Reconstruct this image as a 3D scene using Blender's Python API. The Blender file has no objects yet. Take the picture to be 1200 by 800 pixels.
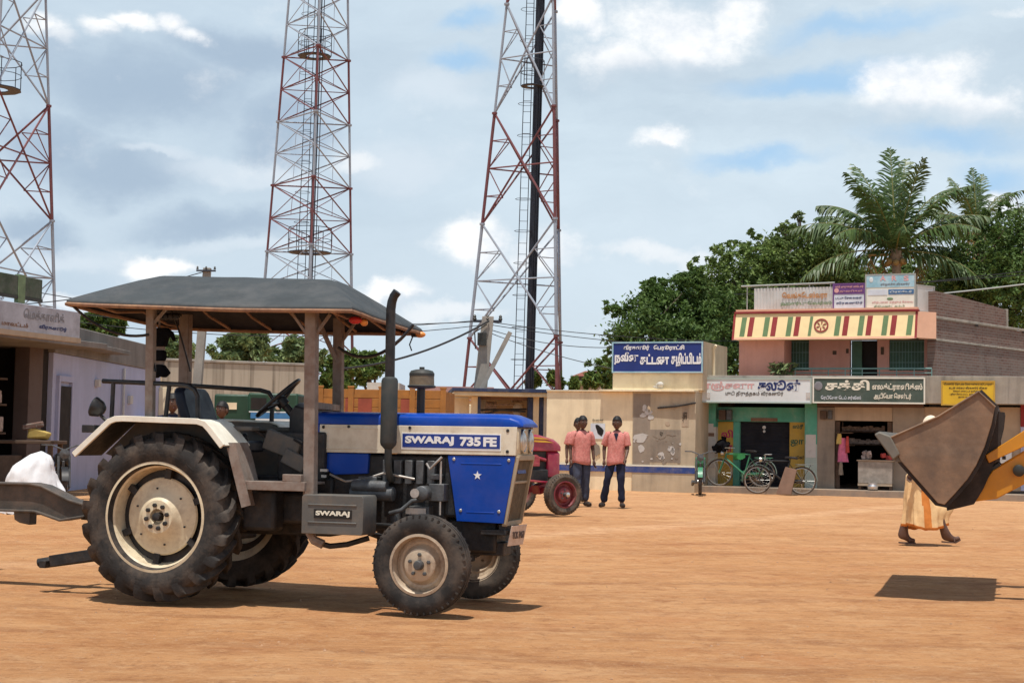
import bpy, bmesh, math, random
from mathutils import Vector as V, Matrix as M, noise as NZ
rad = math.radians; pi = math.pi; sin = math.sin; cos = math.cos
random.seed(7); rnd = random.uniform
sc = bpy.context.scene; col = sc.collection

# ---------------------------------------------------------------- camera geometry (used for laying out the plan)
FPX = 1800.0; HC = 1.3; ROLL = rad(1.0); PIT = math.atan(110/1800)
CR = V((1,0,0)); CF = V((0,cos(PIT),sin(PIT))); CU = V((0,-sin(PIT),cos(PIT)))
def ray(u,v):
    cx=(u-600)/FPX; cy=(400-v)/FPX
    return CR*(cx*cos(ROLL)-cy*sin(ROLL))+CU*(cx*sin(ROLL)+cy*cos(ROLL))+CF
def ground(u,v,z=0.0):
    d=ray(u,v); t=(z-HC)/d.z; return V((d.x*t,d.y*t,z))
def at(u,v,Y):
    d=ray(u,v); t=Y/d.y; return V((d.x*t,Y,HC+d.z*t))
class Frame:
    """a local plan: x along the front, y into depth; yaw turns the right end towards the viewer"""
    def __init__(s,org,yaw):
        s.o=V((org[0],org[1],0)); s.y=rad(yaw); s.c=cos(s.y); s.s=sin(s.y)
    def loc(s,u,v,b=0.0):
        d=ray(u,v); t=(b+s.o.x*s.s+s.o.y*s.c)/(d.x*s.s+d.y*s.c)
        X,Y,Z=d.x*t,d.y*t,HC+d.z*t
        return ((X-s.o.x)*s.c-(Y-s.o.y)*s.s, Z)
    def x(s,u,v=500,b=0.0): return s.loc(u,v,b)[0]
    def z(s,u,v,b=0.0): return s.loc(u,v,b)[1]
    def world(s,a,b,z): return V((s.o.x+a*s.c+b*s.s, s.o.y-a*s.s+b*s.c, z))

# ---------------------------------------------------------------- materials
def S(h):
    h=h.lstrip('#'); r=[int(h[i:i+2],16)/255 for i in (0,2,4)]
    return tuple(c/12.92 if c<=.04045 else ((c+.055)/1.055)**2.4 for c in r)
def lin(*c): return c
MATS={}
def mat(name,c,rough=.6,metal=0.0,var=.25,scale=5.0,bump=0.0,bscale=40.0,dirt=None,damt=.5,dscale=3.0,
        streak=None,samt=.5,sscale=(6,6,.7),spec=.4,coat=0.0,transl=0.0,rand=0.0,wave=None,alpha=1.0):
    m=bpy.data.materials.new(name); m.use_nodes=True; nt=m.node_tree; N=nt.nodes; L=nt.links
    b=N['Principled BSDF']; b.inputs['Roughness'].default_value=rough; b.inputs['Metallic'].default_value=metal
    b.inputs['Specular IOR Level'].default_value=spec; b.inputs['Coat Weight'].default_value=coat
    tc=N.new('ShaderNodeTexCoord'); O=tc.outputs['Object']
    def noise(s,det=6.0,ro=.6,vec=None):
        n=N.new('ShaderNodeTexNoise'); n.inputs['Scale'].default_value=s; n.inputs['Detail'].default_value=det
        n.inputs['Roughness'].default_value=ro; L.new(vec or O,n.inputs['Vector']); return n.outputs['Fac']
    def mix(fac,a,bb,mode='MIX'):
        n=N.new('ShaderNodeMix'); n.data_type='RGBA'; n.blend_type=mode
        for k,x in ((0,fac),(6,a),(7,bb)):
            if isinstance(x,(tuple,list)): n.inputs[k].default_value=(*x[:3],1)
            elif isinstance(x,float): n.inputs[k].default_value=x
            else: L.new(x,n.inputs[k])
        return n.outputs[2]
    def mr(x,a,bb,c0=0.0,d=1.0):
        n=N.new('ShaderNodeMapRange'); L.new(x,n.inputs[0])
        for k,q in ((1,a),(2,bb),(3,c0),(4,d)): n.inputs[k].default_value=q
        return n.outputs[0]
    lo=tuple(x*(1-var) for x in c); hi=tuple(min(1,x*(1+var)) for x in c)
    cc=mix(mr(noise(scale),.3,.7),lo,hi)
    if rand:
        g=N.new('ShaderNodeNewGeometry'); rr=g.outputs['Random Per Island']
        cc=mix(mr(rr,0,1,0,rand),cc,tuple(min(1,x*2.2) for x in (c[0]*1.25,c[1],c[2]*.8)))
    if streak:
        mp=N.new('ShaderNodeMapping'); mp.inputs['Scale'].default_value=sscale; L.new(O,mp.inputs['Vector'])
        cc=mix(mr(noise(1.0,8.0,.65,mp.outputs[0]),.48,.72,0,samt),cc,streak)
    if dirt:
        cc=mix(mr(noise(dscale,9.0,.7),.45,.7,0,damt),cc,dirt)
    L.new(cc,b.inputs['Base Color'])
    L.new(mr(noise(scale*2.3),.3,.7,max(.02,rough-.08),min(1,rough+.1)),b.inputs['Roughness'])
    if bump or wave:
        bp=N.new('ShaderNodeBump'); bp.inputs['Strength'].default_value=bump if bump else .3; bp.inputs['Distance'].default_value=.02
        L.new(noise(bscale,5.0,.6),bp.inputs['Height']); L.new(bp.outputs[0],b.inputs['Normal'])
    if transl:
        t=N.new('ShaderNodeBsdfTranslucent'); L.new(cc,t.inputs['Color']); ms=N.new('ShaderNodeMixShader'); ms.inputs[0].default_value=transl
        L.new(b.outputs[0],ms.inputs[1]); L.new(t.outputs[0],ms.inputs[2]); L.new(ms.outputs[0],N['Material Output'].inputs['Surface'])
    MATS[name]=m; return m
DUST=(.36,.22,.13)
mat('blue_paint',(.001,.050,.34),.38,var=.14,scale=3,dirt=DUST,damt=.06,dscale=5,spec=.28)
mat('cream_paint',(.72,.66,.53),.45,var=.08,streak=(.50,.40,.28),samt=.35,sscale=(5,5,1.2),dirt=(.40,.28,.17),damt=.45,dscale=7,bump=.03,bscale=18)
mat('fender_cream',(.82,.79,.68),.45,var=.05,dirt=(.45,.34,.22),damt=.3,dscale=7)
mat('rim_cream',(.70,.60,.42),.45,var=.1,dirt=(.30,.20,.12),damt=.55,dscale=9,bump=.05)
mat('rim_worn',(.50,.40,.29),.5,.1,var=.2,dirt=(.20,.12,.08),damt=.7,dscale=11,bump=.08)
mat('rubber',(.034,.032,.031),.82,var=.3,scale=9,dirt=(.17,.13,.10),damt=.65,dscale=4,bump=.15,bscale=60,spec=.2)
mat('rubber_dusty',(.07,.06,.052),.9,var=.25,scale=9,dirt=(.30,.21,.14),damt=.6,dscale=6,bump=.15,bscale=60,spec=.2)
mat('engine',(.022,.023,.025),.55,.15,var=.4,scale=14,dirt=(.11,.08,.06),damt=.45,dscale=8,bump=.2,bscale=40)
mat('engine_grey',(.10,.105,.11),.5,.3,var=.3,scale=14,dirt=(.05,.04,.035),damt=.6,dscale=9,bump=.15)
mat('metal_light',(.5,.48,.45),.4,.7,var=.2,dirt=(.15,.1,.07),damt=.5,dscale=20)
mat('toolbox_grey',(.105,.103,.096),.6,var=.15,dirt=(.24,.17,.115),damt=.5,dscale=7,bump=.05)
mat('black_paint',(.012,.012,.014),.4,var=.3,dirt=(.12,.09,.07),damt=.25,dscale=9)
mat('black_cloth',(.006,.006,.008),.9,var=.3,spec=.1)
mat('rust_post',(.25,.205,.175),.75,var=.2,scale=7,dirt=(.15,.07,.04),damt=.6,dscale=10,bump=.12,bscale=50)
mat('rust_rim',(.24,.13,.08),.8,var=.3,scale=12,dirt=(.42,.24,.12),damt=.6,dscale=14,bump=.2)
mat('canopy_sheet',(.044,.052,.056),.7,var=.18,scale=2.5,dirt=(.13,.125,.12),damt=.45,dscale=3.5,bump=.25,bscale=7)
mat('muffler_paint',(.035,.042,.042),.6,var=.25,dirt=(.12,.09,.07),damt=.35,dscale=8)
mat('canopy_under_shade',(.018,.016,.02),.9,var=.3)  # near-black: the shade beneath the canopy is put into this colour
mat('seat_vinyl',(.012,.016,.03),.45,var=.3)
mat('chrome',(.62,.61,.58),.3,.9,var=.05)
mat('lamp_glass',(.62,.62,.58),.22,.3,var=.1,spec=.8)
mat('amber',(.75,.28,.06),.3,var=.1); mat('red_lamp',(.5,.03,.03),.3,var=.1)
mat('white_letter',(.8,.8,.8),.5,var=.05); mat('cream_letter',(.75,.72,.60),.5,var=.05)
mat('label_blue',(.012,.04,.24),.4,var=.05); mat('label_black',(.01,.01,.01),.4,var=.05)
mat('plate_white',(.62,.50,.42),.5,var=.1,dirt=(.35,.22,.15),damt=.6,dscale=25); mat('plate_ink',(.12,.09,.08),.6,var=.1)
mat('grille_frame_paint',(.40,.32,.22),.55,var=.15,dirt=(.25,.17,.1),damt=.5,dscale=10)
mat('grille',(.19,.155,.11),.6,.2,var=.25,scale=20,dirt=(.33,.23,.14),damt=.4,dscale=12,bump=.2,bscale=90)
mat('drawbar_steel',(.085,.075,.065),.65,.2,var=.25,dirt=(.2,.13,.09),damt=.5,dscale=5,bump=.12)
mat('red_paint',(.34,.02,.055),.38,var=.14,dirt=DUST,damt=.35,dscale=5,coat=.2)
mat('red_rim',(.20,.028,.04),.55,var=.2,dirt=(.28,.17,.12),damt=.6,dscale=7)
mat('yellow_decal',(.72,.42,.05),.4,var=.05); mat('silver_decal',(.5,.5,.6),.4,var=.05)
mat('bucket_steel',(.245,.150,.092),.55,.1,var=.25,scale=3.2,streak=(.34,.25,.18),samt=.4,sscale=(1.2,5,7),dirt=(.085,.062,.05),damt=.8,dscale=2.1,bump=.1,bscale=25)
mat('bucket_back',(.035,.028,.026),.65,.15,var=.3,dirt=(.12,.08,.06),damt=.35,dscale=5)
mat('bucket_edge',(.16,.145,.12),.6,.0,var=.2,dirt=(.2,.15,.12),damt=.5,dscale=8)
mat('loader_yellow',(.66,.27,.012),.4,var=.1,dirt=(.35,.17,.05),damt=.3,dscale=4,coat=.2)
mat('hyd_dark',(.05,.05,.045),.4,.4,var=.2)
mat('skin_dark',(.11,.055,.036),.5,var=.12,scale=20)
mat('skin_face',(.075,.036,.024),.45,var=.12,scale=20)
mat('eye_white',(.6,.58,.55),.3,var=.02); mat('lip',(.10,.035,.03),.5,var=.05)
mat('hair',(.006,.005,.005),.6,var=.3)
mat('shirt_pink',(.58,.21,.185),.85,var=.2,scale=22,dirt=(.74,.42,.36),damt=.55,dscale=30,spec=.1,bump=.25,bscale=16)
mat('jeans',(.065,.078,.12),.9,var=.25,scale=9,dirt=(.09,.10,.14),damt=.5,dscale=6,spec=.1,bump=.2,bscale=25)
mat('jeans_dark',(.022,.026,.05),.9,var=.25,scale=9,spec=.1,bump=.2,bscale=25)
mat('shoe',(.03,.022,.018),.6,var=.3); mat('sandal',(.10,.06,.045),.7,var=.3)
mat('white_cloth',(.72,.73,.75),.85,var=.08,scale=8,spec=.1,bump=.3,bscale=9)
mat('robe_cream',(.82,.58,.31),.85,var=.13,scale=10,dirt=(.72,.36,.12),damt=.35,dscale=6,spec=.1,bump=.3,bscale=12)
mat('robe_orange',(.66,.24,.06),.85,var=.14,scale=12,spec=.1,bump=.3,bscale=12)
mat('head_cloth',(.80,.66,.50),.85,var=.06,spec=.1)
# setting
mat('plaster_cream',(.86,.73,.50),.85,var=.10,scale=1.2,streak=(.36,.27,.17),samt=.45,sscale=(2.2,2.2,.35),dirt=(.42,.32,.2),damt=.35,dscale=1.1,bump=.1,bscale=30)
mat('plaster_stained',(.47,.395,.285),.9,var=.16,scale=1.6,streak=(.20,.16,.12),samt=.5,sscale=(3,3,.4),dirt=(.52,.42,.28),damt=.5,dscale=1.4,bump=.12,bscale=26)
mat('plaster_grey',(.27,.225,.18),.9,var=.16,scale=1.4,streak=(.14,.12,.10),samt=.6,sscale=(3,3,.35),dirt=(.38,.33,.26),damt=.45,dscale=2,bump=.12,bscale=26)
mat('concrete_band',(.32,.29,.25),.9,var=.2,scale=1.5,streak=(.10,.09,.08),samt=.75,sscale=(3.4,3.4,.25),dirt=(.42,.38,.30),damt=.4,dscale=2.5,bump=.12,bscale=26)
mat('plinth',(.27,.22,.175),.9,var=.2,scale=2.5,dirt=(.38,.25,.15),damt=.6,dscale=2.5,bump=.15)
mat('blue_band',(.025,.06,.24),.7,var=.2,scale=3,dirt=(.4,.33,.22),damt=.35,dscale=4)
mat('navy_fascia',(.025,.04,.10),.7,var=.2,scale=3,dirt=(.3,.27,.2),damt=.25,dscale=4)
mat('sign_blue',(.015,.035,.19),.5,var=.12,scale=1.5)
mat('teal_paint',(.085,.34,.25),.8,var=.14,scale=2,streak=(.07,.20,.16),samt=.4,dirt=(.45,.5,.42),damt=.3,dscale=2.5)
mat('teal_pale',(.38,.47,.43),.85,var=.16,scale=3,dirt=(.25,.24,.2),damt=.5,dscale=3)
mat('white_wash',(.58,.55,.49),.85,var=.14,scale=2.5,dirt=(.28,.25,.2),damt=.45,dscale=3)
mat('yellow_panel',(.48,.30,.05),.7,var=.12,scale=3,dirt=(.3,.22,.08),damt=.35,dscale=4)
mat('shutter',(.045,.047,.06),.5,.3,var=.2,scale=3,dirt=(.10,.09,.085),damt=.4,dscale=4)
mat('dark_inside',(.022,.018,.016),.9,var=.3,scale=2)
mat('brown_beam',(.11,.065,.05),.8,var=.25)
mat('beige_wall',(.42,.33,.24),.9,var=.14,scale=1.6,streak=(.24,.19,.14),samt=.4,dirt=(.3,.24,.18),damt=.3,dscale=2,bump=.1)
mat('pink_wall',(.70,.36,.29),.85,var=.08,scale=1.4,streak=(.42,.19,.14),samt=.3,dirt=(.5,.24,.18),damt=.25,dscale=2)
mat('parapet_cream',(.80,.62,.33),.8,var=.07,scale=2,dirt=(.6,.42,.25),damt=.25,dscale=3)
mat('parapet_pink',(.74,.42,.28),.8,var=.08,scale=2,dirt=(.5,.3,.2),damt=.25,dscale=3)
mat('stripe_green',(.12,.19,.085),.8,var=.12); mat('stripe_maroon',(.25,.03,.03),.8,var=.12)
mat('door_green',(.06,.13,.085),.6,var=.15); mat('rail_teal',(.16,.27,.25),.6,var=.15)
mat('tin',(.60,.59,.57),.5,.25,var=.10,scale=2,dirt=(.36,.27,.2),damt=.35,dscale=3)
mat('sign_white',(.66,.70,.71),.5,var=.08,scale=2,dirt=(.45,.5,.5),damt=.35,dscale=2.5)
mat('sign_green',(.055,.085,.07),.6,var=.2,scale=2,dirt=(.16,.17,.14),damt=.5,dscale=2.5)
mat('sign_yellow',(.66,.43,.025),.5,var=.1,scale=2,dirt=(.45,.28,.04),damt=.3,dscale=3)
mat('sign_purple',(.14,.055,.20),.5,var=.15); mat('sign_pale',(.62,.66,.72),.5,var=.1,dirt=(.4,.45,.55),damt=.3)
mat('sign_sky',(.30,.52,.62),.5,var=.18,scale=3,dirt=(.6,.62,.62),damt=.6,dscale=3)
mat('sign_deep',(.06,.15,.30),.5,var=.2); mat('sign_cream',(.74,.73,.64),.5,var=.08)
mat('ink_red',(.42,.045,.06),.6,var=.1); mat('ink_faded_red',(.62,.36,.36),.6,var=.25,scale=7)
mat('ink_navy',(.015,.03,.13),.6,var=.1); mat('ink_dark',(.06,.045,.03),.7,var=.1)
mat('ink_grey',(.22,.22,.24),.7,var=.2); mat('ink_green',(.03,.10,.055),.6,var=.15); mat('ink_orange',(.48,.21,.06),.6,var=.3,scale=6)
mat('ink_leaf',(.16,.24,.13),.6,var=.3,scale=6); mat('ink_pink',(.68,.36,.36),.6,var=.1)
mat('ink_magenta',(.38,.02,.10),.6,var=.1)
mat('paper',(.55,.53,.50),.8,var=.2,scale=9,dirt=(.3,.3,.3),damt=.5,dscale=9)
mat('lavender',(.40,.425,.58),.9,var=.10,scale=1.1,streak=(.25,.26,.38),samt=.35,dirt=(.46,.46,.6),damt=.3,dscale=1.4,bump=.08)
mat('grey_roof',(.20,.185,.17),.9,var=.2,scale=1.5,streak=(.10,.095,.09),samt=.5)
mat('board_faded',(.42,.44,.50),.7,var=.2,scale=2,dirt=(.20,.19,.21),damt=.7,dscale=2.6)
mat('board_green',(.055,.085,.055),.7,var=.3,scale=3,dirt=(.2,.2,.2),damt=.5,dscale=4)
mat('pillar_brown',(.13,.095,.085),.85,var=.25,scale=3,dirt=(.07,.06,.055),damt=.5,dscale=3)
mat('wood_dark',(.10,.065,.045),.8,var=.3,scale=6); mat('wood_door',(.085,.055,.04),.7,var=.25,scale=5)
mat('wood_brown',(.19,.11,.075),.8,var=.2,scale=5,dirt=(.28,.19,.13),damt=.4)
mat('orange_wood',(.36,.15,.03),.6,var=.2,scale=4,dirt=(.25,.13,.05),damt=.4,dscale=5)
mat('truck_red',(.30,.07,.04),.6,var=.2); mat('truck_green',(.018,.055,.03),.5,var=.2); mat('truck_blue',(.05,.18,.38),.5,var=.15)
mat('pole_concrete',(.34,.31,.27),.85,var=.15,scale=3,dirt=(.2,.18,.16),damt=.4,dscale=5)
mat('wire',(.03,.03,.032),.6,var=.1); mat('wire_pale',(.34,.35,.33),.6,var=.1)
mat('tower_red',(.155,.05,.056),.6,var=.2,scale=2,dirt=(.30,.14,.12),damt=.3); mat('tower_white',(.30,.34,.40),.6,var=.12,scale=2,dirt=(.26,.26,.28),damt=.35)
mat('tower_dark',(.035,.04,.055),.6,.2,var=.2); mat('cable_black',(.012,.016,.028),.6,var=.3)
mat('compound_wall',(.44,.39,.31),.9,var=.12,scale=1,streak=(.12,.10,.075),samt=.9,sscale=(6,6,.16),dirt=(.3,.26,.2),damt=.3,dscale=2,bump=.1)
mat('bike_green',(.05,.22,.12),.4,var=.15); mat('bike_black',(.02,.02,.022),.4,var=.2); mat('bike_chrome',(.55,.55,.53),.3,.8,var=.1)
mat('bike_green_cloth',(.03,.20,.06),.8,var=.3); mat('bike_mudguard',(.26,.34,.30),.45,.3,var=.15)
mat('counter_grey',(.30,.27,.235),.8,var=.25,scale=5,dirt=(.16,.14,.12),damt=.5,dscale=6)
mat('cloth_pink',(.62,.17,.30),.85,var=.2,scale=12); mat('cloth_yellow',(.55,.40,.12),.85,var=.2); mat('goods_red',(.45,.06,.05),.6,var=.3,scale=9)
mat('goods_mixed',(.4,.32,.28),.6,var=.6,scale=14); mat('steel_pot',(.6,.6,.6),.3,.8,var=.1)
mat('house_pale',(.50,.42,.36),.9,var=.1); mat('roof_red',(.24,.075,.05),.9,var=.2,scale=3); mat('shed_roof',(.42,.25,.22),.7,var=.15,scale=2)
mat('leaf_dark',(.070,.130,.036),.55,var=.45,scale=.55,transl=.28,rand=.55,spec=.35)
mat('leaf_mid',(.10,.165,.048),.55,var=.45,scale=.6,transl=.28,rand=.55,spec=.35)
mat('leaf_pale',(.13,.19,.085),.55,var=.3,scale=.7,transl=.28,rand=.5,spec=.35)
mat('palm_leaf',(.052,.098,.03),.45,var=.3,scale=.8,transl=.2,rand=.45,spec=.5)
mat('palm_rib',(.20,.19,.06),.6,var=.25); mat('palm_dry',(.34,.23,.09),.8,var=.25,transl=.15)
mat('bark',(.12,.09,.065),.9,var=.3,scale=6,bump=.4,bscale=12); mat('palm_trunk',(.26,.20,.14),.9,var=.3,scale=9,bump=.4,bscale=14)
mat('stone',(.44,.26,.15),.9,var=.35,scale=3)
def brick_mat():
    m=mat('brick_wall',(.2,.1,.07),.9,bump=.2,bscale=30); nt=m.node_tree; N=nt.nodes; L=nt.links; b=N['Principled BSDF']
    src=b.inputs['Base Color'].links[0].from_socket
    tc=N.new('ShaderNodeTexCoord'); mp=N.new('ShaderNodeMapping'); mp.inputs['Rotation'].default_value=(rad(90),0,0)
    L.new(tc.outputs['Object'],mp.inputs[0])
    br=N.new('ShaderNodeTexBrick'); br.inputs['Scale'].default_value=1.0; br.inputs['Brick Width'].default_value=.23; br.inputs['Row Height'].default_value=.075
    br.inputs['Mortar Size'].default_value=.009; br.inputs['Color1'].default_value=(.13,.066,.052,1); br.inputs['Color2'].default_value=(.20,.115,.092,1); br.inputs['Mortar'].default_value=(.22,.19,.165,1)
    L.new(mp.outputs[0],br.inputs['Vector'])
    n=N.new('ShaderNodeTexNoise'); n.inputs['Scale'].default_value=1.6; n.inputs['Detail'].default_value=9; n.inputs['Roughness'].default_value=.75; L.new(tc.outputs['Object'],n.inputs['Vector'])
    r=N.new('ShaderNodeMapRange'); r.inputs[1].default_value=.42; r.inputs[2].default_value=.68; r.inputs[4].default_value=.75; L.new(n.outputs['Fac'],r.inputs[0])
    mx=N.new('ShaderNodeMix'); mx.data_type='RGBA'; L.new(r.outputs[0],mx.inputs[0]); L.new(br.outputs['Color'],mx.inputs[6]); mx.inputs[7].default_value=(.20,.17,.145,1)
    L.new(mx.outputs[2],b.inputs['Base Color'])
brick_mat()

# ---------------------------------------------------------------- mesh helpers
class MB:
    def __init__(s): s.v=[]; s.f=[]; s.m=[]; s.mi=0
    def add(s,vs,fs,T=None):
        o=len(s.v)
        s.v+=[tuple(T@V(p)) for p in vs] if T is not None else [tuple(p) for p in vs]
        s.f+=[tuple(i+o for i in f) for f in fs]; s.m+=[s.mi]*len(fs); return s
    def box(s,x0,x1,y0,y1,z0,z1,T=None):
        return s.add([(x0,y0,z0),(x1,y0,z0),(x1,y1,z0),(x0,y1,z0),(x0,y0,z1),(x1,y0,z1),(x1,y1,z1),(x0,y1,z1)],
            [(0,3,2,1),(4,5,6,7),(0,1,5,4),(1,2,6,5),(2,3,7,6),(3,0,4,7)],T)
    def boxc(s,c,d,rot=(0,0,0)):
        T=M.Translation(c)@M.Rotation(rot[2],4,'Z')@M.Rotation(rot[1],4,'Y')@M.Rotation(rot[0],4,'X')
        return s.box(-d[0]/2,d[0]/2,-d[1]/2,d[1]/2,-d[2]/2,d[2]/2,T)
    def bar(s,p0,p1,w,h=None,up=(0,0,1)):
        p0=V(p0);p1=V(p1);h=h or w;d=p1-p0;L=d.length
        if L<1e-6: return s
        d/=L;upv=V(up)
        if abs(d.dot(upv))>.98: upv=V((0,1,0))
        x=d.cross(upv).normalized();z=x.cross(d)
        vs=[]
        for q in (p0,p1):
            for a,b in ((-1,-1),(1,-1),(1,1),(-1,1)): vs.append(q+x*(a*w/2)+z*(b*h/2))
        return s.add(vs,[(0,1,2,3),(7,6,5,4),(0,4,5,1),(1,5,6,2),(2,6,7,3),(3,7,4,0)])
    def tube(s,pts,r,n=8,closed=False,caps=True):
        P=[V(p) for p in pts];k=len(P);R=r if isinstance(r,(list,tuple)) else [r]*k
        t0=None;vs=[];x=None
        for i,p in enumerate(P):
            if closed: t=(P[(i+1)%k]-P[i-1]).normalized()
            else: t=(P[min(i+1,k-1)]-P[max(i-1,0)]).normalized()
            if x is None:
                x=t.orthogonal().normalized()
            else:
                x=(x-t*x.dot(t)); x=x.normalized() if x.length>1e-6 else t.orthogonal().normalized()
            y=t.cross(x)
            for j in range(n):
                a=2*pi*j/n; vs.append(p+x*(cos(a)*R[i])+y*(sin(a)*R[i]))
        fs=[]
        for i in range(k if closed else k-1):
            i2=(i+1)%k
            for j in range(n):
                j2=(j+1)%n; fs.append((i*n+j,i*n+j2,i2*n+j2,i2*n+j))
        if caps and not closed: fs+=[tuple(range(n-1,-1,-1)),tuple((k-1)*n+j for j in range(n))]
        return s.add(vs,fs)
    def lathe(s,prof,n=32,T=None,caps=True):
        """profile (radius, height) turned about local Z"""
        vs=[];fs=[];k=len(prof)
        for r,h in prof:
            for j in range(n):
                a=2*pi*j/n; vs.append((cos(a)*r,sin(a)*r,h))
        for i in range(k-1):
            for j in range(n):
                j2=(j+1)%n; fs.append((i*n+j,i*n+j2,(i+1)*n+j2,(i+1)*n+j))
        if caps:
            if prof[0][0]>0: fs.append(tuple(range(n-1,-1,-1)))
            if prof[-1][0]>0: fs.append(tuple((k-1)*n+j for j in range(n)))
        return s.add(vs,fs,T)
    def prism(s,poly,y0,y1,T=None):
        """polygon of (x,z) extruded along y"""
        n=len(poly)
        vs=[(x,y0,z) for x,z in poly]+[(x,y1,z) for x,z in poly]
        fs=[tuple(range(n)),tuple(range(2*n-1,n-1,-1))]+[(i,i+n,(i+1)%n+n,(i+1)%n) for i in range(n)]
        return s.add(vs,fs,T)
    def strip(s,pts,y0,y1,th,T=None):
        """open polyline of (x,z) extruded along y as a sheet of thickness th"""
        n=len(pts);out=[]
        for i,(x,z) in enumerate(pts):
            a=pts[max(i-1,0)];b=pts[min(i+1,n-1)];dx,dz=b[0]-a[0],b[1]-a[1];l=math.hypot(dx,dz) or 1
            out.append((x+dz/l*th,z-dx/l*th))
        vs=[];fs=[]
        for (x,z),(x2,z2) in zip(pts,out): vs+=[(x,y0,z),(x,y1,z),(x2,y0,z2),(x2,y1,z2)]
        for i in range(n-1):
            a=4*i;b=a+4
            fs+=[(a,a+1,b+1,b),(a+2,b+2,b+3,a+3),(a,b,b+2,a+2),(a+1,a+3,b+3,b+1)]
        fs+=[(0,2,3,1),(4*n-4,4*n-3,4*n-1,4*n-2)]
        return s.add(vs,fs,T)
    def sphere(s,c,r,n=12,m=8,T=None):
        if not isinstance(r,(tuple,list)): r=(r,r,r)
        vs=[(c[0],c[1],c[2]-r[2])];fs=[]
        for i in range(1,m):
            a=-pi/2+pi*i/m
            for j in range(n):
                b=2*pi*j/n; vs.append((c[0]+r[0]*cos(a)*cos(b),c[1]+r[1]*cos(a)*sin(b),c[2]+r[2]*sin(a)))
        vs.append((c[0],c[1],c[2]+r[2]));k=len(vs)-1
        for j in range(n):
            j2=(j+1)%n; fs.append((0,1+j2,1+j)); fs.append((k,1+(m-2)*n+j,1+(m-2)*n+j2))
            for i in range(m-2): fs.append((1+i*n+j,1+i*n+j2,1+(i+1)*n+j2,1+(i+1)*n+j))
        return s.add(vs,fs,T)
    def loft(s,rings,caps=True,closed=True):
        n=len(rings[0]);vs=[p for r in rings for p in r];fs=[]
        for i in range(len(rings)-1):
            for j in range(n if closed else n-1):
                j2=(j+1)%n; fs.append((i*n+j,i*n+j2,(i+1)*n+j2,(i+1)*n+j))
        if caps and closed: fs+=[tuple(range(n-1,-1,-1)),tuple((len(rings)-1)*n+j for j in range(n))]
        return s.add(vs,fs)
    def build(s,name,mats,parent=None,ang=35,bev=0.0,recalc=True,loc=None):
        me=bpy.data.meshes.new(name); me.from_pydata(s.v,[],s.f)
        for mm in (mats if isinstance(mats,(list,tuple)) else [mats]): me.materials.append(MATS[mm])
        me.polygons.foreach_set('material_index',s.m)
        if recalc:
            bm=bmesh.new(); bm.from_mesh(me); bmesh.ops.recalc_face_normals(bm,faces=bm.faces); bm.to_mesh(me); bm.free()
        if ang:
            me.polygons.foreach_set('use_smooth',[True]*len(me.polygons)); me.set_sharp_from_angle(angle=rad(ang))
        me.update()
        o=bpy.data.objects.new(name,me); col.objects.link(o)
        if parent: o.parent=parent
        if loc is not None: o.location=loc
        if bev:
            b=o.modifiers.new('bev','BEVEL'); b.width=bev; b.segments=2; b.limit_method='ANGLE'; b.angle_limit=rad(40)
        return o
def TY(x,y,z,flip=1):
    """lathe axis turned to +-y at a place"""
    return M.Translation((x,y,z))@M.Rotation(rad(90)*flip,4,'X')
def thing(name,label,cat,loc=(0,0,0),yaw=0.0,group=None):
    o=bpy.data.objects.new(name,None); col.objects.link(o); o.location=loc; o.rotation_euler=(0,0,-rad(yaw)); o.empty_display_size=.2
    o['label']=label; o['category']=cat
    if group: o['group']=group
    return o
def tag(o,label,cat,group=None):
    o['label']=label; o['category']=cat
    if group: o['group']=group
    return o
def sub(name,parent,loc=(0,0,0),rotz=0.0):
    o=bpy.data.objects.new(name,None); col.objects.link(o); o.parent=parent; o.location=loc; o.rotation_euler=(0,0,rotz); o.empty_display_size=.1; return o
def copy_tree(o,parent=None):
    c=o.copy(); col.objects.link(c); c.parent=parent if parent else o.parent
    for ch in list(o.children): copy_tree(ch,c)
    return c
PRE='\u0bc6\u0bc7\u0bc8'
def ta(s):
    out=[]
    for ch in s:
        if ch=='\u0bca': out.insert(len(out)-1,'\u0bc6'); out.append('\u0bbe')
        elif ch=='\u0bcb': out.insert(len(out)-1,'\u0bc7'); out.append('\u0bbe')
        elif ch in PRE: out.insert(len(out)-1,ch)
        else: out.append(ch)
    return ''.join(out)
def text(name,s,x,y,z,width,height,material,parent,bold=0.0,align='C',yrot=0.0,rot=None,extr=.002):
    """lettering as a mesh, standing in the x-z plane and facing -y, fitted to width x height"""
    cu=bpy.data.curves.new(name,'FONT'); cu.body=ta(s); cu.offset=bold; cu.extrude=.01; cu.resolution_u=4
    t=bpy.data.objects.new(name,cu); col.objects.link(t)
    dg=bpy.context.evaluated_depsgraph_get(); me=bpy.data.meshes.new_from_object(t.evaluated_get(dg)); bpy.data.objects.remove(t)
    vs=[v.co.copy() for v in me.vertices]
    if not vs: return None
    x0=min(v.x for v in vs);x1=max(v.x for v in vs);y0=min(v.y for v in vs);y1=max(v.y for v in vs)
    sx=width/(x1-x0);sy=height/(y1-y0) if height else sx
    ox={'C':(x0+x1)/2,'L':x0,'R':x1}[align]
    for v in me.vertices: v.co=V(((v.co.x-ox)*sx,(v.co.y-(y0+y1)/2)*sy,v.co.z*extr/.01))
    me.materials.clear(); me.materials.append(MATS[material]); me.update(); me.name=name
    o=bpy.data.objects.new(name,me); col.objects.link(o); o.parent=parent; o.location=(x,y,z); o.rotation_euler=rot if rot else (rad(90),yrot,0)
    return o
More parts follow.
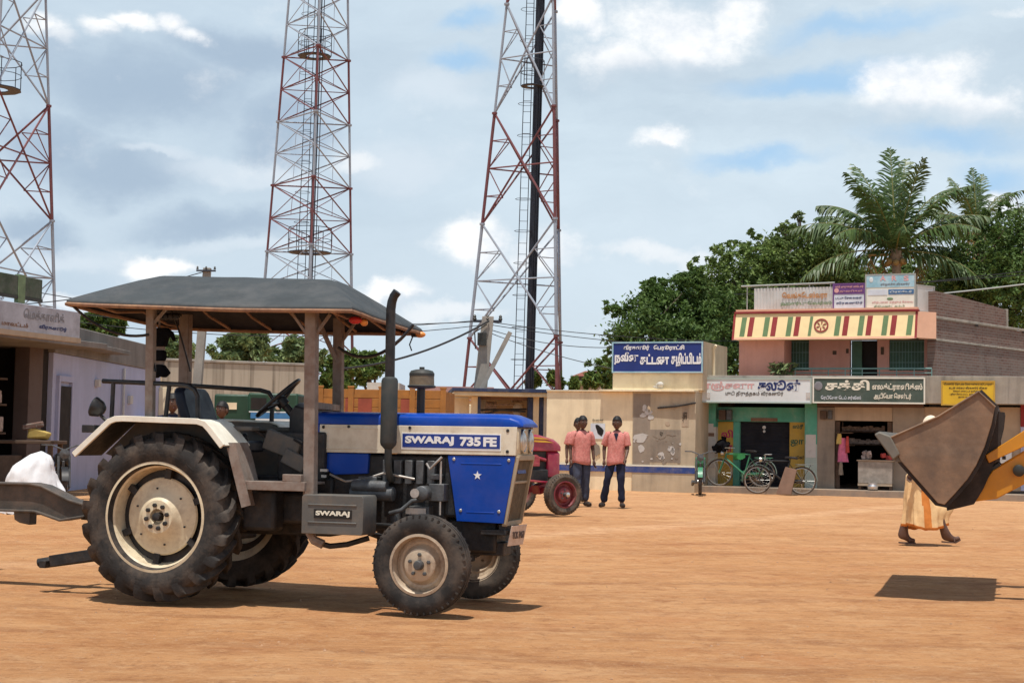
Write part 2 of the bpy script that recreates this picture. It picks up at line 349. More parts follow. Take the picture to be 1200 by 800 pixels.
# ---------------------------------------------------------------- tractor wheels
def tyre_rear(Ro=.643,w=.34,lugs=21):
    b=MB(); h=w/2
    prof=[(.400,-h*.80),(.43,-h*.92),(.50,-h),(.545,-h*.98),(.575,-h*.88),(.597,-h*.6),(.604,0),(.597,h*.6),(.575,h*.88),(.545,h*.98),(.50,h),(.43,h*.92),(.400,h*.80),(.385,h*.6),(.385,-h*.6)]
    prof.append(prof[0]); b.lathe(prof,72,TY(0,0,0),caps=False)
    for side in (-1,1):
        for k in range(lugs):
            th0=2*pi*(k+(.5 if side>0 else 0))/lugs
            rings=[]
            for t in (0,.25,.5,.75,.92,1.0,1.08):
                y=side*(-.012+(h+.004)*min(t,1.0)); th=th0-.33*t+ (.05*t*t)
                rb=.594 if t<.6 else (.585 if t<.8 else (.565 if t<.95 else (.545 if t<1.05 else .50)))
                rt={0:Ro-.004,.25:Ro,.5:Ro,.75:Ro-.004,.92:Ro-.014,1.0:Ro-.04,1.08:.53}[t]
                wb=.034+.012*t; wt=.022+.012*t
                ring=[]
                for r,ww in ((rb-.02,-wb),(rt,-wt),(rt,wt),(rb-.02,wb)):
                    a=th+ww/Ro; ring.append((cos(a)*r,y+(side*.006 if t>1 else 0),sin(a)*r))
                rings.append(ring)
            b.loft(rings)
    return b
def rim_rear():
    b=MB()
    b.lathe([(.398,.152),(.418,.150),(.421,.138),(.402,.128),(.385,.10),(.372,.09),(.365,.03),(.352,-.02),(.352,-.10),(.385,-.13),(.42,-.15)],72,TY(0,0,0),caps=False)
    return b
def disc_rear():
    b=MB()
    b.lathe([(.29,.005),(.295,.018),(.285,.03),(.24,.038),(.19,.055),(.15,.085),(.125,.108),(.06,.112),(.052,.06),(.0,.055)],56,TY(0,0,0),caps=False)
    return b
def wheel_rear(parent,loc,far=False):
    w=sub('rear_wheel',parent,loc,pi if far else 0)
    tyre_rear().build('tyre','rubber',w,ang=30)
    rim_rear().build('rim','rim_cream',w)
    b=disc_rear(); b.mi=1
    for k in range(8):
        a=2*pi*k/8+.2; b.lathe([(.017,0),(.017,.028),(.010,.03)],6,TY(cos(a)*.088,-.10,sin(a)*.088))
    for k in range(6):
        a=2*pi*k/6+.4; b.boxc((cos(a)*.325,-.01,sin(a)*.325),(.075,.05,.05),(0,-a,0))
        a+=.3; b.lathe([(.008,0),(.008,.012)],6,TY(cos(a)*.215,-.045,sin(a)*.215))
    b.lathe([(.034,0),(.03,.10),(.0,.105)],16,TY(0,-.03,0))
    b.build('wheel_disc',['rim_cream','engine'],w)
    b=MB(); b.lathe([(.352,.0),(.29,.0)],56,TY(0,.02,0),caps=False); b.build('backing_ring','black_paint',w)
    return w
def tyre_front(Ro=.363,w=.17,ri=.212):
    b=MB();h=w/2
    prof=[(ri,-h*.72),(ri+.03,-h*.9),(ri+.075,-h),(Ro-.045,-h*.95),(Ro-.018,-h*.80),(Ro-.004,-h*.62),(Ro-.004,-h*.5),(Ro-.016,-h*.46),(Ro-.016,-h*.40),(Ro,-h*.36),(Ro,-h*.08),(Ro-.014,-h*.05),(Ro-.014,h*.05),(Ro,h*.08),(Ro,h*.36),
        (Ro-.016,h*.40),(Ro-.016,h*.46),(Ro-.004,h*.5),(Ro-.004,h*.62),(Ro-.018,h*.80),(Ro-.045,h*.95),(ri+.075,h),(ri+.03,h*.9),(ri,h*.72),(ri-.01,0)]
    prof.append(prof[0]); b.lathe(prof,56,TY(0,0,0),caps=False)
    for s in (-1,1):
        for k in range(44):
            a=2*pi*k/44; b.boxc((cos(a)*(Ro-.016),s*h*.80,sin(a)*(Ro-.016)),(.022,.014,.012),(0,-a,0))
    return b
def wheel_front(parent,loc,far=False,steer=0.0,rimm='rim_worn',tyrem='rubber',Ro=.363):
    w=sub('front_wheel',parent,loc,(pi if far else 0)+steer)
    tyre_front(Ro).build('tyre',tyrem,w,ang=28)
    b=MB(); b.lathe([(.205,.075),(.224,.072),(.228,.062),(.212,.055),(.200,.04),(.192,-.005),(.178,.0),(.165,.006),(.148,.002),(.128,.022),(.118,.045),(.104,.052),(.0,.052)],48,TY(0,0,0),caps=False)
    b.lathe([(.224,-.07),(.19,-.03),(.19,0)],40,TY(0,0,0),caps=False); b.build('rim',rimm,w)
    b=MB()
    for k in range(5):
        a=2*pi*k/5+.3; b.lathe([(.014,0),(.014,.016),(.008,.018)],6,TY(cos(a)*.075,-.052,sin(a)*.075))
    b.lathe([(.036,0),(.036,.035),(.028,.05),(.0,.052)],16,TY(0,-.05,0)); b.build('hub_cap','engine_grey',w)
    return w
def star(cx,cz,r,y0,y1,b):
    pts=[(cx+r*(1 if k%2==0 else .40)*sin(pi*k/5),cz+r*(1 if k%2==0 else .40)*cos(pi*k/5)) for k in range(10)]
    b.prism(pts,y0,y1)

# ---------------------------------------------------------------- blue tractor
g0=ground(176,706); TF=Frame((g0.x+.80*sin(rad(17)),g0.y+.80*cos(rad(17))),17)
T=thing('tractor','blue and cream farm tractor under a dark canopy, standing on the red earth','tractor',(TF.o.x,TF.o.y,0),17,'farm tractors')
wheel_rear(T,(0,-.63,.640)); wheel_rear(T,(0,.63,.640),True)
wheel_front(T,(2.095,-.615,.358)); wheel_front(T,(2.095,.615,.358),True,.03)
# hood
def hood_ring(a,dz=0,sc_=1.0):
    half=[(-.300,1.362),(-.303,1.395),(-.290,1.425),(-.25,1.445),(-.14,1.457),(0,1.461)]
    full=half+[(-y,z) for y,z in half[::-1][1:]]
    return [(a,y*sc_,1.362+(z-1.362)*(1-dz)) for y,z in full]
b=MB(); b.loft([hood_ring(1.0),hood_ring(1.05),hood_ring(1.8),hood_ring(2.55),hood_ring(2.64,.06),hood_ring(2.71,.32,.97),hood_ring(2.745,.72,.93)])
b.build('hood','blue_paint',T,ang=50,bev=.004)
b=MB(); b.box(.985,1.118,-.296,.296,1.0,1.36); b.prism([(1.06,1.145),(1.52,1.145),(1.515,.99),(1.24,.975),(1.10,1.05)],-.285,.285)
b.build('fuel_tank','blue_paint',T,bev=.008)
for s in (-1,1):
    b=MB(); y=s*.300
    b.prism([(1.118,1.147),(2.70,1.152),(2.705,1.362),(1.118,1.360)],y-.012,y+.012)
    if s<0:
        for z in (1.178,1.335):
            b.box(1.16,1.60,y-.018,y-.010,z-.006,z+.006)
        b.box(2.60,2.606,y-.016,y-.008,1.155,1.358)
    b.mi=1
    for a,z in ((1.15,1.34),(1.15,1.18),(1.36,1.345),(2.635,1.335),(2.635,1.18),(1.86,1.345)):
        b.lathe([(.013,0),(.013,.006),(.004,.009)],10,TY(a,y-.012 if s<0 else y+.012,z,1 if s<0 else -1))
    p=b.build('side_panel',['cream_paint','engine'],T,bev=.003)
    if s<0:
        b=MB(); b.box(1.795,2.585,y-.0165,y-.010,1.183,1.308); q=b.build('label_border','white_letter',p)
        b=MB(); b.box(1.803,2.577,y-.0195,y-.015,1.198,1.300); q=b.build('label_plate','label_blue',p)
        text('lettering','SWARAJ',2.02,y-.020,1.249,.39,.070,'white_letter',p,bold=.05)
        text('lettering','735',2.345,y-.020,1.249,.165,.070,'white_letter',p,bold=.05)
        text('lettering','FE',2.50,y-.020,1.249,.105,.070,'white_letter',p,bold=.05)
for s in (-1,1):
    y=s*.292; b=MB(); b.prism([(2.165,1.142),(2.695,1.145),(2.612,.648),(2.245,.655)],y-.012,y+.012)
    if s<0:
        b.boxc((2.43,y-.013,1.085),(.32,.006,.008)); b.boxc((2.43,y-.013,.725),(.22,.006,.007))
    if s<0:
        b.mi=1
        for a,z in ((2.215,1.115),(2.645,1.115),(2.275,.735),(2.575,.735)): b.lathe([(.014,0),(.012,.008),(.0,.010)],10,TY(a,y-.012,z))
    p=b.build('nose_panel',['blue_paint','metal_light'],T,bev=.005)
    if s<0:
        b=MB(); star(2.403,.998,.034,y-.016,y-.011,b); b.build('star_emblem','white_letter',p,ang=0)
# grille
b=MB()
for y in (-.278,.278): b.bar((2.705,y,1.145),(2.615,y,.64),.035,.03,(0,1,0))
b.bar((2.703,-.278,1.135),(2.703,.278,1.135),.04); b.bar((2.612,-.278,.645),(2.612,.278,.645),.035)
b.bar((2.665,-.27,.95),(2.665,.27,.95),.012,.02)
g=b.build('grille_frame','grille_frame_paint',T,bev=.004)
b=MB()
for k in range(26):
    y=-.262+.021*k; b.bar((2.692,y,1.135),(2.606,y,.65),.012,.008,(0,1,0))
b.prism([(2.690,1.135),(2.680,1.135),(2.592,.65),(2.602,.65)],-.265,.265)
b.build('mesh_screen','grille',g,ang=0)
b=MB(); b.boxc((2.674,0,1.045),(.012,.30,.06),(0,rad(-10),0)); b.build('badge','label_blue',g)
# headlamp housing
b=MB(); b.loft([[(2.60,y,1.150),(2.70,y,1.150),(2.712,y,1.20),(2.712,y,1.32),(2.70,y,1.362),(2.60,y,1.362)] for y in (-.288,-.1,.1,.288)]); h=b.build('headlamp_housing','rim_cream',T,bev=.012)
for y in (-.135,.135):
    TX=M.Translation((2.708,y,1.258))@M.Rotation(rad(90),4,'Y')
    b=MB(); b.lathe([(.088,-.01),(.092,.006),(.088,.020),(.080,.022),(.074,.012)],32,TX,caps=False); l=b.build('headlight','chrome',T)
    b=MB(); b.lathe([(.076,.010),(.066,.022),(.04,.030),(.0,.033)],28,TX,caps=False); b.build('lens','lamp_glass',l)
for o in list(T.children):   # the bonnet is narrower than the engine's side fittings
    if o.name.split('.')[0] in ('hood','fuel_tank','side_panel','nose_panel','grille_frame','headlamp_housing','headlight'): o.scale=(1,.72,1); o.location.x-=.028
# engine, gearbox and axles
b=MB()
b.box(1.12,2.12,-.17,.17,.55,1.14); b.box(1.55,2.1,-.16,.16,.40,.6); b.box(2.10,2.55,-.19,.19,.68,1.14)
b.box(.2,1.2,-.2,.2,.50,.95); b.box(-.28,.35,-.26,.26,.44,.92); b.lathe([(.13,-.52),(.15,-.3),(.15,.3),(.13,.52)],20,TY(0,0,.64))
b.box(1.9,2.5,-.13,.13,.42,.66); b.box(.75,1.15,-.26,.26,.92,1.3)
b.build('engine_block','engine',T,bev=.02)
b=MB()
for k in range(5):
    b.box(1.62+k*.09,1.68+k*.09,-.235,-.18,.92,1.10)
b.lathe([(.045,0),(.045,.28)],16,M.Translation((1.42,-.33,.90))@M.Rotation(rad(90),4,'Y'))   # starter
b.lathe([(.055,0),(.055,.34),(.03,.35)],16,M.Translation((1.40,-.30,.845))@M.Rotation(rad(90),4,'Y'))
b.lathe([(.05,-.02),(.055,.0),(.055,.13),(.03,.14)],18,M.Translation((1.99,-.25,.86))@M.Rotation(rad(90),4,'X'))
b.box(2.02,2.14,-.30,-.18,.80,.93); b.box(1.86,2.02,-.29,-.18,.66,.76)
b.tube([(1.72,-.33,.70),(1.82,-.33,.73),(1.90,-.32,.80),(1.98,-.30,.81)],.018,8)
b.box(2.02,2.10,-.28,-.2,.96,1.0); b.box(1.45,1.60,-.30,-.2,.93,.97)
b.lathe([(.04,0),(.04,.16)],14,M.Translation((1.75,-.27,.56))); b.lathe([(.075,-.03),(.075,.03)],20,M.Translation((2.17,-.1,.9))@M.Rotation(rad(90),4,'Y'))
b.build('engine_fittings','engine_grey',T,bev=.006)
b=MB(); b.tube([(2.00,-.30,1.08),(2.03,-.31,1.04),(2.08,-.31,1.09),(2.12,-.30,1.13)],.010,7); b.tube([(1.2,-.26,.98),(1.35,-.3,.93),(1.5,-.29,.95),(1.65,-.27,1.0),(1.9,-.28,.96)],.009,6)
b.box(1.14,1.20,-.31,-.29,1.0,1.02); b.box(1.15,1.19,-.31,-.29,.955,.975); b.tube([(2.11,-.29,.7),(2.11,-.29,1.1)],.008,6); b.lathe([(.035,0),(.035,.012)],14,TY(1.95,-.40,.86)); b.box(1.84,2.0,-.30,-.285,.70,.745)
b.build('pipes','metal_light',T)
b=MB(); b.box(2.03,2.16,-.50,.50,.36,.45); b.box(2.0,2.55,-.10,.10,.40,.50)
for s in (-1,1):
    b.tube([(2.095,s*.50,.30),(2.095,s*.50,.66)],.035,10); b.tube([(2.095,s*.48,.358),(2.095,s*.60,.358)],.04,10)
    b.bar((2.0,s*.48,.45),(1.55,s*.3,.55),.04); b.bar((2.05,s*.5,.62),(1.4,s*.32,.62),.025)
b.build('front_axle','engine',T,bev=.008)
b=MB(); b.boxc((2.56,0,.60),(.05,.36,.08)); b.box(2.40,2.60,-.2,.2,.56,.60); b.build('front_bracket','engine',T,bev=.004)
b=MB(); b.boxc((2.635,-.03,.555),(.008,.27,.155),(0,rad(12),rad(-8))); p=b.build('number_plate','plate_white',T,bev=.002)
for s_,zz in (('TCK',.585),('7467',.535)):
    pass
text('lettering','TCK 7467',2.6415+.004,-.03,.558,.21,.055,'plate_ink',p,bold=.02,rot=(rad(90),0,rad(82)))
# exhaust stack
b=MB(); ax,ay=1.715,-.365
b.lathe([(.030,-.03),(.058,0),(.063,.02),(.063,.48),(.056,.50),(.030,.515)],24,M.Translation((ax,ay,1.212)))
m_=b.build('exhaust_muffler','muffler_paint',T)
b=MB(); b.tube([(ax,ay,1.70),(ax-.002,ay,2.0),(ax-.004,ay,2.23),(ax+.004,ay,2.29),(ax+.018,ay,2.33),(ax+.045,ay,2.365)],[.037,.037,.036,.035,.034,.034],16); b.build('tailpipe','black_paint',m_)
b=MB(); b.tube([(ax,ay,1.20),(ax,ay,1.10),(ax,ay+.02,1.02),(ax-.01,ay+.08,.96),(ax-.02,ay+.18,.95)],.028,12); b.build('downpipe','muffler_paint',m_)
# pre-cleaner
b=MB(); b.tube([(1.832,0,1.45),(1.832,0,1.66)],.032,14); p=b.build('air_intake','black_paint',T)
b=MB(); b.lathe([(.034,1.645),(.105,1.655),(.112,1.668),(.100,1.675)],28,M.Translation((1.836,0,0)),caps=False); b.lathe([(.097,1.745),(.098,1.765),(.085,1.785),(.05,1.795),(.02,1.798),(.02,1.815),(0,1.816)],28,M.Translation((1.836,0,0)),caps=False); b.build('cap','muffler_paint',p)
b=MB(); b.lathe([(.098,1.672),(.095,1.75)],28,M.Translation((1.836,0,0))); b.build('dust_bowl','grille',p)
# tool box
bx=-.72; q0=TF.loc(354,579,bx); q1=TF.loc(426,581,bx); q2=TF.loc(354,626,bx); q3=TF.loc(426,626,bx); zt_,zb_=(q0[1]+q1[1])/2,(q2[1]+q3[1])/2; xa_,xb_=q0[0],q1[0]
b=MB(); b.prism([(xa_,zb_),(xb_-.01,zb_),(xb_,zb_+.02),(xb_,zt_-.02),(xb_-.012,zt_),(xa_+.015,zt_),(xa_,zt_-.015)],bx,-.46)
for z in (zt_-.072,zb_+.085): b.box(xa_+.05,xb_-.05,bx-.006,bx+.002,z-.006,z+.006)
p=b.build('tool_box','toolbox_grey',T,bev=.014)
l0=TF.loc(368,596,bx-.004); l1=TF.loc(412,608,bx-.004); lc=((l0[0]+l1[0])/2,(l0[1]+l1[1])/2); lw=l1[0]-l0[0]; lh=l0[1]-l1[1]
b=MB(); b.box(l0[0],l1[0],bx-.006,bx+.001,l1[1],l0[1]); b.build('label_plate','label_black',p)
text('lettering','SWARAJ',lc[0],bx-.0065,lc[1],lw*.9,lh*.68,'cream_letter',p,bold=.045)
b=MB(); b.tube([(1.21,-.60,.60),(1.20,-.59,.53),(1.24,-.56,.48),(1.33,-.52,.455),(1.45,-.48,.47),(1.6,-.42,.52)],.022,8); b.build('step_hoop','engine',T)
# footboards
for s in (-1,1):
    b=MB(); y=s*.70; b.box(.70,1.17,min(y,y*.4),max(y,y*.4),.905,.925); b.box(.70,1.20,y-.02,y+.02,.862,.93); b.box(1.02,1.17,y-.01*s-.03,y+.03,.93,.985)
    b.build('footboard','rust_post',T,bev=.004)
b=MB(); b.box(.2,1.12,-.42,.42,.60,.84); b.box(.62,.9,-.58,-.40,.55,.86); b.build('gearbox_housing','engine',T,bev=.03)
# fenders
FO=[(-.70,1.105),(-.40,1.365),(-.34,1.388),(-.27,1.393),(.36,1.380),(.43,1.360),(.48,1.315),(.592,1.19)]
for s in (-1,1):
    b=MB(); y0,y1=sorted((s*.40,s*.82)); b.strip(FO,y0,y1,.012)
    yl=s*.82; b.strip([(x,z+.006) for x,z in FO],yl-.012,yl+.012,.044)
    f=b.build('fender','fender_cream',T,bev=.003)
    b=MB(); b.strip([(x,z-.014) for x,z in FO],y0+.004,y1-.016,.006); b.build('underside','engine',f)  # dark lining: mud, plus the shade under the fender painted in
    b=MB(); b.prism([(-.66,1.10),(-.38,1.36),(-.3,1.385),(.36,1.37),(.45,1.32),(.60,1.15),(.70,.72),(.40,.72),(.2,.98),(-.2,.98)],s*.41-.008,s*.41+.008); b.build('inner_panel','toolbox_grey',f)
    b=MB(); b.strip([(.585,1.21),(.63,1.10),(.68,.93),(.735,.745)],min(s*.43,s*.74),max(s*.43,s*.74),.014); b.bar((.60,s*.735,1.20),(.74,s*.735,.74),.012,.075,(1,0,0)); b.build('front_skirt','rust_post',f)
    b=MB(); b.box(.20,.62,min(s*.3,s*.44),max(s*.3,s*.44),1.30,1.335); b.build('console','toolbox_grey',f,bev=.01)
# rails
def rail(name,pts,posts):
    b=MB(); b.tube(pts,.019,10)
    for p0,p1 in posts: b.tube([p0,p1],.018,8)
    b.build(name,'black_paint',T)
rail('guard_rail',[(-.655,-.5,1.672),(-.56,-.5,1.668),(.02,-.5,1.650),(.10,-.5,1.640),(.155,-.5,1.61),(.183,-.5,1.56),(.19,-.5,1.38)],[((-.56,-.5,1.665),(-.565,-.5,1.38)),((-.065,-.5,1.65),(-.09,-.5,1.38))])
rail('guard_rail',[(-.86,.5,1.695),(.22,.5,1.640),(.30,.5,1.62),(.335,.5,1.57),(.33,.5,1.37)],[((-.5,.5,1.68),(-.5,.5,1.38))])
# seat
b=MB(); b.loft([[(x,y*w,z) for y in (-.24,-.2,0,.2,.24)]+[(x+.09,y*w,z) for y in (.24,.2,0,-.2,-.24)] for x,z,w in ((-.05,1.18,.9),(-.10,1.35,1.0),(-.16,1.52,1.0),(-.19,1.60,.92),(-.20,1.635,.7))]); b.box(-.08,.40,-.24,.24,1.13,1.22)
b.build('seat','seat_vinyl',T,ang=60,bev=.03)
# steering
sc0=V((.625,0,1.565)); nrm=V((-.62,-.25,.74)).normalized(); ux=V((0,1,0)).cross(nrm).normalized(); uy=nrm.cross(ux)
b=MB(); b.tube([sc0+ux*(cos(a)*.215)+uy*(sin(a)*.215) for a in [2*pi*k/36 for k in range(36)]],.015,8,closed=True)
for a in (.4,.4+2*pi/3,.4+4*pi/3): b.tube([sc0+ux*(cos(a)*.21)+uy*(sin(a)*.21),sc0-nrm*.05],.010,6)
b.lathe([(.05,-.08),(.05,-.02),(.03,0)],14,M.Translation(sc0)@nrm.to_track_quat('Z','Y').to_matrix().to_4x4())
w_=b.build('steering_wheel','black_paint',T)
b=MB(); b.tube([sc0-nrm*.05,(.80,.03,1.38),(.98,.05,1.2)],[.03,.035,.04],10); b.build('steering_column','black_paint',w_)
b=MB(); b.loft([[(x,-.2*w,1.25),(x,.2*w,1.25),(x,.2*w,z),(x,.1*w,z+.03),(x,-.1*w,z+.03),(x,-.2*w,z)] for x,z,w in ((.80,1.44,.8),(.86,1.50,1.0),(1.0,1.47,1.2))]); b.build('dashboard','black_paint',T,bev=.01)
b=MB()
for p0,p1 in (((.55,-.28,.9),(.50,-.30,1.22)),((.72,-.22,1.2),(.60,-.33,1.30)),((.92,-.32,1.24),(1.06,-.34,1.17)),((.5,-.15,.95),(.44,-.2,1.25))): b.tube([p0,p1],.010,6)
b.sphere((.50,-.30,1.23),.022,10,7); b.sphere((.44,-.2,1.26),.024,10,7); b.build('levers','black_paint',T)
b=MB(); b.sphere((.37,-.38,1.20),.026,10,7); b.tube([(.3,-.36,1.2),(.37,-.38,1.2)],.008,6); b.build('lever_knob','red_lamp',T)
b=MB(); b.boxc((.80,-.27,1.20),(.30,.05,.16),(0,rad(18),0)); b.boxc((.92,-.30,1.08),(.20,.04,.12),(0,rad(25),0)); b.build('dash_side_plate','toolbox_grey',T,bev=.01)
# rear lamp, light box
TX=M.Translation((-.62,-.6,1.455))@M.Rotation(rad(-70),4,'Y')@M.Rotation(rad(14),4,'X')
b=MB(); b.lathe([(.0,-.055),(.03,-.05),(.062,-.02),(.078,.03),(.080,.045),(.07,.055),(0,.06)],24,TX,caps=False); l=b.build('work_lamp','black_paint',T)
b=MB(); b.tube([(-.60,-.6,1.40),(-.55,-.6,1.36),(-.45,-.58,1.36)],.014,7); b.build('lamp_bracket','engine',l)
b=MB(); b.box(-.73,-.62,-.66,-.50,1.265,1.325); b.tube([(-.64,-.58,1.30),(-.5,-.55,1.30)],.012,6); b.build('tail_lamp','black_paint',T,bev=.01)
# canopy
E0=[(-.812,-.80,2.283),(1.578,-.80,2.208),(1.545,.78,2.152),(-.80,.78,2.205)]
def cring(f,h):
    # ring between eave (f=0) and ridge plateau (f=1)
    rx0,rx1,ry=-.36,1.10,.12
    top=[(rx0,-ry,2.545),(rx1,-ry,2.495),(rx1+.02,ry,2.485),(rx0,ry,2.53)]
    c=[V(a).lerp(V(t),f)+V((0,0,h)) for a,t in zip(E0,top)]
    out=[]
    for i in range(4):
        for k in range(8):
            t=k/8; p=c[i].lerp(c[(i+1)%4],t); p.z+= -.012*sin(pi*t)*(1-f)*(1 if i%2==0 else .5)+.006*NZ.noise(p*3); out.append(p)
    return out
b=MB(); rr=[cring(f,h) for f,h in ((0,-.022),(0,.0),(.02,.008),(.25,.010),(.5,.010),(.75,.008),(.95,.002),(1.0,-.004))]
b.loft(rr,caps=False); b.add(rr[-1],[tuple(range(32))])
cn=b.build('canopy',['canopy_sheet','canopy_under_shade'],T,ang=60)
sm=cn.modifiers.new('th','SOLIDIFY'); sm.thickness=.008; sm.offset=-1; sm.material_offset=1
b=MB(); ring=cring(0,-.025); b.tube([p+V((0,0,-.002)) for p in ring],.016,6,closed=True)
for k in range(6):
    t=(k+.5)/6; p0=V(E0[0]).lerp(V(E0[1]),t); p1=V(E0[3]).lerp(V(E0[2]),t); c0=(p0+p1)/2+V((0,0,.20 if 0<k<5 else .05)); b.tube([p0+V((0,.02,-.02)),p0.lerp(c0,.5)+V((0,0,-.06)),c0+V((0,0,-.03)),p1.lerp(c0,.5)+V((0,0,-.06)),p1+V((0,-.02,-.02))],.011,5)
b.build('eave_frame','rust_rim',cn)
def post(p0,p1,w):
    b=MB(); b.bar(p0,p1,w,w*.8,(0,1,0)); return b.build('canopy_post','rust_post',T,bev=.006)
post((1.172,-.60,2.20),(1.198,-.60,.60),.090); post((.905,.52,2.24),(.925,.52,.93),.080)
post((-.245,-.50,2.27),(-.225,-.50,1.36),.068); post((-.505,.52,2.28),(-.49,.52,1.38),.092)
b=MB(); b.tube([(1.198,-.60,.62),(1.20,-.60,.55),(1.23,-.59,.50),(1.30,-.58,.47)],.035,8)
b.build('post_foot','rust_post',T)
for a_ in [((1.172,-.60,1.98),(1.32,-.60,2.18),.022),((1.172,-.60,1.98),(1.01,-.60,2.19),.022),((.91,.52,1.85),(.80,.3,2.24),.03),((.905,.52,2.0),(1.05,.52,2.2),.022),((-.245,-.5,2.1),(-.08,-.5,2.27),.022),((1.18,-.58,1.50),(.92,.5,1.50),.05,.05)]:
    b=MB(); b.bar(*a_); b.build('brace','rust_post',T,bev=.003)
def hang(p0,p1,sag,r,name,m='black_paint',n=12):
    p0=V(p0);p1=V(p1); b=MB(); b.tube([p0.lerp(p1,k/n)+V((0,0,-sag*4*(k/n)*(1-k/n))) for k in range(n+1)],r,6); return b.build(name,m,T)
hang((-.78,-.75,2.24),(-.20,-.60,2.03),.085,.012,'cable'); hang((1.17,-.1,1.96),(1.72,.1,2.15),.15,.014,'cable')
hang((-.35,-.35,2.25),(-.18,-.52,1.75),.03,.008,'cable'); hang((-.47,.2,2.30),(-.3,.25,1.78),-.03,.008,'cable')
b=MB(); b.sphere((1.545,.72,2.115),(.05,.028,.026),12,8); b.build('marker_lamp','amber',T); b=MB(); b.boxc((1.50,.72,2.12),(.05,.04,.05)); b.tube([(1.49,.70,2.10),(1.47,.68,2.03),(1.49,.68,1.98)],.006,5); b.build('lamp_bracket','black_paint',T)
b=MB(); b.sphere((1.46,-.45,2.145),(.055,.03,.03),12,8); b.build('marker_lamp','red_lamp',T); b=MB(); b.sphere((1.52,-.42,2.13),(.03,.03,.028),12,8); b.build('marker_lamp','amber',T)
b=MB()
for k in range(4): b.lathe([(.03,0),(.026,.03),(.012,.04)],10,M.Translation((-.31+k*.045,-.25,2.20))@M.Rotation(rad(90),4,'Y'))
b.tube([(-.36,-.25,2.21),(-.12,-.25,2.21)],.012,6); b.tube([(-.30,-.25,2.21),(-.30,-.25,2.30)],.008,5); b.build('marker_lamp_row','black_paint',T)
# rear hitch
b=MB()
for s in (-1,1): b.bar((-.1,s*.25,.42),(-1.15,s*.38,.235),.05,.09); b.bar((-.25,s*.3,.95),(-.8,s*.35,.35),.025)
b.bar((-1.2,-.42,.21),(-1.2,.42,.21),.06,.06); b.bar((-.25,0,.55),(-1.10,0,.60),.09,.10); b.tube([(-1.28,-.36,.215),(-1.05,-.30,.255)],.035,8); b.build('hitch_arms','engine',T,bev=.006)

# hanging black charm under the canopy
t=thing('hanging_charm','black cut-out charm of three stacked pieces hanging behind the rear canopy post','charm',TF.world(-.31,-.22,1.90),17)
def face(poly,y=.0): 
    b=MB(); b.prism(poly,-.035,.035); return b
face([(-.075,.21),(.05,.21),(.10,.17),(.12,.10),(.085,.15),(.055,.13),(.04,.06),(-.075,.06)]).build('upper_piece','black_cloth',t,bev=.012)
face([(-.07,.03),(.035,.03),(.045,-.02),(.03,-.055),(-.07,-.055)]).build('middle_piece','black_cloth',t,bev=.012)
face([(-.08,-.085),(.03,-.085),(.085,-.15),(.04,-.19),(.0,-.175),(-.04,-.195),(-.08,-.16)]).build('lower_piece','black_cloth',t,bev=.012)
b=MB(); b.bar((-.02,0,.32),(-.02,0,-.1),.012); b.boxc((-.015,0,.045),(.10,.02,.03)); b.boxc((-.015,0,-.07),(.09,.02,.03)); b.build('cord','rust_post',t)

# trailer behind the blue tractor
t=thing('trailer','steel farm trailer hitched behind the blue tractor, its long drawbar at the picture edge','trailer',(TF.o.x,TF.o.y,0),17)
b=MB(); b.prism([(-2.9,.815),(-1.62,.822),(-1.50,.828),(-1.42,.80),(-1.20,.70),(-1.02,.66),(-1.02,.58),(-1.28,.535),(-1.42,.56),(-1.52,.60),(-2.9,.60)],-.05,.05)
b.strip([(-2.9,.83),(-1.58,.838),(-1.46,.82),(-1.2,.715),(-1.05,.68)],-.085,.085,.02); b.strip([(-2.9,.595),(-1.52,.595),(-1.28,.53),(-1.05,.57)],-.085,.085,-.02)
b.prism([(-1.74,.60),(-1.58,.60),(-1.58,.49),(-1.68,.505),(-1.73,.53)],-.05,.05); b.build('drawbar','drawbar_steel',t,bev=.006)
b=MB(); b.box(-6.0,-2.75,-.95,.95,.80,.92); b.box(-2.85,-2.70,-.95,.95,.92,1.35)
for s in (-1,1): b.box(-6.0,-2.85,s*.93-.02,s*.93+.02,.92,1.35)
b.box(-6.05,-6.0,-.95,.95,.92,1.35); b.build('bed','orange_wood',t,bev=.006)
for s in (-1,1):
    w=sub('wheel',t,(-4.4,s*.75,.44)); b=MB(); b.lathe([(.24,-.1),(.40,-.12),(.44,-.08),(.44,.08),(.40,.12),(.24,.1)],32,TY(0,0,0)); b.build('tyre','rubber_dusty',w)
    b=MB(); b.lathe([(.24,-.09),(.2,-.05),(.1,-.08),(0,-.08)],24,TY(0,0,0),caps=False); b.lathe([(.24,.09),(.2,.05),(.1,.08),(0,.08)],24,TY(0,0,0),caps=False); b.build('rim','rim_worn',w)

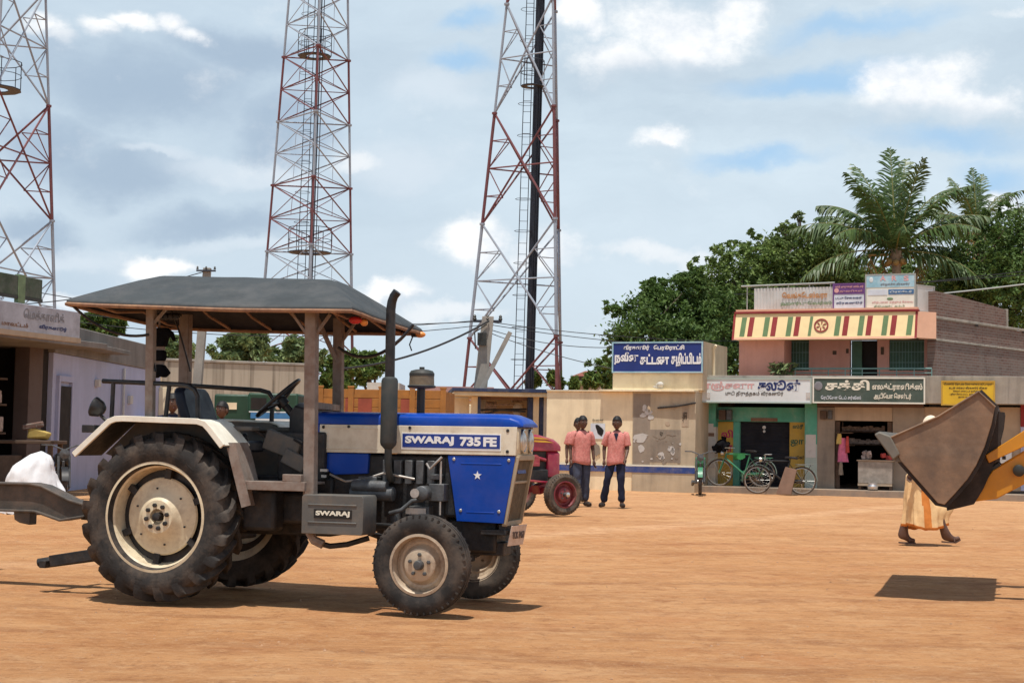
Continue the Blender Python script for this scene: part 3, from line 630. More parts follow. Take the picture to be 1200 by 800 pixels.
# ---------------------------------------------------------------- red tractor
gr=ground(664,604); RF=Frame((gr.x,gr.y),-40)   # local origin: near front wheel contact
t=thing('tractor','smaller red tractor with yellow decals, half hidden behind the blue tractor','tractor',(gr.x,gr.y,0),-40,'farm tractors')
fr=(0,.12,.345); wheel_front(t,(0,.10,.345),False,rad(-8),'red_rim','rubber_dusty',.345); wheel_front(t,(0,1.25,.345),True,rad(-8),'red_rim','rubber_dusty',.345)
cy=.675; nx=RF.loc(658,535,cy-.25)[0]-.40
def rr_(x,w,zt,zb): x+=nx; return [(x,cy-w,zb),(x,cy-w,zt-.06),(x,cy-w*.8,zt-.012),(x,cy,zt),(x,cy+w*.8,zt-.012),(x,cy+w,zt-.06),(x,cy+w,zb)]
b=MB(); b.loft([rr_(-1.5,.27,1.40,1.05),rr_(-.8,.275,1.385,1.05),rr_(-.1,.27,1.33,1.05),rr_(.25,.255,1.26,1.05),rr_(.40,.23,1.18,1.05)])
b.loft([rr_(.10,.255,1.06,.62),rr_(.30,.25,1.06,.62),rr_(.38,.23,1.06,.62)]); hd=b.build('hood','red_paint',t,ang=50,bev=.01)
b=MB()
b.prism([(nx-0.750,1.30),(nx-0.100,1.275),(nx+0.150,1.24),(nx-0.350,1.255),(nx-0.750,1.265)],cy-.283,cy-.262); b.prism([(nx-0.550,1.235),(nx+0.000,1.225),(nx+0.200,1.19),(nx-0.100,1.195),(nx-0.300,1.205)],cy-.283,cy-.262); b.build('decal','yellow_decal',hd,ang=0)
b=MB(); b.prism([(nx-0.850,1.225),(nx-0.350,1.215),(nx-0.350,1.175),(nx-0.850,1.18)],cy-.284,cy-.264); b.build('decal','silver_decal',hd,ang=0)
b=MB(); b.box(-1.5,.12,cy-.2,cy+.2,.55,1.06); b.box(-2.4,-1.4,cy-.22,cy+.22,.5,1.0); b.box(-.9,-.1,cy-.32,cy-.18,.55,.75); b.build('engine_block','engine',t,bev=.02)
b=MB(); b.lathe([(.09,-.04),(.09,.04)],16,TY(-.35,cy-.25,.9)); b.box(-.6,-.3,cy-.33,cy-.2,.80,.86); b.box(-.85,-.7,cy-.3,cy-.2,.6,.95); b.tube([(-.9,cy-.25,.95),(-.5,cy-.28,.98),(-.1,cy-.24,.9)],.03,8); b.build('engine_fittings','red_paint',t,bev=.006)
b=MB(); b.bar((0,.15,.40),(0,1.2,.40),.12,.10); b.bar((-.1,cy,.40),(.35,cy,.52),.2,.16); b.bar((0,.22,.52),(-.9,.45,.6),.035); b.build('front_axle','red_paint',t,bev=.01)
b=MB(); b.lathe([(.0,0),(.04,.0),(.04,.05),(0,.06)],12,TY(0,.02,.345)); b.build('hub_cap','chrome',t)
for s,far in ((-1,False),(1,True)):
    w=sub('rear_wheel',t,(-1.9,cy+s*.62,.63),pi if far else 0); tyre_rear(.633).build('tyre','rubber_dusty',w,ang=30); disc_rear().build('wheel_disc','red_paint',w); rim_rear().build('rim','red_paint',w)
    b=MB(); b.strip([(-2.5,1.05),(-2.25,1.32),(-1.6,1.32),(-1.3,1.1)],min(cy+s*.36,cy+s*.82),max(cy+s*.36,cy+s*.82),.02); b.build('fender','red_paint',t)
b=MB(); b.box(-2.0,-1.6,cy-.22,cy+.22,1.0,1.10); b.box(-2.06,-1.96,cy-.22,cy+.22,1.1,1.32); b.build('seat','seat_vinyl',t,bev=.03)
b=MB(); b.tube([(-1.45,cy+.19*cos(a),1.40+.12*sin(a)) for a in [2*pi*k/24 for k in range(24)]],.014,6,closed=True); b.tube([(-1.45,cy,1.40),(-1.2,cy,1.2)],.02,6); b.build('steering_wheel','black_paint',t)

# ---------------------------------------------------------------- backhoe loader
gb=ground(1040,697); BF=Frame((gb.x,gb.y-.25),18)
t=thing('backhoe_loader','yellow loader entering from the side with its brown steel front bucket raised','loader',(BF.o.x,BF.o.y,0),18)
def bl(*pts,b=0.0): return [BF.loc(u,v,b) for u,v in pts]
plate=bl((1041,514),(1100,488),(1147,459),(1166,477),(1162,497),(1154,523),(1144,545),(1134,561),(1120,577),(1107,591),(1099,589),(1056,540))
BW=2.15
bk=sub('bucket',t)
for y0_,y1_ in ((-.02,.012),(BW-.012,BW+.02)): b=MB(); b.prism(plate,y0_,y1_); b.build('side_plate','bucket_steel',bk,ang=20,bev=.004)
shell=[plate[0],plate[11],plate[10],plate[9],plate[8],plate[7],plate[6],plate[5],plate[4],plate[3],plate[2]]
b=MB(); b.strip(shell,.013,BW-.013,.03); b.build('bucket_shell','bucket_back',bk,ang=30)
b=MB(); pe=[V((x,-.028,z)) for x,z in plate]
b.tube(pe[:4],.010,6)
b.build('edge_bead','bucket_steel',bk)
back=bl((1163,480),(1162,497),(1154,523),(1144,545),(1134,561),(1120,577),(1107,592),(1108,600),(1133,592),(1144,574),(1154,552),(1161,528),(1168,500),(1170,482))
for y in (.35,.75,1.4,1.8):
    b=MB(); b.prism([(x+ (0.05 if i>7 else 0),z) for i,(x,z) in enumerate(back)],y-.03,y+.03); b.build('hinge_plate','bucket_back',bk,ang=20)
cut=bl((1025,509),(1031,506),(1044,511),(1055,532),(1047,539)); b=MB(); b.prism(cut,-.045,.03); b.build('side_cutter','bucket_edge',bk,bev=.010)
lip=bl((1025,508),(1031,505),(1057,541),(1050,541)); b=MB(); b.prism(lip,.0,BW); b.build('cutting_edge','bucket_edge',bk,bev=.004)
for y in (.42,1.62):
    b=MB(); lo=[BF.loc(u,v,.42) for u,v in ((1137,588),(1163,551),(1202,528),(1202,566),(1168,584))]; x1,zt=lo[2]; zb=lo[3][1]
    b.prism([lo[0],lo[1],(x1,zt),(x1+1.3,zt+.25),(x1+2.6,1.35),(x1+2.6,1.15),(x1+1.3,zb+.22),(x1,zb),lo[4]],y-.05,y+.05)
    a=b.build('loader_arm','loader_yellow',t,ang=20,bev=.008)
    b=MB(); up=[BF.loc(u,v,.42) for u,v in ((1155,533),(1202,503),(1202,522),(1159,542))]; b.prism([up[0],up[1],(up[1][0]+.9,up[1][1]+.42),(up[2][0]+.9,up[2][1]+.42),up[2],up[3]],y-.12,y-.06); b.build('tipping_link','loader_yellow',a,bev=.006)
    px,pz=BF.loc(1194,551,.42); b=MB(); b.lathe([(.05,0),(.05,.05),(.03,.06)],14,TY(px,y-.05,pz)); b.build('pin','hyd_dark',a)
    hx,hz=BF.loc(1163,553,.42); b=MB(); b.boxc((hx,y,hz-.02),(.20,.07,.12),(0,rad(-35),0)); b.build('lever','hyd_dark',a,bev=.01)
x0=BF.loc(1202,528,.42)[0]
b=MB(); b.box(x0+1.2,x0+4.4,.55,1.6,.55,.85); b.box(x0+1.1,x0+2.5,.62,1.52,.85,1.55); b.build('chassis','loader_yellow',t,bev=.03)
b=MB(); 
for x in (x0+2.55,x0+4.2):
    for y in (.45,1.7): b.box(x-.05,x+.05,y-.05,y+.05,.85,2.6)
b.box(x0+2.4,x0+4.4,.35,1.8,2.6,2.72); b.build('cab','loader_yellow',t,bev=.02)
for x,r in ((x0+1.5,.42),(x0+3.7,.62)):
    for y in (.22,1.93):
        w=sub('wheel',t,(x,y,r)); b=MB(); b.lathe([(r*.55,-.13),(r*.92,-.15),(r,-.1),(r,.1),(r*.92,.15),(r*.55,.13)],36,TY(0,0,0)); b.build('tyre','rubber_dusty',w)
        b=MB(); b.lathe([(r*.55,.12),(r*.5,.04),(r*.2,.06),(0,.06)],24,TY(0,0,0),caps=False); b.build('rim','rim_cream',w)
# ---------------------------------------------------------------- people
def skin_mesh(verts,edges,radii,levels=2,wr=0.0,wf=14.0):
    me=bpy.data.meshes.new('tmp'); me.from_pydata([tuple(v) for v in verts],edges,[])
    o=bpy.data.objects.new('tmp',me); col.objects.link(o)
    o.modifiers.new('s','SKIN')
    for i,r in enumerate(radii):
        sv=me.skin_vertices[0].data[i]; sv.radius=r if isinstance(r,tuple) else (r,r); sv.use_root=(i==0)
    ss=o.modifiers.new('u','SUBSURF'); ss.levels=levels; ss.render_levels=levels
    dg=bpy.context.evaluated_depsgraph_get(); m2=bpy.data.meshes.new_from_object(o.evaluated_get(dg))
    bpy.data.objects.remove(o)
    vs=[v.co.copy() for v in m2.vertices]; nn=[v.normal.copy() for v in m2.vertices]; fs=[tuple(p.vertices) for p in m2.polygons]
    if wr: vs=[v+n*(wr*NZ.noise(V((v.x*wf,v.y*wf,v.z*wf*.55)))) for v,n in zip(vs,nn)]
    return vs,fs
def add_head(b,c,face,mats_idx=(0,1,2),tilt=0.0,scale=1.0):
    """head facing -y turned by `face` radians about z; material slots: skin, eye white, hair/dark, lip"""
    T=M.Translation(c)@M.Rotation(face,4,'Z')@M.Rotation(tilt,4,'X')@M.Scale(scale,4)
    b.mi=0; n,m=20,14; vs=[];base=len(b.v)
    hb=MB(); hb.sphere((0,0,0),(.074,.092,.112),n,m)
    out=[]
    for x,y,z in hb.v:
        if z<-.02: k=1-.30*min(1,(-z-.02)/.09); x*=k; y=y*(1-.12*min(1,(-z-.02)/.09))-.008*min(1,(-z)/.1)
        if y<0 and abs(x)<.05 and -.02<z<.03: y+=.006*(abs(x)/.05)
        out.append((x,y,z))
    b.add(out,hb.f,T)
    b.add(*(lambda q:(q.v,q.f))(MB().loft([[(-.010,-.083,.022),(.010,-.083,.022),(0,-.094,.020)],[(-.017,-.084,-.022),(.017,-.084,-.022),(0,-.116,-.018)],[(-.012,-.084,-.032),(.012,-.084,-.032),(0,-.10,-.031)]])),T)
    for s in (-1,1):
        b.mi=0; b.sphere((s*.076,.008,-.005),(.011,.022,.034),10,7,T); b.sphere((s*.03,-.084,.036),(.022,.010,.006),8,6,T)
        b.mi=1; b.sphere((s*.030,-.083,.018),(.013,.009,.008),8,6,T); b.mi=2; b.sphere((s*.030,-.090,.018),(.0062,.004,.006),8,6,T); b.sphere((s*.032,-.087,.038),(.02,.008,.0045),8,6,T)
    b.mi=3; b.sphere((0,-.085,-.052),(.026,.012,.006),10,6,T); b.sphere((0,-.083,-.062),(.022,.012,.006),10,6,T); b.mi=0
    return T
def hair_cap(T,parent,long=False):
    hb=MB(); hb.sphere((0,.006,.012),(.083,.101,.116),22,16); out=[];
    for x,y,z in hb.v:
        lim=.045 if y<-.02 else (-.02 if y<.03 else -.06)
        if y<-.02: lim=.045+(-.02-y)*.25
        if z<lim: z=lim-.004; x*=.965; y=y*.97
        q=V((x,y,z)); q+=q.normalized()*.006*NZ.noise(q*60); out.append(q)
    b=MB(); b.add(out,hb.f,T); return b.build('hair','hair',parent,ang=80)
def add_hand(b,w,d,side,curl=.5,spread=V((0,-1,0))):
    """palm and five separate bent fingers leaving the wrist w along d"""
    w=V(w); d=V(d).normalized(); x=(spread-d*spread.dot(d)).normalized(); n=d.cross(x)*side
    b.tube([w-d*.01,w+d*.03,w+d*.075,w+d*.088],[.021,.030,.034,.026],8)
    for k,(o,L) in enumerate(((-.027,.062),(-.009,.072),(.010,.068),(.027,.052))):
        p=w+d*.080+x*(-o); q=p+d*(L*.5)-n*(curl*.014); r_=q+(d-n*curl*1.1).normalized()*(L*.32); e=r_+(d*.5-n*curl*1.4).normalized()*(L*.28)
        b.tube([p-d*.015,p,q,r_,e],[.0085,.0095,.0088,.0078,.0055],6)
    p=w+d*.03+x*.026; q=p+(d*.7+x*.8).normalized()*.034-n*.006; r_=q+(d+x*.15-n*.3).normalized()*.026
    b.tube([p-x*.01,p,q,r_],[.012,.0115,.010,.006],6)
def man(name,label,loc,yaw,J,parts,group=None,face=0.0,hair=True,scale=1.0,ho=(0,-.02,.105),tilt=0.0):
    """J: joint positions; parts: materials of shirt and trousers"""
    t=thing(name,label,'person',loc,yaw,group); t.scale=(scale,)*3
    K=['pelvis','belly','chest','neck0','neck1','hipL','kneeL','ankL','ballL','toeL','hipR','kneeR','ankR','ballR','toeR','shL','elL','wrL','shR','elR','wrR']
    ix={k:i for i,k in enumerate(K)}
    E_=[('pelvis','belly'),('belly','chest'),('chest','neck0'),('neck0','neck1')]
    for s in 'LR': E_+=[('pelvis','hip'+s),('hip'+s,'knee'+s),('knee'+s,'ank'+s),('ank'+s,'ball'+s),('ball'+s,'toe'+s),('chest','sh'+s),('sh'+s,'el'+s),('el'+s,'wr'+s)]
    Rr=dict(pelvis=(.135,.10),belly=(.125,.095),chest=(.145,.10),neck0=.065,neck1=.052,hip=.088,knee=.058,ank=.040,ball=.036,toe=.026,sh=.058,el=.040,wr=.027)
    rad_=[Rr.get(k,Rr.get(k[:-1])) for k in K]
    vs,fs=skin_mesh([J[k] for k in K],[(ix[a],ix[b]) for a,b in E_],rad_)
    b=MB(); b.add(vs,fs)
    n1=V(J['neck1']); hc_=n1+V(ho); T=add_head(b,hc_,face,tilt=tilt,scale=1.10)
    for s,sd in (('L',1),('R',-1)):
        w=V(J['wr'+s]); d=w-V(J['el'+s]); add_hand(b,w,d,sd)
    b.build('person_body',['skin_dark','eye_white','hair','lip'],t,ang=60)
    if hair: hair_cap(T,t)
    # shirt
    up=V(J['chest'])-V(J['pelvis']); up.normalize()
    if up.z>.9:
        rgs=[]; sd=len(label)%17; ln=J['neck0'][0]
        for z,rx,ry in ((.795,.178,.128),(.80,.186,.134),(.86,.182,.130),(.93,.176,.126),(1.0,.170,.122),(1.10,.172,.122),(1.20,.180,.122),(1.28,.186,.118),(1.33,.182,.108),(1.365,.150,.092),(1.395,.095,.076),(1.415,.066,.064)):
            ring=[]
            for k in range(40):
                a=2*pi*k/40; q=1+.09*NZ.noise(V((cos(a)*2.2+sd,sin(a)*2.2,z*5)))+.06*NZ.noise(V((cos(a)*5+sd,sin(a)*5,z*13)))+(.03*sin(a*7+sd)*(1.0-z)*3 if z<1.0 else 0)
                ca_,sa_=cos(a),sin(a); e=.82
                ring.append((ln*min(1,max(0,(z-.9)/.5))+rx*.93*q*math.copysign(abs(ca_)**e,ca_),ry*q*math.copysign(abs(sa_)**e,sa_)+.0,z+.022*sin(a*2+sd)*(1 if z<.81 else 0)))
            rgs.append(ring)
        bb=MB(); bb.loft(rgs,caps=False)
        for s in 'LR':
            sh,el=V(J['sh'+s]),V(J['el'+s]); sg=1 if s=='L' else -1; d=(el-sh); P=[sh+V((-sg*.05,0,.002)),sh+V((-sg*.005,0,-.005)),sh.lerp(el,.22),sh.lerp(el,.5),sh.lerp(el,.72),sh.lerp(el,.80)]
            i0=len(bb.v); bb.tube(P,[.060,.068,.070,.069,.073,.072],16,caps=False)
            for q in range(i0,len(bb.v)): v=V(bb.v[q]); bb.v[q]=tuple(v+V((NZ.noise(v*14),NZ.noise(v*14+V((5,5,5))),0))*.012)
        if 'open-necked' in label: nb=MB(); nb.add([(-.035,-.112,1.37),(.05,-.112,1.37),(.012,-.131,1.22)],[(0,1,2)]); nb.add([(-.035,-.09,1.37),(.05,-.09,1.37),(.012,-.112,1.22)],[(2,1,0)]); nb.build('undershirt','jeans_dark',t,ang=0)
        so=bb.build('shirt',parts[0],t,ang=70); sm_=so.modifiers.new('th','SOLIDIFY'); sm_.thickness=.005
    else:
        sv=[J['belly'],J['chest'],V(J['neck0'])-up*.03,V(J['pelvis'])-up*.09]; se=[(0,1),(1,2),(0,3)]; sr=[(.152,.112),(.158,.112),(.085,.075),(.160,.122)]
        for s in 'LR':
            sh,el=V(J['sh'+s]),V(J['el'+s]); i=len(sv); sv+=[sh+V((0,0,-.012)),sh.lerp(el,.42),sh.lerp(el,.80)]; se+=[(1,i),(i,i+1),(i+1,i+2)]; sr+=[.062,.064,.066]
        vs,fs=skin_mesh(sv,se,sr,2,.022,13); bb=MB(); bb.add(vs,fs); so=bb.build('shirt',parts[0],t,ang=70)
    bb=MB(); c=V(J['neck0']); 
    for s in (-1,1): bb.add([c+V((s*.005,-.085,-.045)),c+V((s*.065,-.05,.0)),c+V((s*.055,-.02,.035)),c+V((s*.02,-.07,.02))],[(0,1,2,3)])
    bb.tube([c+V((cos(a)*.062,sin(a)*.062-.005,.012+.012*sin(a))) for a in [2*pi*k/16 for k in range(16)]],.012,6,closed=True)
    bb.build('collar',parts[0],so)
    if parts[1]:
        sv=[J['pelvis'],V(J['pelvis'])+up*.06]; se=[(0,1)]; sr=[(.143,.112),(.135,.105)]
        for s in 'LR':
            h,k_,a=V(J['hip'+s]),V(J['knee'+s]),V(J['ank'+s]); i=len(sv); sv+=[h,h.lerp(k_,.5),k_,k_.lerp(a,.5),a+(k_-a).normalized()*.01]; se+=[(0,i),(i,i+1),(i+1,i+2),(i+2,i+3),(i+3,i+4)]; sr+=[.098,.088,.074,.070,.072]
        vs,fs=skin_mesh(sv,se,sr,2,.016,16); bb=MB(); bb.add(vs,fs); bb.build('trousers',parts[1],t,ang=70)
    for s in 'LR':
        bb=MB()
        a,bl_,to=V(J['ank'+s]),V(J['ball'+s]),V(J['toe'+s]); bk=a+(a-bl_).normalized()*.03; bk.z=bl_.z
        bb.tube([bk,V((a.x,a.y,bl_.z+.008)),bl_+V((0,0,.004)),to],[.036,.044,.047,.030],10)
        bb.build('shoe','shoe',t,ang=60)
    return t
def standing(wide=.10,armL=(.222,-.045,.86),armR=(-.222,-.045,.86),elL=(.218,.03,1.10),elR=(-.218,.03,1.10),lean=0.0,kL=0.0,kR=0.0,fL=(0,0),fR=(0,0)):
    J=dict(pelvis=(0,0,.90),belly=(0,-.005,1.06),chest=(lean*.5,-.0,1.26),neck0=(lean,.0,1.395),neck1=(lean,-.012,1.455),shL=(.165+lean,.005,1.352),shR=(-.165+lean,.005,1.352),elL=elL,elR=elR,wrL=armL,wrR=armR)
    for s,q,k,f in (('L',1,kL,fL),('R',-1,kR,fR)):
        J['hip'+s]=(q*.085,0,.86); J['knee'+s]=(q*(.085+wide)/2+f[0]*.5,-.02+k+f[1]*.5,.47); J['ank'+s]=(q*wide+f[0],.02+f[1],.085); J['ball'+s]=(q*(wide+.03)+f[0],-.09+f[1],.042); J['toe'+s]=(q*(wide+.045)+f[0],-.155+f[1],.034)
    return J
gm=ground(681,593)
man('person','man in salmon shirt and blue jeans standing just behind the red front wheel',gm,-14,standing(wide=.085,lean=.0,fL=(.02,.05)),('shirt_pink','jeans'),face=rad(8))
man('person','man almost hidden behind the shoulder of the man by the red wheel',ground(676,587.5),-4,standing(wide=.08),('shirt_pink','jeans_dark'),scale=.99)
J=standing(wide=.10,elL=(.215,-.0,1.09),armL=(.185,-.15,.90),elR=(-.225,.05,1.10),armR=(-.215,-.04,.87),fR=(-.13,.03),fL=(.02,-.04),kR=-.04,lean=.015)
man('person','man in open-necked salmon shirt standing alone with feet apart before the cream wall',ground(721,594.5),8,J,('shirt_pink','jeans_dark'),face=rad(-12))
for (u,v,Y,lab,mm) in ((203,462,21.5,'man in dark clothes glimpsed behind the guard rail and seat of the blue tractor','jeans_dark'),(261,471,24.0,'man in brown clothes glimpsed between the seat and steering wheel of the blue tractor','wood_brown')):
    p=at(u,v,Y); man('person',lab,(p.x,p.y,0),0,standing(),(mm,'jeans_dark'),face=rad(30 if u<230 else -30),scale=p.z/1.68)
# white cloth bundle at the left
ps=at(38,560,23.5); kk=23.5/FPX
t=thing('cloth_bundle','white cloth bundle heaped near the left shopfront, just above the trailer drawbar','bundle',(ps.x,ps.y,0),0)
b=MB(); zt_=at(40,530,23.5).z; rings=[]
for i in range(22):
    h=i/21; z=zt_*h; ring=[]
    for j in range(56):
        a=2*pi*j/56; w_=(1-h**2.6)**.5 if h<1 else 0.0; w_=max(w_,.03)
        q=1+.16*NZ.noise(V((cos(a)*1.8,sin(a)*1.8,z*2.2)))+.10*sin(a*8+4*NZ.noise(V((cos(a)*2,sin(a)*2,z*3))))*(1-h*.5)+.05*NZ.noise(V((cos(a)*6,sin(a)*6,z*9)))
        ring.append((.10*h*h+.05*sin(h*7)+ (.43*w_*q)*cos(a),(.34*w_*q)*sin(a),z+.05*NZ.noise(V((cos(a)*3,sin(a)*3,h*4)))))
    rings.append(ring)
b.loft(rings); b.build('cloth','white_cloth',t,ang=80)

# walking figure in the cream robe
pm=ground(1084,637)
t=thing('person','figure in cream and orange robe walking behind the raised loader bucket','person',(pm.x,pm.y,0),0)
K=dict(pelvis=(-.10,0,.88),belly=(-.07,0,1.03),chest=(-.02,0,1.23),neck0=(.01,0,1.36),neck1=(.035,0,1.42),hipL=(-.10,.085,.84),kneeL=(-.17,.07,.47),ankL=(-.27,.06,.10),ballL=(-.18,.06,.040),toeL=(-.11,.06,.034),
  hipR=(-.09,-.085,.84),kneeR=(.10,-.07,.48),ankR=(.27,-.07,.10),ballR=(.365,-.07,.065),toeR=(.43,-.07,.092),shL=(-.01,.16,1.31),elL=(.10,.20,1.08),wrL=(.24,.16,.98),shR=(-.02,-.16,1.31),elR=(-.18,-.20,1.10),wrR=(-.235,-.20,.93))
K['heelL']=(-.325,.06,.075); K['heelR']=(.225,-.07,.045)
K['ankL']=(-.275,.06,.125); K['kneeL']=(-.19,.07,.48); K['ankR']=(.245,-.07,.115); K['kneeR']=(.13,-.07,.50)
KK=list(K); ix={k:i for i,k in enumerate(KK)}
E_=[('pelvis','belly'),('belly','chest'),('chest','neck0'),('neck0','neck1')]
for s in 'LR': E_+=[('pelvis','hip'+s),('hip'+s,'knee'+s),('knee'+s,'ank'+s),('ank'+s,'heel'+s),('ank'+s,'ball'+s),('ball'+s,'toe'+s),('chest','sh'+s),('sh'+s,'el'+s),('el'+s,'wr'+s)]
Rr=dict(heel=.036,pelvis=(.12,.10),belly=(.11,.09),chest=(.13,.10),neck0=.06,neck1=.05,hip=.08,knee=.062,ank=.048,ball=.040,toe=.028,sh=.054,el=.038,wr=.026)
vs,fs=skin_mesh([K[k] for k in KK],[(ix[a],ix[b]) for a,b in E_],[Rr.get(k,Rr.get(k[:-1])) for k in KK])
b=MB(); b.add(vs,fs); T=add_head(b,V((.075,0,1.525)),rad(90),tilt=rad(6))
add_hand(b,K['wrR'],V((-.25,0,-1)),-1,.9,V((1,0,0))); add_hand(b,K['wrL'],V((.8,-.1,-.4)),1,.8,V((0,0,1)))
b.build('person_body',['skin_dark','eye_white','hair','lip'],t,ang=60)
hb=MB(); hb.sphere((0,.006,.014),(.084,.102,.116),22,16); b=MB(); b.add([(x,y,max(z,-.02) if y<.0 else max(z,-.07)) for x,y,z in hb.v],hb.f,T); b.build('head_cloth','head_cloth',t,ang=80)
# robe: lofted rings with hanging folds
def robe_ring(z,n=72):
    h=(z-.20)/1.14; h=max(0,min(1,h))
    cx=(-.035*(1-h)-.06*min(1,h*1.6)) if h<.6 else -.05+.04*(h-.6)/.4
    rx=.115*(1-h)**1.1+.125; ry=.09*(1-h)+.115
    if h>.8: rx*=1-.25*(h-.8)/.2; ry*=1+.10*(h-.8)/.2
    out=[]
    for j in range(n):
        a=2*pi*j/n; f=(1-h)*1.15+.15
        k=1+f*(.075*sin(9*a+2.2*NZ.noise(V((cos(a)*1.5,sin(a)*1.5,z*1.3))))+.035*sin(17*a+z*5)+.05*NZ.noise(V((cos(a)*3,sin(a)*3,z*4))))
        x=cx+rx*k*cos(a)+.07*(1-h)*max(0,cos(a)); y=ry*k*sin(a)
        zz=z+(.035*sin(a*2+.6)+.05*max(0,cos(a)) +.02*NZ.noise(V((cos(a)*3,sin(a)*3,1))))*(1-h)**2
        # the front corner of the cloth swings out over the leading knee
        x+=max(0,cos(a))**2*.14*math.exp(-((h-.22)/.10)**2)
        out.append((x,y,zz))
    return out
rings=[robe_ring(.20+1.14*k/34) for k in range(35)]; n=72
b=MB(); b.loft(rings,caps=False)
for i in range(34):
    for j in range(n):
        a=2*pi*(j+.5)/n; da=(a-(3*pi/2+.10-.12*(i/34)))
        if abs(da)<.20 or i==0: b.m[i*n+j]=1
r=b.build('robe',['robe_cream','robe_orange'],t,ang=80)
sm=r.modifiers.new('th','SOLIDIFY'); sm.thickness=.006
b=MB()
for s in 'LR':
    sh,el=V(K['sh'+s]),V(K['el'+s]); 
    b.tube([sh+V((0,0,.03)),sh,sh.lerp(el,.4),sh.lerp(el,.8)],[.05,.08,.085,.095],14)
c=V(K['neck0']); b.tube([V((-.02,.10,1.34)),V((-.06,-.02,1.38)),V((.02,-.12,1.30)),V((.06,-.15,1.12)),V((.0,-.16,.95))],[.05,.05,.05,.05,.04],10)
b.build('shawl','robe_orange',r,ang=70)
for s in 'LR':
    b=MB()
    a,bl_,to=V(K['ank'+s]),V(K['ball'+s]),V(K['toe'+s]); d=(to-bl_).normalized(); bk=V((a.x-.045,a.y,.018 if s=='L' else .045))
    b.loft([[p+V((0,-w,0)),p+V((0,w,0)),p+V((0,w,-.018)),p+V((0,-w,-.018))] for p,w in ((bk,.03),(bk.lerp(bl_-V((0,0,.03)),.5),.035),(bl_-V((0,0,.026)),.045),(to-V((0,0,.018)),.032))])
    m_=bl_.lerp(a,.15); b.tube([m_+V((0,-.045,-.03)),m_+V((0,-.03,.022)),m_+V((0,.03,.022)),m_+V((0,.045,-.03))],.010,6)
    b.build('sandal','sandal',t,ang=50)
# ---------------------------------------------------------------- shop row on the right
ps_=at(940,578,38.0); SF=Frame((ps_.x,ps_.y),20); SL=SF.loc
ST=thing('shop_building','two-storey building with small shops below and a pink flat with striped parapet above','building',(ps_.x,ps_.y,0),20)
def rect(b,u0,v0,u1,v1,d0,d1,F=None,ref=None):
    """box whose front face (depth d0) fills the given span of the front"""
    F=F or SF; rb=d0 if ref is None else ref
    x0=F.x(u0,(v0+v1)/2,rb);x1=F.x(u1,(v0+v1)/2,rb);um=(u0+u1)/2;z1=F.z(um,v0,rb);z0=F.z(um,v1,rb)
    return b.box(x0,x1,d0,d1,z0,z1)
def X(u,b=0.0): return SF.x(u,520,b)
def Z(v,u=950,b=0.0): return SF.z(u,v,b)
xL,xR=X(818),X(1290)
zf=.14; zt=Z(441); zs_=Z(472)     # floor, roof top, underside of the band
b=MB(); b.box(xL-.05,xR,-.62,.0,-.05,zf-.004); b.box(xL,xR,0,8,-.05,zf); b.build('plinth','plinth',ST,bev=.01)
b=MB(); b.box(xL,xR,-.55,.35,zs_,zt-.002); b.box(xL,xR,.35,8,zt-.18,zt-.004); ph=b.build('roof_slab','concrete_band',ST,bev=.01)
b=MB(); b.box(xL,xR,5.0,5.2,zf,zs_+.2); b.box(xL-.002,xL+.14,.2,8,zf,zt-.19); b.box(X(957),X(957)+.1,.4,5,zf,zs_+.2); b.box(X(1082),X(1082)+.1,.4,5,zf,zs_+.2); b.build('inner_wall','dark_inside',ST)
def wallpart(name,m,spans,d0=0.0,d1=.35,bev=.006):
    for u0,v0,u1,v1 in spans:
        b=MB(); rect(b,u0,v0,u1,v1,d0,d1); o=b.build(name,m,ST,bev=bev)
    return o
zb_v=575
wallpart('pillar','white_wash',[(826,500,838.5,zb_v)]); wallpart('pillar','teal_paint',[(826,471,838.5,500)]); wallpart('pillar','teal_paint',[(943,471,957.5,520)]); wallpart('pillar','teal_pale',[(943,520,957.5,zb_v)])
wallpart('lintel','teal_paint',[(838.5,477,943,494)],.25,.45); wallpart('side_wall','teal_paint',[(859,494,866.5,zb_v),(838.5,494,841,zb_v)],.25,.45)
wallpart('painted_panel','yellow_panel',[(841,494,859,zb_v)],.26,.44); wallpart('painted_panel','yellow_panel',[(925,494,943,zb_v)],.26,.44)
wallpart('fascia_beam','brown_beam',[(957.5,471.5,1082,477)],-.02,.3)
wallpart('lintel','beige_wall',[(978,477,1046,493)],.02,.3); wallpart('shop_wall','plaster_grey',[(957.5,477,978,zb_v),(1046,477,1083,zb_v)],.0,.3)
wallpart('shop_wall','beige_wall',[(1083,477,1160,zb_v),(1173,477,1196,zb_v),(1160,477,1173,494)],.05,.35); wallpart('pillar','stripe_maroon',[(1196,471,1206,500)],-.02,.3); wallpart('pillar','lavender',[(1196,500,1206,zb_v)],-.02,.3); wallpart('shop_wall','lavender',[(1206,477,1290,zb_v)],.05,.35)
wallpart('door','wood_dark',[(1160,494,1173,zb_v)],.20,.26)
# meter boxes under the sign
for u0,u1 in ((842,850),(851,857),(961,968),(970,975)):
    b=MB(); rect(b,u0,480,u1,492,.02,.20) if u0<900 else rect(b,u0,481,u1,491,-.10,-.01); b.build('meter_box','wood_dark' if u0 in (842,961) else 'engine_grey',ST,bev=.01)
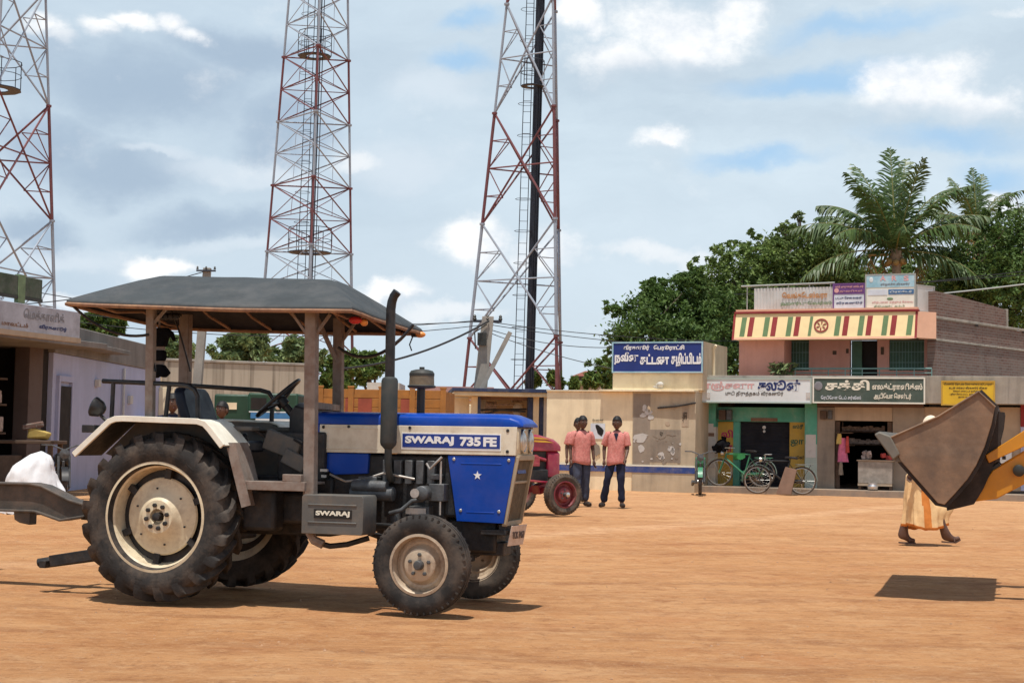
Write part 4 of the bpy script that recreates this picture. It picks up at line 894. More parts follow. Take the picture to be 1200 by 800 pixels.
# roller shutter: real corrugation
x0,x1=X(866.5,.4),X(925,.4); z0,z1=zf,Z(494,895,.4); pts=[]; n=46
for k in range(n*4+1):
    z=z0+(z1-z0)*k/(n*4); pts.append((.40+.012*sin(2*pi*k/4),z))
b=MB()
vs=[];fs=[]
for y,z in pts: vs+=[(x0,y,z),(x1,y,z)]
for k in range(len(pts)-1): fs.append((2*k,2*k+1,2*k+3,2*k+2))
b.add(vs,fs); sh=b.build('roller_shutter','shutter',ST,ang=80)
b=MB(); b.lathe([(.045,0),(.045,.03)],12,TY((x0+x1)/2,.40,z1-.14)); b.lathe([(.035,0),(.035,.03)],12,TY((x0+x1)/2,.40,z1-.24)); b.boxc(((x0+x1)/2+.15,.385,zf+.62),(.10,.03,.06)); b.build('lock','metal_light',sh)
b=MB(); rect(b,880,489.5,911,493.5,.23,.25); b.build('notice_strip','wood_brown',ST)
for s_,u,v,wd,h,m in (('லி',852,508,.30,.20,'ink_magenta'),('ளா',850,525,.36,.17,'ink_magenta'),('ஸ்ரீ',935,500,.26,.13,'ink_green'),('ஜா',934,519,.32,.17,'ink_green'),('லு',934,507,.2,.1,'ink_green'),('சலூன்',934,535.5,.36,.09,'ink_dark')):
    if s_=='லு': continue
    x,z=SL(u,v,.255); text('lettering',s_,x,.256,z,wd,h,m,ST,bold=.03)
# posters on the left pillar
for k,(u0,v0,u1,v1) in enumerate(((827.5,496,836,506),(828,507,837,511),(827,513,837.5,548),(944,509,956,536))):
    b=MB(); rect(b,u0,v0,u1,v1,-.008,-.003); b.build('poster','paper' if k!=1 else 'wood_brown',ST)
# open shop
b=MB(); rect(b,979,494,984,zb_v,.10,.16); rect(b,1040,494,1045,538,.10,.16); b.build('door_frame','wood_dark',ST)
b=MB()
for v in (505,520): rect(b,985,v,1040,v+1.5,1.2,1.6)
b.build('shelf','wood_dark',ST)
rg=random.Random(11); b=MB()
for v in (505,520):
    for k in range(14):
        x,z=SL(988+k*3.6,v,1.25); b.boxc((x,1.35,z+.05),(.09,.12,rg.uniform(.08,.2)))
b.build('shelf_goods','goods_mixed',ST,bev=.01)
# upper storey: its own frame, pink front
pc=at(1095,440,38.7); UF=Frame((pc.x,pc.y),23); dx=-rad(23)+rad(20)
U=sub('upper_storey',ST)
q=ST.matrix_world
o2=V((pc.x-ps_.x,pc.y-ps_.y,0)); lx=o2.x*SF.c-o2.y*SF.s; ly=o2.x*SF.s+o2.y*SF.c
U.location=(lx,ly,0); U.rotation_euler=(0,0,dx)
def UX(u,v=420,b=0.0): return UF.x(u,v,b)
def UZ(v,u=980,b=0.0): return UF.z(u,v,b)
zb=zt-.003; zp0=UZ(398); zp1=UZ(365); xl=UX(866); xd=0.0
def up(name,m,spans,d0,d1,bev=.005):
    for u0,v0,u1,v1 in spans:
        b=MB(); rect(b,u0,v0,u1,v1,d0,d1,UF); o=b.build(name,m,U,bev=bev)
    return o
vb=441.5
up('wall','pink_wall',[(866,393,919,vb)],0,.25); up('wall','pink_wall',[(948,393,996,vb),(1028,393,1042,vb),(1083,393,1096,vb),(919,393,948,398),(996,393,1083,398),(1042,434,1083,vb),(928,434,948,vb)],.85,1.05); 
b=MB(); x=UX(919,420,0); b.box(x-.2,x-.003,.25,.85,zb,zp0+.1); b.box(-.2,-.003,.85,5,zb,zp0+.1); b.box(xl,xl+.2,.25,5,zb,zp0+.1); b.build('side_wall','pink_wall',U)
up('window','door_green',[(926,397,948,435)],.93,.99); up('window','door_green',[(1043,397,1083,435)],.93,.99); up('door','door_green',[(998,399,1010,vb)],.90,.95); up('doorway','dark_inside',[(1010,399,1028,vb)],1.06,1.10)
for u0,u1 in ((926,948),(1043,1083)):
    b=MB()
    xa,xb=UX(u0,415,.9),UX(u1,415,.9); k=int((xb-xa)/.075)
    for i in range(k+1): b.bar((xa+(xb-xa)*i/k,.90,UZ(435)),(xa+(xb-xa)*i/k,.90,UZ(398)),.014)
    for j in range(4): b.bar((xa,.895,UZ(435)+(UZ(398)-UZ(435))*j/3),(xb,.895,UZ(435)+(UZ(398)-UZ(435))*j/3),.018)
    b.build('window_grille','rail_teal',U)
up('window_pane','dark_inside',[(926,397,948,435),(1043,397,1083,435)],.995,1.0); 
b=MB(); b.boxc((UX(978,410,.84),.84,UZ(411)),(.10,.03,.10)); b.boxc((UX(993,410,.84),.84,UZ(409)),(.07,.03,.12)); b.boxc((UX(1034,410,.84),.84,UZ(409)),(.08,.03,.2)); b.build('wall_fitting','wood_dark',U,bev=.01)
b=MB(); xa,xb=UX(932,434,-.1),UX(1092,434,-.1); b.tube([(xa,-.12,UZ(432)),(xb,-.12,UZ(432))],.022,6)
for k in range(9): x=xa+(xb-xa)*k/8; b.tube([(x,-.12,zb),(x,-.12,UZ(432))],.014,5)
b.tube([(xa,-.12,UZ(437)),(xb,-.12,UZ(437))],.012,5); b.build('railing','rail_teal',U)
# slanting striped parapet, overhanging
sl=.20; xe=UX(1074,380,-.6); xw=UX(858,380,-.6)
b=MB(); b.prism([(-.60,zp0),(-.60+sl,zp1-.06),(.1,zp1-.06),(.1,zp0)],0,1,M(((0,xe-xw,0,xw),(1,0,0,0),(0,0,1,0),(0,0,0,1))))
pp=b.build('parapet','parapet_cream',U,bev=.004)
b=MB(); yb=.95; xe2=UX(1096,380,-.05)+.02
b.add([(xe,-.60,zp0),(xe2,.0,zp0),(xe2,.0,zp1-.06),(xe,-.60+sl,zp1-.06),(xe-.3,.1,zp0),(xe-.3,.1,zp1-.06)],[(0,1,2,3),(0,4,1),(3,2,5),(0,3,5,4),(1,4,5,2)]); b.build('parapet_end','parapet_pink',U,bev=.003)
def slope_box(b,x0,x1,t0,t1,lift,sk=0.0):
    def P(x,t,l): return (x+sk*t,-.60+sl*t-l,zp0+(zp1-.06-zp0)*t)
    b.add([P(x0,t0,lift),P(x1,t0,lift),P(x1,t1,lift),P(x0,t1,lift),P(x0,t0,-.02),P(x1,t0,-.02),P(x1,t1,-.02),P(x0,t1,-.02)],[(0,1,2,3),(7,6,5,4),(0,4,5,1),(1,5,6,2),(2,6,7,3),(3,7,4,0)])
sk=.05
for uu,m in ((869,'g'),(878,'r'),(896,'g'),(905,'r'),(923,'g'),(932,'r'),(949,'g'),(979.5,'g'),(989,'r'),(1007,'g'),(1016.5,'r'),(1035,'g'),(1045,'r'),(1064,'g')):
    xc=UX(uu+1,382,-.5); b=MB(); slope_box(b,xc-.065,xc+.065 if uu!=949 else xc+.01,.10,.86,.006,sk); b.build('stripe','stripe_green' if m=='g' else 'stripe_maroon',pp)
b=MB(); slope_box(b,xw,xe,-.03,.05,.008); b.build('lower_moulding','parapet_pink',pp)
b=MB(); b.box(xw+.02,xe+.02,-.45,.12,zp1-.055,zp1-.005); b.build('upper_moulding','stripe_maroon',pp)
b=MB(); b.box(xw+.05,xe+.0,-.42,.12,zp1-.004,zp1+.05); b.build('coping','parapet_pink',pp)
b=MB(); slope_box(b,xw-.005,xw+.05,-.02,1.0,.009); slope_box(b,xe-.05,xe+.006,-.02,1.0,.009); b.build('corner_band','stripe_maroon',pp)
ex=UX(962.5,381,-.5); ez=(zp0+zp1-.06)/2; ey=-.60+sl*.5-.012
tl=math.atan2(sl,zp1-.06-zp0); TE=M.Translation((ex,ey,ez))@M.Rotation(-tl,4,'X')
b=MB(); b.lathe([(.150,-.004),(.185,-.004),(.185,.012),(.150,.012),(.150,-.004)],32,TE@M.Rotation(rad(90),4,'X'),caps=False)
for a in (20,80,140,200,260,320):
    ra=rad(a); P=[(cos(ra)*.03,sin(ra)*.03),(cos(ra+.25)*.10,sin(ra+.25)*.10),(cos(ra)*.135,sin(ra)*.135),(cos(ra-.12)*.10,sin(ra-.12)*.10)]; b.prism(P,-.008,.004,TE)
b.build('emblem','stripe_maroon',pp)
b=MB(); b.box(xl,xe2-.05,.13,5,zp1-.12,zp1-.06); b.build('roof','grey_roof',U)
# bare brick flank, stepped at the back, receding to the right
c0=at(1096,440,38.72); c1=at(1222,440,43.6)
dv=(c1-c0); LW=math.hypot(dv.x,dv.y); yawb=-math.degrees(math.atan2(dv.y,dv.x)); BFm=Frame((c0.x,c0.y),yawb)
Bk=sub('brick_flank',ST); o2=V((c0.x-ps_.x,c0.y-ps_.y,0)); Bk.location=(o2.x*SF.c-o2.y*SF.s,o2.x*SF.s+o2.y*SF.c,0); Bk.rotation_euler=(0,0,-rad(yawb)+rad(20))
bz=lambda u,v: BFm.loc(u,v,0)
a0=bz(1097,341); a1=bz(1180,363); l0=bz(1098,370); l1=bz(1215,391); a2=bz(1215,391)
b=MB(); b.prism([(.02,zb),(LW,zb),(LW,a2[1]),(a1[0]+.02,a2[1]+.01),(a1[0],a1[1]),(a0[0]+.9,a0[1]-.02),(.02,a0[1])],0,.23); b.build('brick_wall','brick_wall',Bk,ang=0)
b=MB(); b.box(.02,LW,-.035,-.002,bz(1150,379)[1]-.05,bz(1150,379)[1]+.02); b.box(.02,LW*.97,-.03,-.002,bz(1150,404)[1]-.04,bz(1150,404)[1]+.02); b.box(.02,LW,-.05,-.002,zb,zb+.10); b.box(a1[0]-.04,a1[0]+.05,-.02,.25,a2[1]+.03,a1[1]+.02); b.build('cement_ledge','concrete_band',Bk,bev=.012)
b=MB()
for f,u in ((.35,1130),(.8,1180)): b.box(LW*f-.08,LW*f+.06,-.04,-.036,bz(1150,381)[1]-.06,bz(1150,381)[1]+.0)
b.build('put_log_hole','dark_inside',Bk)

# ---------------------------------------------------------------- signs of the shop row
def sign(label,u0,v0,u1,v1,d,m,frame_m=None,F=SF,O=ps_,yaw=20,th=.07,name='signboard',group=None):
    x0=F.x(u0,(v0+v1)/2,d);x1=F.x(u1,(v0+v1)/2,d);z1=F.z((u0+u1)/2,v0,d);z0=F.z((u0+u1)/2,v1,d)
    p=F.world(x0,d,0); t=thing(name,label,'sign',(p.x,p.y,0),yaw,group); W=x1-x0
    b=MB(); b.box(0,W,0,th,z0,z1); b.build('panel',m,t,bev=.004)
    if frame_m:
        b=MB(); r=.03
        b.box(-.004,W+.004,-.014,.02,z1-r,z1+.004); b.box(-.004,W+.004,-.014,.02,z0-.004,z0+r); b.box(-.004,r,-.0135,.02,z0+r,z1-r); b.box(W-r,W+.004,-.0135,.02,z0+r,z1-r); b.build('frame',frame_m,t)
    def P(u,v): a,z=F.loc(u,v,d); return a-x0,z
    return t,P,W,z0,z1
def tx(t,P,s,u0,v0,u1,v1,m,bold=.02,y=-.004):
    xa,za=P(u0,v1); xb,zb_=P(u1,v0); return text('lettering',s,(xa+xb)/2,y,(za+zb_)/2,abs(xb-xa),abs(zb_-za),m,t,bold=bold)
t,P,W,z0,z1=sign('white shop signboard with faded red and bold navy lettering over the green-walled shop',817,443,951,472,-.64,'sign_white','teal_pale',th=.08)
tx(t,P,'ரஞ்சனா',825,447,884,457.5,'ink_faded_red',.03); tx(t,P,'சலூன்',888,444.5,938,457.5,'ink_navy',.045); tx(t,P,'முடி திருத்தகம் வீரகனூர்',850,458.5,918,464,'ink_dark',.015)
b=MB(); 
for u in (830,947): xa,za=P(u,463); b.boxc((xa,-.008,za),(.10,.012,.14))
b.build('lamp_clip','paper',t)
t,P,W,z0,z1=sign('dark green shop signboard with cream Tamil lettering over the open shop',952.5,442,1084,472.5,-.62,'sign_green','sign_cream',th=.06)
tx(t,P,'சக்தி',967,445,1019,461,'cream_letter',.04); tx(t,P,'எலக்ட்ரானிக்ஸ்',1022,449,1081,458,'cream_letter',.03); tx(t,P,'ஆடியோ சென்டர்',1024,460.5,1068,469,'cream_letter',.03); tx(t,P,'ரேடியோ டேப் சர்வீஸ்',962,463.5,1009,468.5,'sign_pale',.02)
b=MB(); xa,za=P(959,452); b.sphere((xa,-.005,za),(.10,.006,.11),12,8); b.build('emblem_patch','ink_grey',t)
t,P,W,z0,z1=sign('bright yellow notice board with rows of small dark writing on the concrete band',1103,446,1166,475,-.66,'sign_yellow','yellow_panel',th=.06)
for s_,v0,v1,u0,u1 in (('வீரகனூர் தொடக்க வேளாண்மை கூட்டுறவு',448.5,451.5,1106,1163),('கடன் சங்கம் வீரகனூர் கிளை',453,455.8,1112,1157),('சேலம் மாவட்டம் தமிழ்நாடு',457,459.5,1117,1151),('பதிவு செய்யப்பட்ட அலுவலகம்',460.5,463,1113,1149),('தலைவர்',464,466,1123,1142)): tx(t,P,s_,u0,v0,u1,v1,'ink_dark',.015)
# roof hoardings
pu=UF.world(0,0,0)
t,P,W,z0,z1=sign('corrugated white tin hoarding with rust orange and green lettering, leftmost on the parapet',884,337,976,364,-.25,'tin',F=UF,O=pc,yaw=23,th=.01,name='hoarding',group='hoardings on the parapet')
b=MB(); n=120; vs=[];fs=[]
for k in range(n+1):
    x=W*k/n; y=-.018-.016*sin(2*pi*k/5); vs+=[(x,y,z0),(x,y,z1)]
for k in range(n): fs.append((2*k,2*k+2,2*k+3,2*k+1))
b.add(vs,fs); b.build('corrugated_sheet','tin',t,ang=80); tx(t,P,'வெங்கடேஸ்வரா',917,341.5,970,351.5,'ink_orange',.03,-.036); tx(t,P,'ஹார்டுவேர்ஸ்',915,352.5,975,359,'ink_leaf',.03,-.036)
b=MB(); b.tube([(-.35,-.02,z1+.06),(W+.05,-.02,z1+.10)],.025,6)
for k in range(5): b.tube([(-.2+k*(W+.3)/4.3,.03,z0-.05),(-.2+k*(W+.3)/4.3,.03,z1+.07)],.016,5)
b.build('support_frame','wire_pale',t)
t,P,W,z0,z1=sign('purple and white printed hoarding between the tin hoarding and the tall white one',976,332,1014,364,-.28,'sign_pale','sign_purple',F=UF,O=pc,yaw=23,th=.04,name='hoarding',group='hoardings on the parapet')
b=MB(); xa,za=P(977,345); b.box(.01,W-.01,-.008,-.001,za,z1-.01); b.build('purple_field','sign_purple',t); tx(t,P,'ஸ்ரீ முருகன் ஸ்டோர்',979,334,1012,338,'ink_pink',.02,-.012); tx(t,P,'துணிகள்',984,339.5,1011,343,'ink_pink',.02,-.012); tx(t,P,'பட்டு சேலைகள்',979,347,1010,350.5,'ink_navy',.015); tx(t,P,'வீரகனூர்',980,353,1011,357,'ink_navy',.015)
b=MB(); xa,za=P(979.5,340.5); b.lathe([(.06,0),(.06,.006)],16,TY(xa+.02,-.008,za)); b.build('round_mark','ink_pink',t)
t,P,W,z0,z1=sign('tallest hoarding with a sky blue top, red lettering and cream lower half','x' and 1014,321,1073,364,-.30,'sign_cream','wire_pale',F=UF,O=pc,yaw=23,th=.04,name='hoarding',group='hoardings on the parapet')
b=MB(); xa,za=P(1020,337); b.box(.012,W-.012,-.008,-.001,za,z1-.03); b.build('sky_field','sign_sky',t)
b=MB(); xa,za=P(1041,345); xb,zb2=P(1071,338.5); b.box(xa,xb,-.008,-.001,za,zb2); b.build('blue_field','sign_deep',t)
b=MB(); xa,za=P(1017,346); xb,zb2=P(1040,339); b.box(xa,xb,-.008,-.001,za,zb2); b.build('picture_field','sign_pale',t)
tx(t,P,'A',1031.5,323,1038,329,'ink_pink',.03,-.012); tx(t,P,'R',1045,323,1051,329,'ink_pink',.03,-.012); tx(t,P,'S',1059,323,1065,329,'ink_pink',.03,-.012); tx(t,P,'ஏஜென்சீஸ் வீரகனூர்',1032,331,1066,335,'ink_grey',.015,-.012); tx(t,P,'டிராக்டர்',1043,340,1069,343.5,'sign_white',.02,-.012); tx(t,P,'விற்பனை மற்றும் சேவை',1022,352,1070,356,'ink_pink',.01); tx(t,P,'சிமெண்ட் கம்பி',1024,357,1060,360.5,'ink_leaf',.01)
b=MB(); xa,za=P(1021,328); b.sphere((xa,-.01,za),(.05,.006,.07),12,8); b.build('round_mark','sign_white',t); b=MB(); xa,za=P(1043,350); b.sphere((xa,-.004,za),(.08,.006,.035),12,8); b.build('oval_mark','ink_leaf',t)
p0=UF.world(UX(1073.5,345,-.3),-.30,0); p1=UF.world(UX(1096,345,.35),.35,0); d=p1-p0; y3=-math.degrees(math.atan2(d.y,d.x)); F3=Frame(p0,y3)
t,P,W,z0,z1=sign('grey sheet metal hoarding panel at the right corner, turned to the side',1074,334.5,1095,366,0,'tin','wire_pale',F=F3,O=p0,yaw=y3,th=.02,name='hoarding',group='hoardings on the parapet')
# plants and things at the shops
def plant(label,p,n,h,r,seed,m='leaf_mid'):
    t=thing('plant',label,'plant',p,0); rg=random.Random(seed); b=MB()
    st=MB()
    for k in range(n):
        a=rg.uniform(0,2*pi); q=V((cos(a)*r*rg.random(),sin(a)*r*rg.random(),h*rg.uniform(.3,1)))
        if k%6==0: st.tube([(0,0,0),q*.5,q],.008,4)
        tx_=V((rg.gauss(0,1),rg.gauss(0,1),rg.gauss(.2,.6))).normalized(); ty=tx_.orthogonal().normalized(); L=.09*rg.uniform(.7,1.4)
        i=len(b.v); b.v+=[tuple(q-tx_*L),tuple(q+ty*L*.4),tuple(q+tx_*L),tuple(q-ty*L*.4)]; b.f.append((i,i+1,i+2,i+3)); b.m.append(0)
    st.build('stems','bark',t); b.build('leaves',m,t,ang=0,recalc=False); return t
pp_=UF.world(UX(917,436,-.2),-.2,zb); plant('small yellow-green bushy plant on the balcony before the pink wall',pp_,150,.42,.38,3,'leaf_pale')
# shop counter, pot, hanging clothes, goods
p=SF.world(X(1027,.0),-.05,zf-.003); t=thing('counter','weathered grey shop counter with a legged base in the doorway of the open shop','counter',p,20)
hw=(X(1047)-X(1007))/2; h=Z(540,1027)-zf
b=MB(); b.box(-hw,hw,-.20,.25,.16,h); b.build('cabinet','counter_grey',t,bev=.01); b=MB(); b.box(-hw-.03,hw+.03,-.23,.28,h+.002,h+.03); b.build('top','beige_wall',t,bev=.006)
b=MB()
for x in (-hw+.04,hw-.04):
    for y in (-.17,.22): b.box(x-.03,x+.03,y-.03,y+.03,0,.158)
b.build('legs','wood_dark',t); b=MB(); b.box(-hw,hw,-.23,-.202,.10,.155); b.build('base_rail','beige_wall',t)
for du,(lab,m) in ((-11,('small heap of pink and yellow packets on the left of the shop counter','goods_mixed')),(14,('small blue-red bundle of goods on the right of the shop counter','goods_red'))):
    q=SF.world(X(1027+du),.0,zf+h+.027); t2=thing('goods_heap',lab,'goods',q,20); b=MB(); rg=random.Random(int(du+50))
    for k in range(7): b.boxc((rg.uniform(-.14,.14),rg.uniform(-.08,.08),.06+.05*(k%3)),(.11,.10,.11),(rg.uniform(-.3,.3),rg.uniform(-.3,.3),rg.uniform(0,3)))
    o=b.build('packets',m,t2,bev=.015)
p=SF.world(X(1023,-.4),-.42,zf-.003); t=thing('pot','small round steel pot on the step in front of the shop counter','pot',p); b=MB(); b.lathe([(.06,0),(.115,.03),(.13,.09),(.10,.15),(.105,.17),(.09,.172),(.085,.15)],24); b.build('body','steel_pot',t)
p=SF.world(X(988),-.06,0); t=thing('hanging_clothes','bunch of pink and yellow clothes hanging at the open shop doorway','clothes',p,20)
for k,(xo,v0,v1,w_,m) in enumerate(((0,513,541,.26,'cloth_pink'),(-.08,508,520,.16,'cloth_yellow'),(.12,511,530,.10,'goods_red'),(-.03,541,556,.12,'plaster_grey'))):
    za,zb3=Z(v0,988),Z(v1,988); b=MB(); rr=[]
    for i in range(9):
        z=za+(zb3-za)*i/8; rr.append([(xo+w_*.5*(.55+.45*i/8)*cos(a)*(1+.12*sin(5*a+i)),(.05+.02*sin(3*a+i*.7))*sin(a)-.03*k,z) for a in [2*pi*j/18 for j in range(18)]])
    b.loft(rr); b.build('garment',m,t,ang=80)
b=MB(); b.tube([(-.2,0,Z(507,988)),(.25,0,Z(507,988))],.012,6); b.tube([(0,0,Z(507,988)),(0,0,Z(494,988))],.006,4); b.build('hanger_rod','wood_dark',t)
p=SF.world(X(1179,.0),-.12,Z(541,1179)); t=thing('wall_box','small white metal box fixed on the beige wall behind the loader arm','box',p,20); b=MB(); b.boxc((0,0,.12),(.26,.18,.30)); b.build('case','sign_white',t,bev=.012); b=MB(); b.box(-.08,.0,-.10,-.092,.06,.14); b.build('vent','dark_inside',t)

# ---------------------------------------------------------------- bicycles and motorcycles
def bicycle(label,loc,yaw,mframe,mguard,extra=None):
    t=thing('bicycle',label,'bicycle',loc,yaw,'bicycles parked at the shops'); R_=.335; xr,xf=-.53,.53
    for x in (xr,xf):
        w=sub('wheel',t,(x,0,R_)); b=MB(); b.tube([(cos(a)*R_*.955,0,sin(a)*R_*.955) for a in [2*pi*k/40 for k in range(40)]],.021,7,closed=True); b.build('tyre','rubber_dusty',w)
        b=MB(); b.tube([(cos(a)*R_*.89,0,sin(a)*R_*.89) for a in [2*pi*k/40 for k in range(40)]],.010,5,closed=True); b.tube([(0,-.04,0),(0,.04,0)],.018,8)
        for k in range(18): a=2*pi*k/18; b.tube([(0,.02*(1 if k%2 else -1),0),(cos(a)*R_*.89,0,sin(a)*R_*.89)],.0022,3)
        b.build('rim','bike_chrome',w)
        b=MB(); b.strip([(cos(a)*(R_+.03),sin(a)*(R_+.03)) for a in [rad(-10)+rad(190 if x<0 else 150)*k/16 for k in range(17)]],-.04,.04,.008); b.build('mudguard',mguard,w)
    b=MB(); bb=(-.10,0,.30); seat=(-.24,0,.80); hd=(.36,0,.80); hb=(.38,0,.70)
    for p,q,r in ((bb,seat,.021),(seat,hd,.021),(bb,hb,.023),(bb,(xr,.05,R_),.014),(bb,(xr,-.05,R_),.014),((-.22,0,.74),(xr,.05,R_),.009),((-.22,0,.74),(xr,-.05,R_),.009),(hd,hb,.02),(hb,(.43,.05,.62),.012),(hb,(.43,-.05,.62),.012),((.43,.05,.62),(xf,.05,R_),.014),((.43,-.05,.62),(xf,-.05,R_),.014)): b.tube([p,q],r,7)
    b.boxc((-.32,-.06,.315),(.50,.03,.10)); b.lathe([(.10,-.03),(.10,-.01)],20,TY(-.10,-.05,.30)); b.bar((-.10,-.09,.30),(-.02,-.09,.16),.02); b.boxc((-.02,-.13,.16),(.09,.07,.025)); b.build('frame',mframe,t)
    b=MB(); b.tube([hd,(.35,0,.93)],.013,6); b.tube([(.20,-.27,.95),(.34,-.22,.95),(.38,-.08,.93),(.38,.08,.93),(.34,.22,.95),(.20,.27,.95)],.012,7); b.lathe([(.05,0),(.065,.05),(.06,.07)],14,M.Translation((.42,0,.82))@M.Rotation(rad(90),4,'Y')); b.build('handlebar','bike_chrome',t)
    b=MB(); b.loft([[(x,-w,z),(x,w,z),(x,w,z+.05),(x,-w,z+.05)] for x,w,z in ((-.42,.10,.84),(-.34,.11,.85),(-.20,.04,.86),(-.12,.025,.86))]); b.tube([(-.24,0,.80),(-.25,0,.86)],.013,6); b.build('saddle','black_paint',t,bev=.015)
    b=MB()
    for y in (-.07,0,.07): b.tube([(-.36,y,.72),(-.80,y,.72)],.007,5)
    for y in (-.07,.07): b.tube([(-.74,y,.72),(xr,y*.7,R_)],.006,5)
    b.build('carrier',mframe,t); b=MB(); b.tube([(-.5,-.06,.33),(-.56,-.12,.02)],.009,5); b.build('stand','bike_chrome',t); return t
p=SF.world(X(868,-.35),-.35,zf-.004); bk=bicycle('green bicycle with green cloth on its bar, in front of the roller shutter',p,20+180,'bike_green','bike_mudguard')
b=MB(); b.loft([[(x,-.03-.015*sin(x*20),.70-.05*sin(x*13)),(x,-.025,.825),(x,.03,.825),(x,.04,.70-.04*cos(x*17))] for x in (-.12,-.06,0,.06,.12,.18)]); q=b.build('bar_cloth','bike_green_cloth',bk,ang=60)
b=MB(); b.sphere((.46,0,.98),(.17,.13,.12),18,12); b.sphere((.40,.05,1.13),(.09,.05,.10),14,9); b.sphere((.58,-.03,.90),(.13,.1,.10),16,10); b.v=[tuple(V(v)*(1)+V((NZ.noise(V(v)*9),NZ.noise(V(v)*9+V((3,3,3))),NZ.noise(V(v)*9+V((7,7,7)))))*.09) for v in b.v]; b.build('basket_bundle','black_cloth',bk)
p=SF.world(X(914,-1.0),-1.0,.0); bicycle('black bicycle with chrome headlamp and a brown board against it',p,20+172,'bike_black','bike_mudguard')
p=SF.world(X(920,-1.25),-1.28,.0); t=thing('board','reddish brown rectangular board propped against the black bicycle','board',p,24); b=MB(); b.prism([(-.20,.01),(.16,.01),(.26,.62),(-.02,.68)],-.02,.02,M.Rotation(rad(-14),4,'X')); b.build('sheet','wood_brown',t,bev=.006)
def motorcycle(label,loc,yaw,mbody):
    t=thing('motorcycle',label,'motorcycle',loc,yaw,'parked motorcycles'); R_=.30
    for x in (-.62,.62):
        w=sub('wheel',t,(x,0,R_)); b=MB(); b.tube([(cos(a)*(R_-.04),0,sin(a)*(R_-.04)) for a in [2*pi*k/32 for k in range(32)]],.042,8,closed=True); b.build('tyre','rubber',w)
        b=MB(); b.tube([(cos(a)*(R_-.085),0,sin(a)*(R_-.085)) for a in [2*pi*k/32 for k in range(32)]],.014,6,closed=True); b.tube([(0,-.06,0),(0,.06,0)],.06,12)
        for k in range(12): a=2*pi*k/12; b.tube([(0,0,0),(cos(a)*(R_-.085),0,sin(a)*(R_-.085))],.004,3)
        b.build('rim','bike_chrome',w); b=MB(); b.strip([(cos(a)*(R_+.035),sin(a)*(R_+.035)) for a in [rad(20)+rad(140)*k/12 for k in range(13)]],-.055,.055,.008); b.build('mudguard',mbody,w)
    b=MB(); b.loft([[(x,-w,z0),(x,-w*.9,z1),(x,w*.9,z1),(x,w,z0)] for x,w,z0,z1 in ((-.08,.06,.66,.80),(.05,.13,.62,.86),(.25,.13,.64,.87),(.36,.07,.70,.84))]); b.build('fuel_tank',mbody,t,bev=.03,ang=60)
    b=MB(); b.loft([[(x,-w,z),(x,-w*.9,z+.09),(x,w*.9,z+.09),(x,w,z)] for x,w,z in ((-.75,.10,.74),(-.5,.13,.72),(-.2,.12,.70),(-.06,.08,.70))]); b.build('seat','seat_vinyl',t,bev=.02)
    b=MB(); b.box(-.2,.2,-.13,.13,.25,.55); b.tube([(.36,0,.78),(-.05,0,.70),(-.55,0,.62)],.03,7); b.tube([(.36,0,.74),(.25,0,.3),(-.2,0,.25)],.025,7); b.tube([(.2,-.14,.3),(0,-.18,.22),(-.7,-.18,.28)],.035,8); b.build('engine','engine_grey',t,bev=.02)
    b=MB()
    for s in (-1,1): b.tube([(.62,s*.09,R_),(.46,s*.09,.82)],.022,7)
    b.tube([(.30,-.36,1.0),(.42,-.20,1.0),(.46,0,.92),(.42,.20,1.0),(.30,.36,1.0)],.014,7)
    b.lathe([(.05,-.06),(.085,0),(.085,.03),(.0,.05)],16,M.Translation((.55,0,.86))@M.Rotation(rad(90),4,'Y')); b.build('fork','engine_grey',t); return t
p=ground(815,577); motorcycle('green motorcycle parked end-on between the cream toilet block and the shops',(p.x,p.y-.9,0),97,'bike_green')
p=at(72,560,26.5); motorcycle('dark motorcycle by the lavender wall, half hidden behind the white cloth bundle',(p.x,p.y,0),70,'bike_black')

# ---------------------------------------------------------------- cream public toilet block with the blue sign
pt_=ground(741,574); TFm=Frame((pt_.x,pt_.y),22); 
TB=thing('toilet_building','low cream municipal block with a blue painted band and a raised room on its roof','building',(pt_.x,pt_.y,0),22)
def tp(name,m,spans,d0,d1,bev=.006):
    b=MB()
    for u0,v0,u1,v1 in spans: rect(b,u0,v0,u1,v1,d0,d1,TFm)
    return b.build(name,m,TB,bev=bev)
tX=lambda u,v=520,b=0.0: TFm.x(u,v,b); tZ=lambda v,u=760,b=0.0: TFm.z(u,v,b)
x0,x1=tX(640),tX(815); xm=tX(741); ztp=tZ(459)
b=MB(); b.box(x0,xm,0,4,-.05,ztp); b.build('wall','plaster_cream',TB,bev=.01)
b=MB(); b.box(xm+.002,x1,-.02,4,-.05,ztp+.0); b.build('wall','plaster_stained',TB,bev=.01)
b=MB(); b.box(x0,x1,-.032,-.021,tZ(553.5),tZ(546.5)); b.build('painted_band','blue_band',TB); b=MB(); b.box(x0,x1,-.034,-.021,tZ(546.3),tZ(544.5)); b.build('painted_edge','sign_cream',TB)
b=MB(); xs0=tX(702,457,-.18); b.box(xs0,x1,-.18,4.1,ztp+.002,ztp+.05); b.box(x0,xs0,-.05,4.1,ztp+.002,ztp+.03); b.build('roof_ledge','plaster_cream',TB,bev=.006)
ux0=tX(718,440,.25); ux1=tX(823.5,440,.25); zu1=TFm.z(770,400,.25)
b=MB(); b.box(ux0,ux1,.25,2.6,ztp+.051,zu1-.01); b.build('roof_room','plaster_cream',TB,bev=.01)
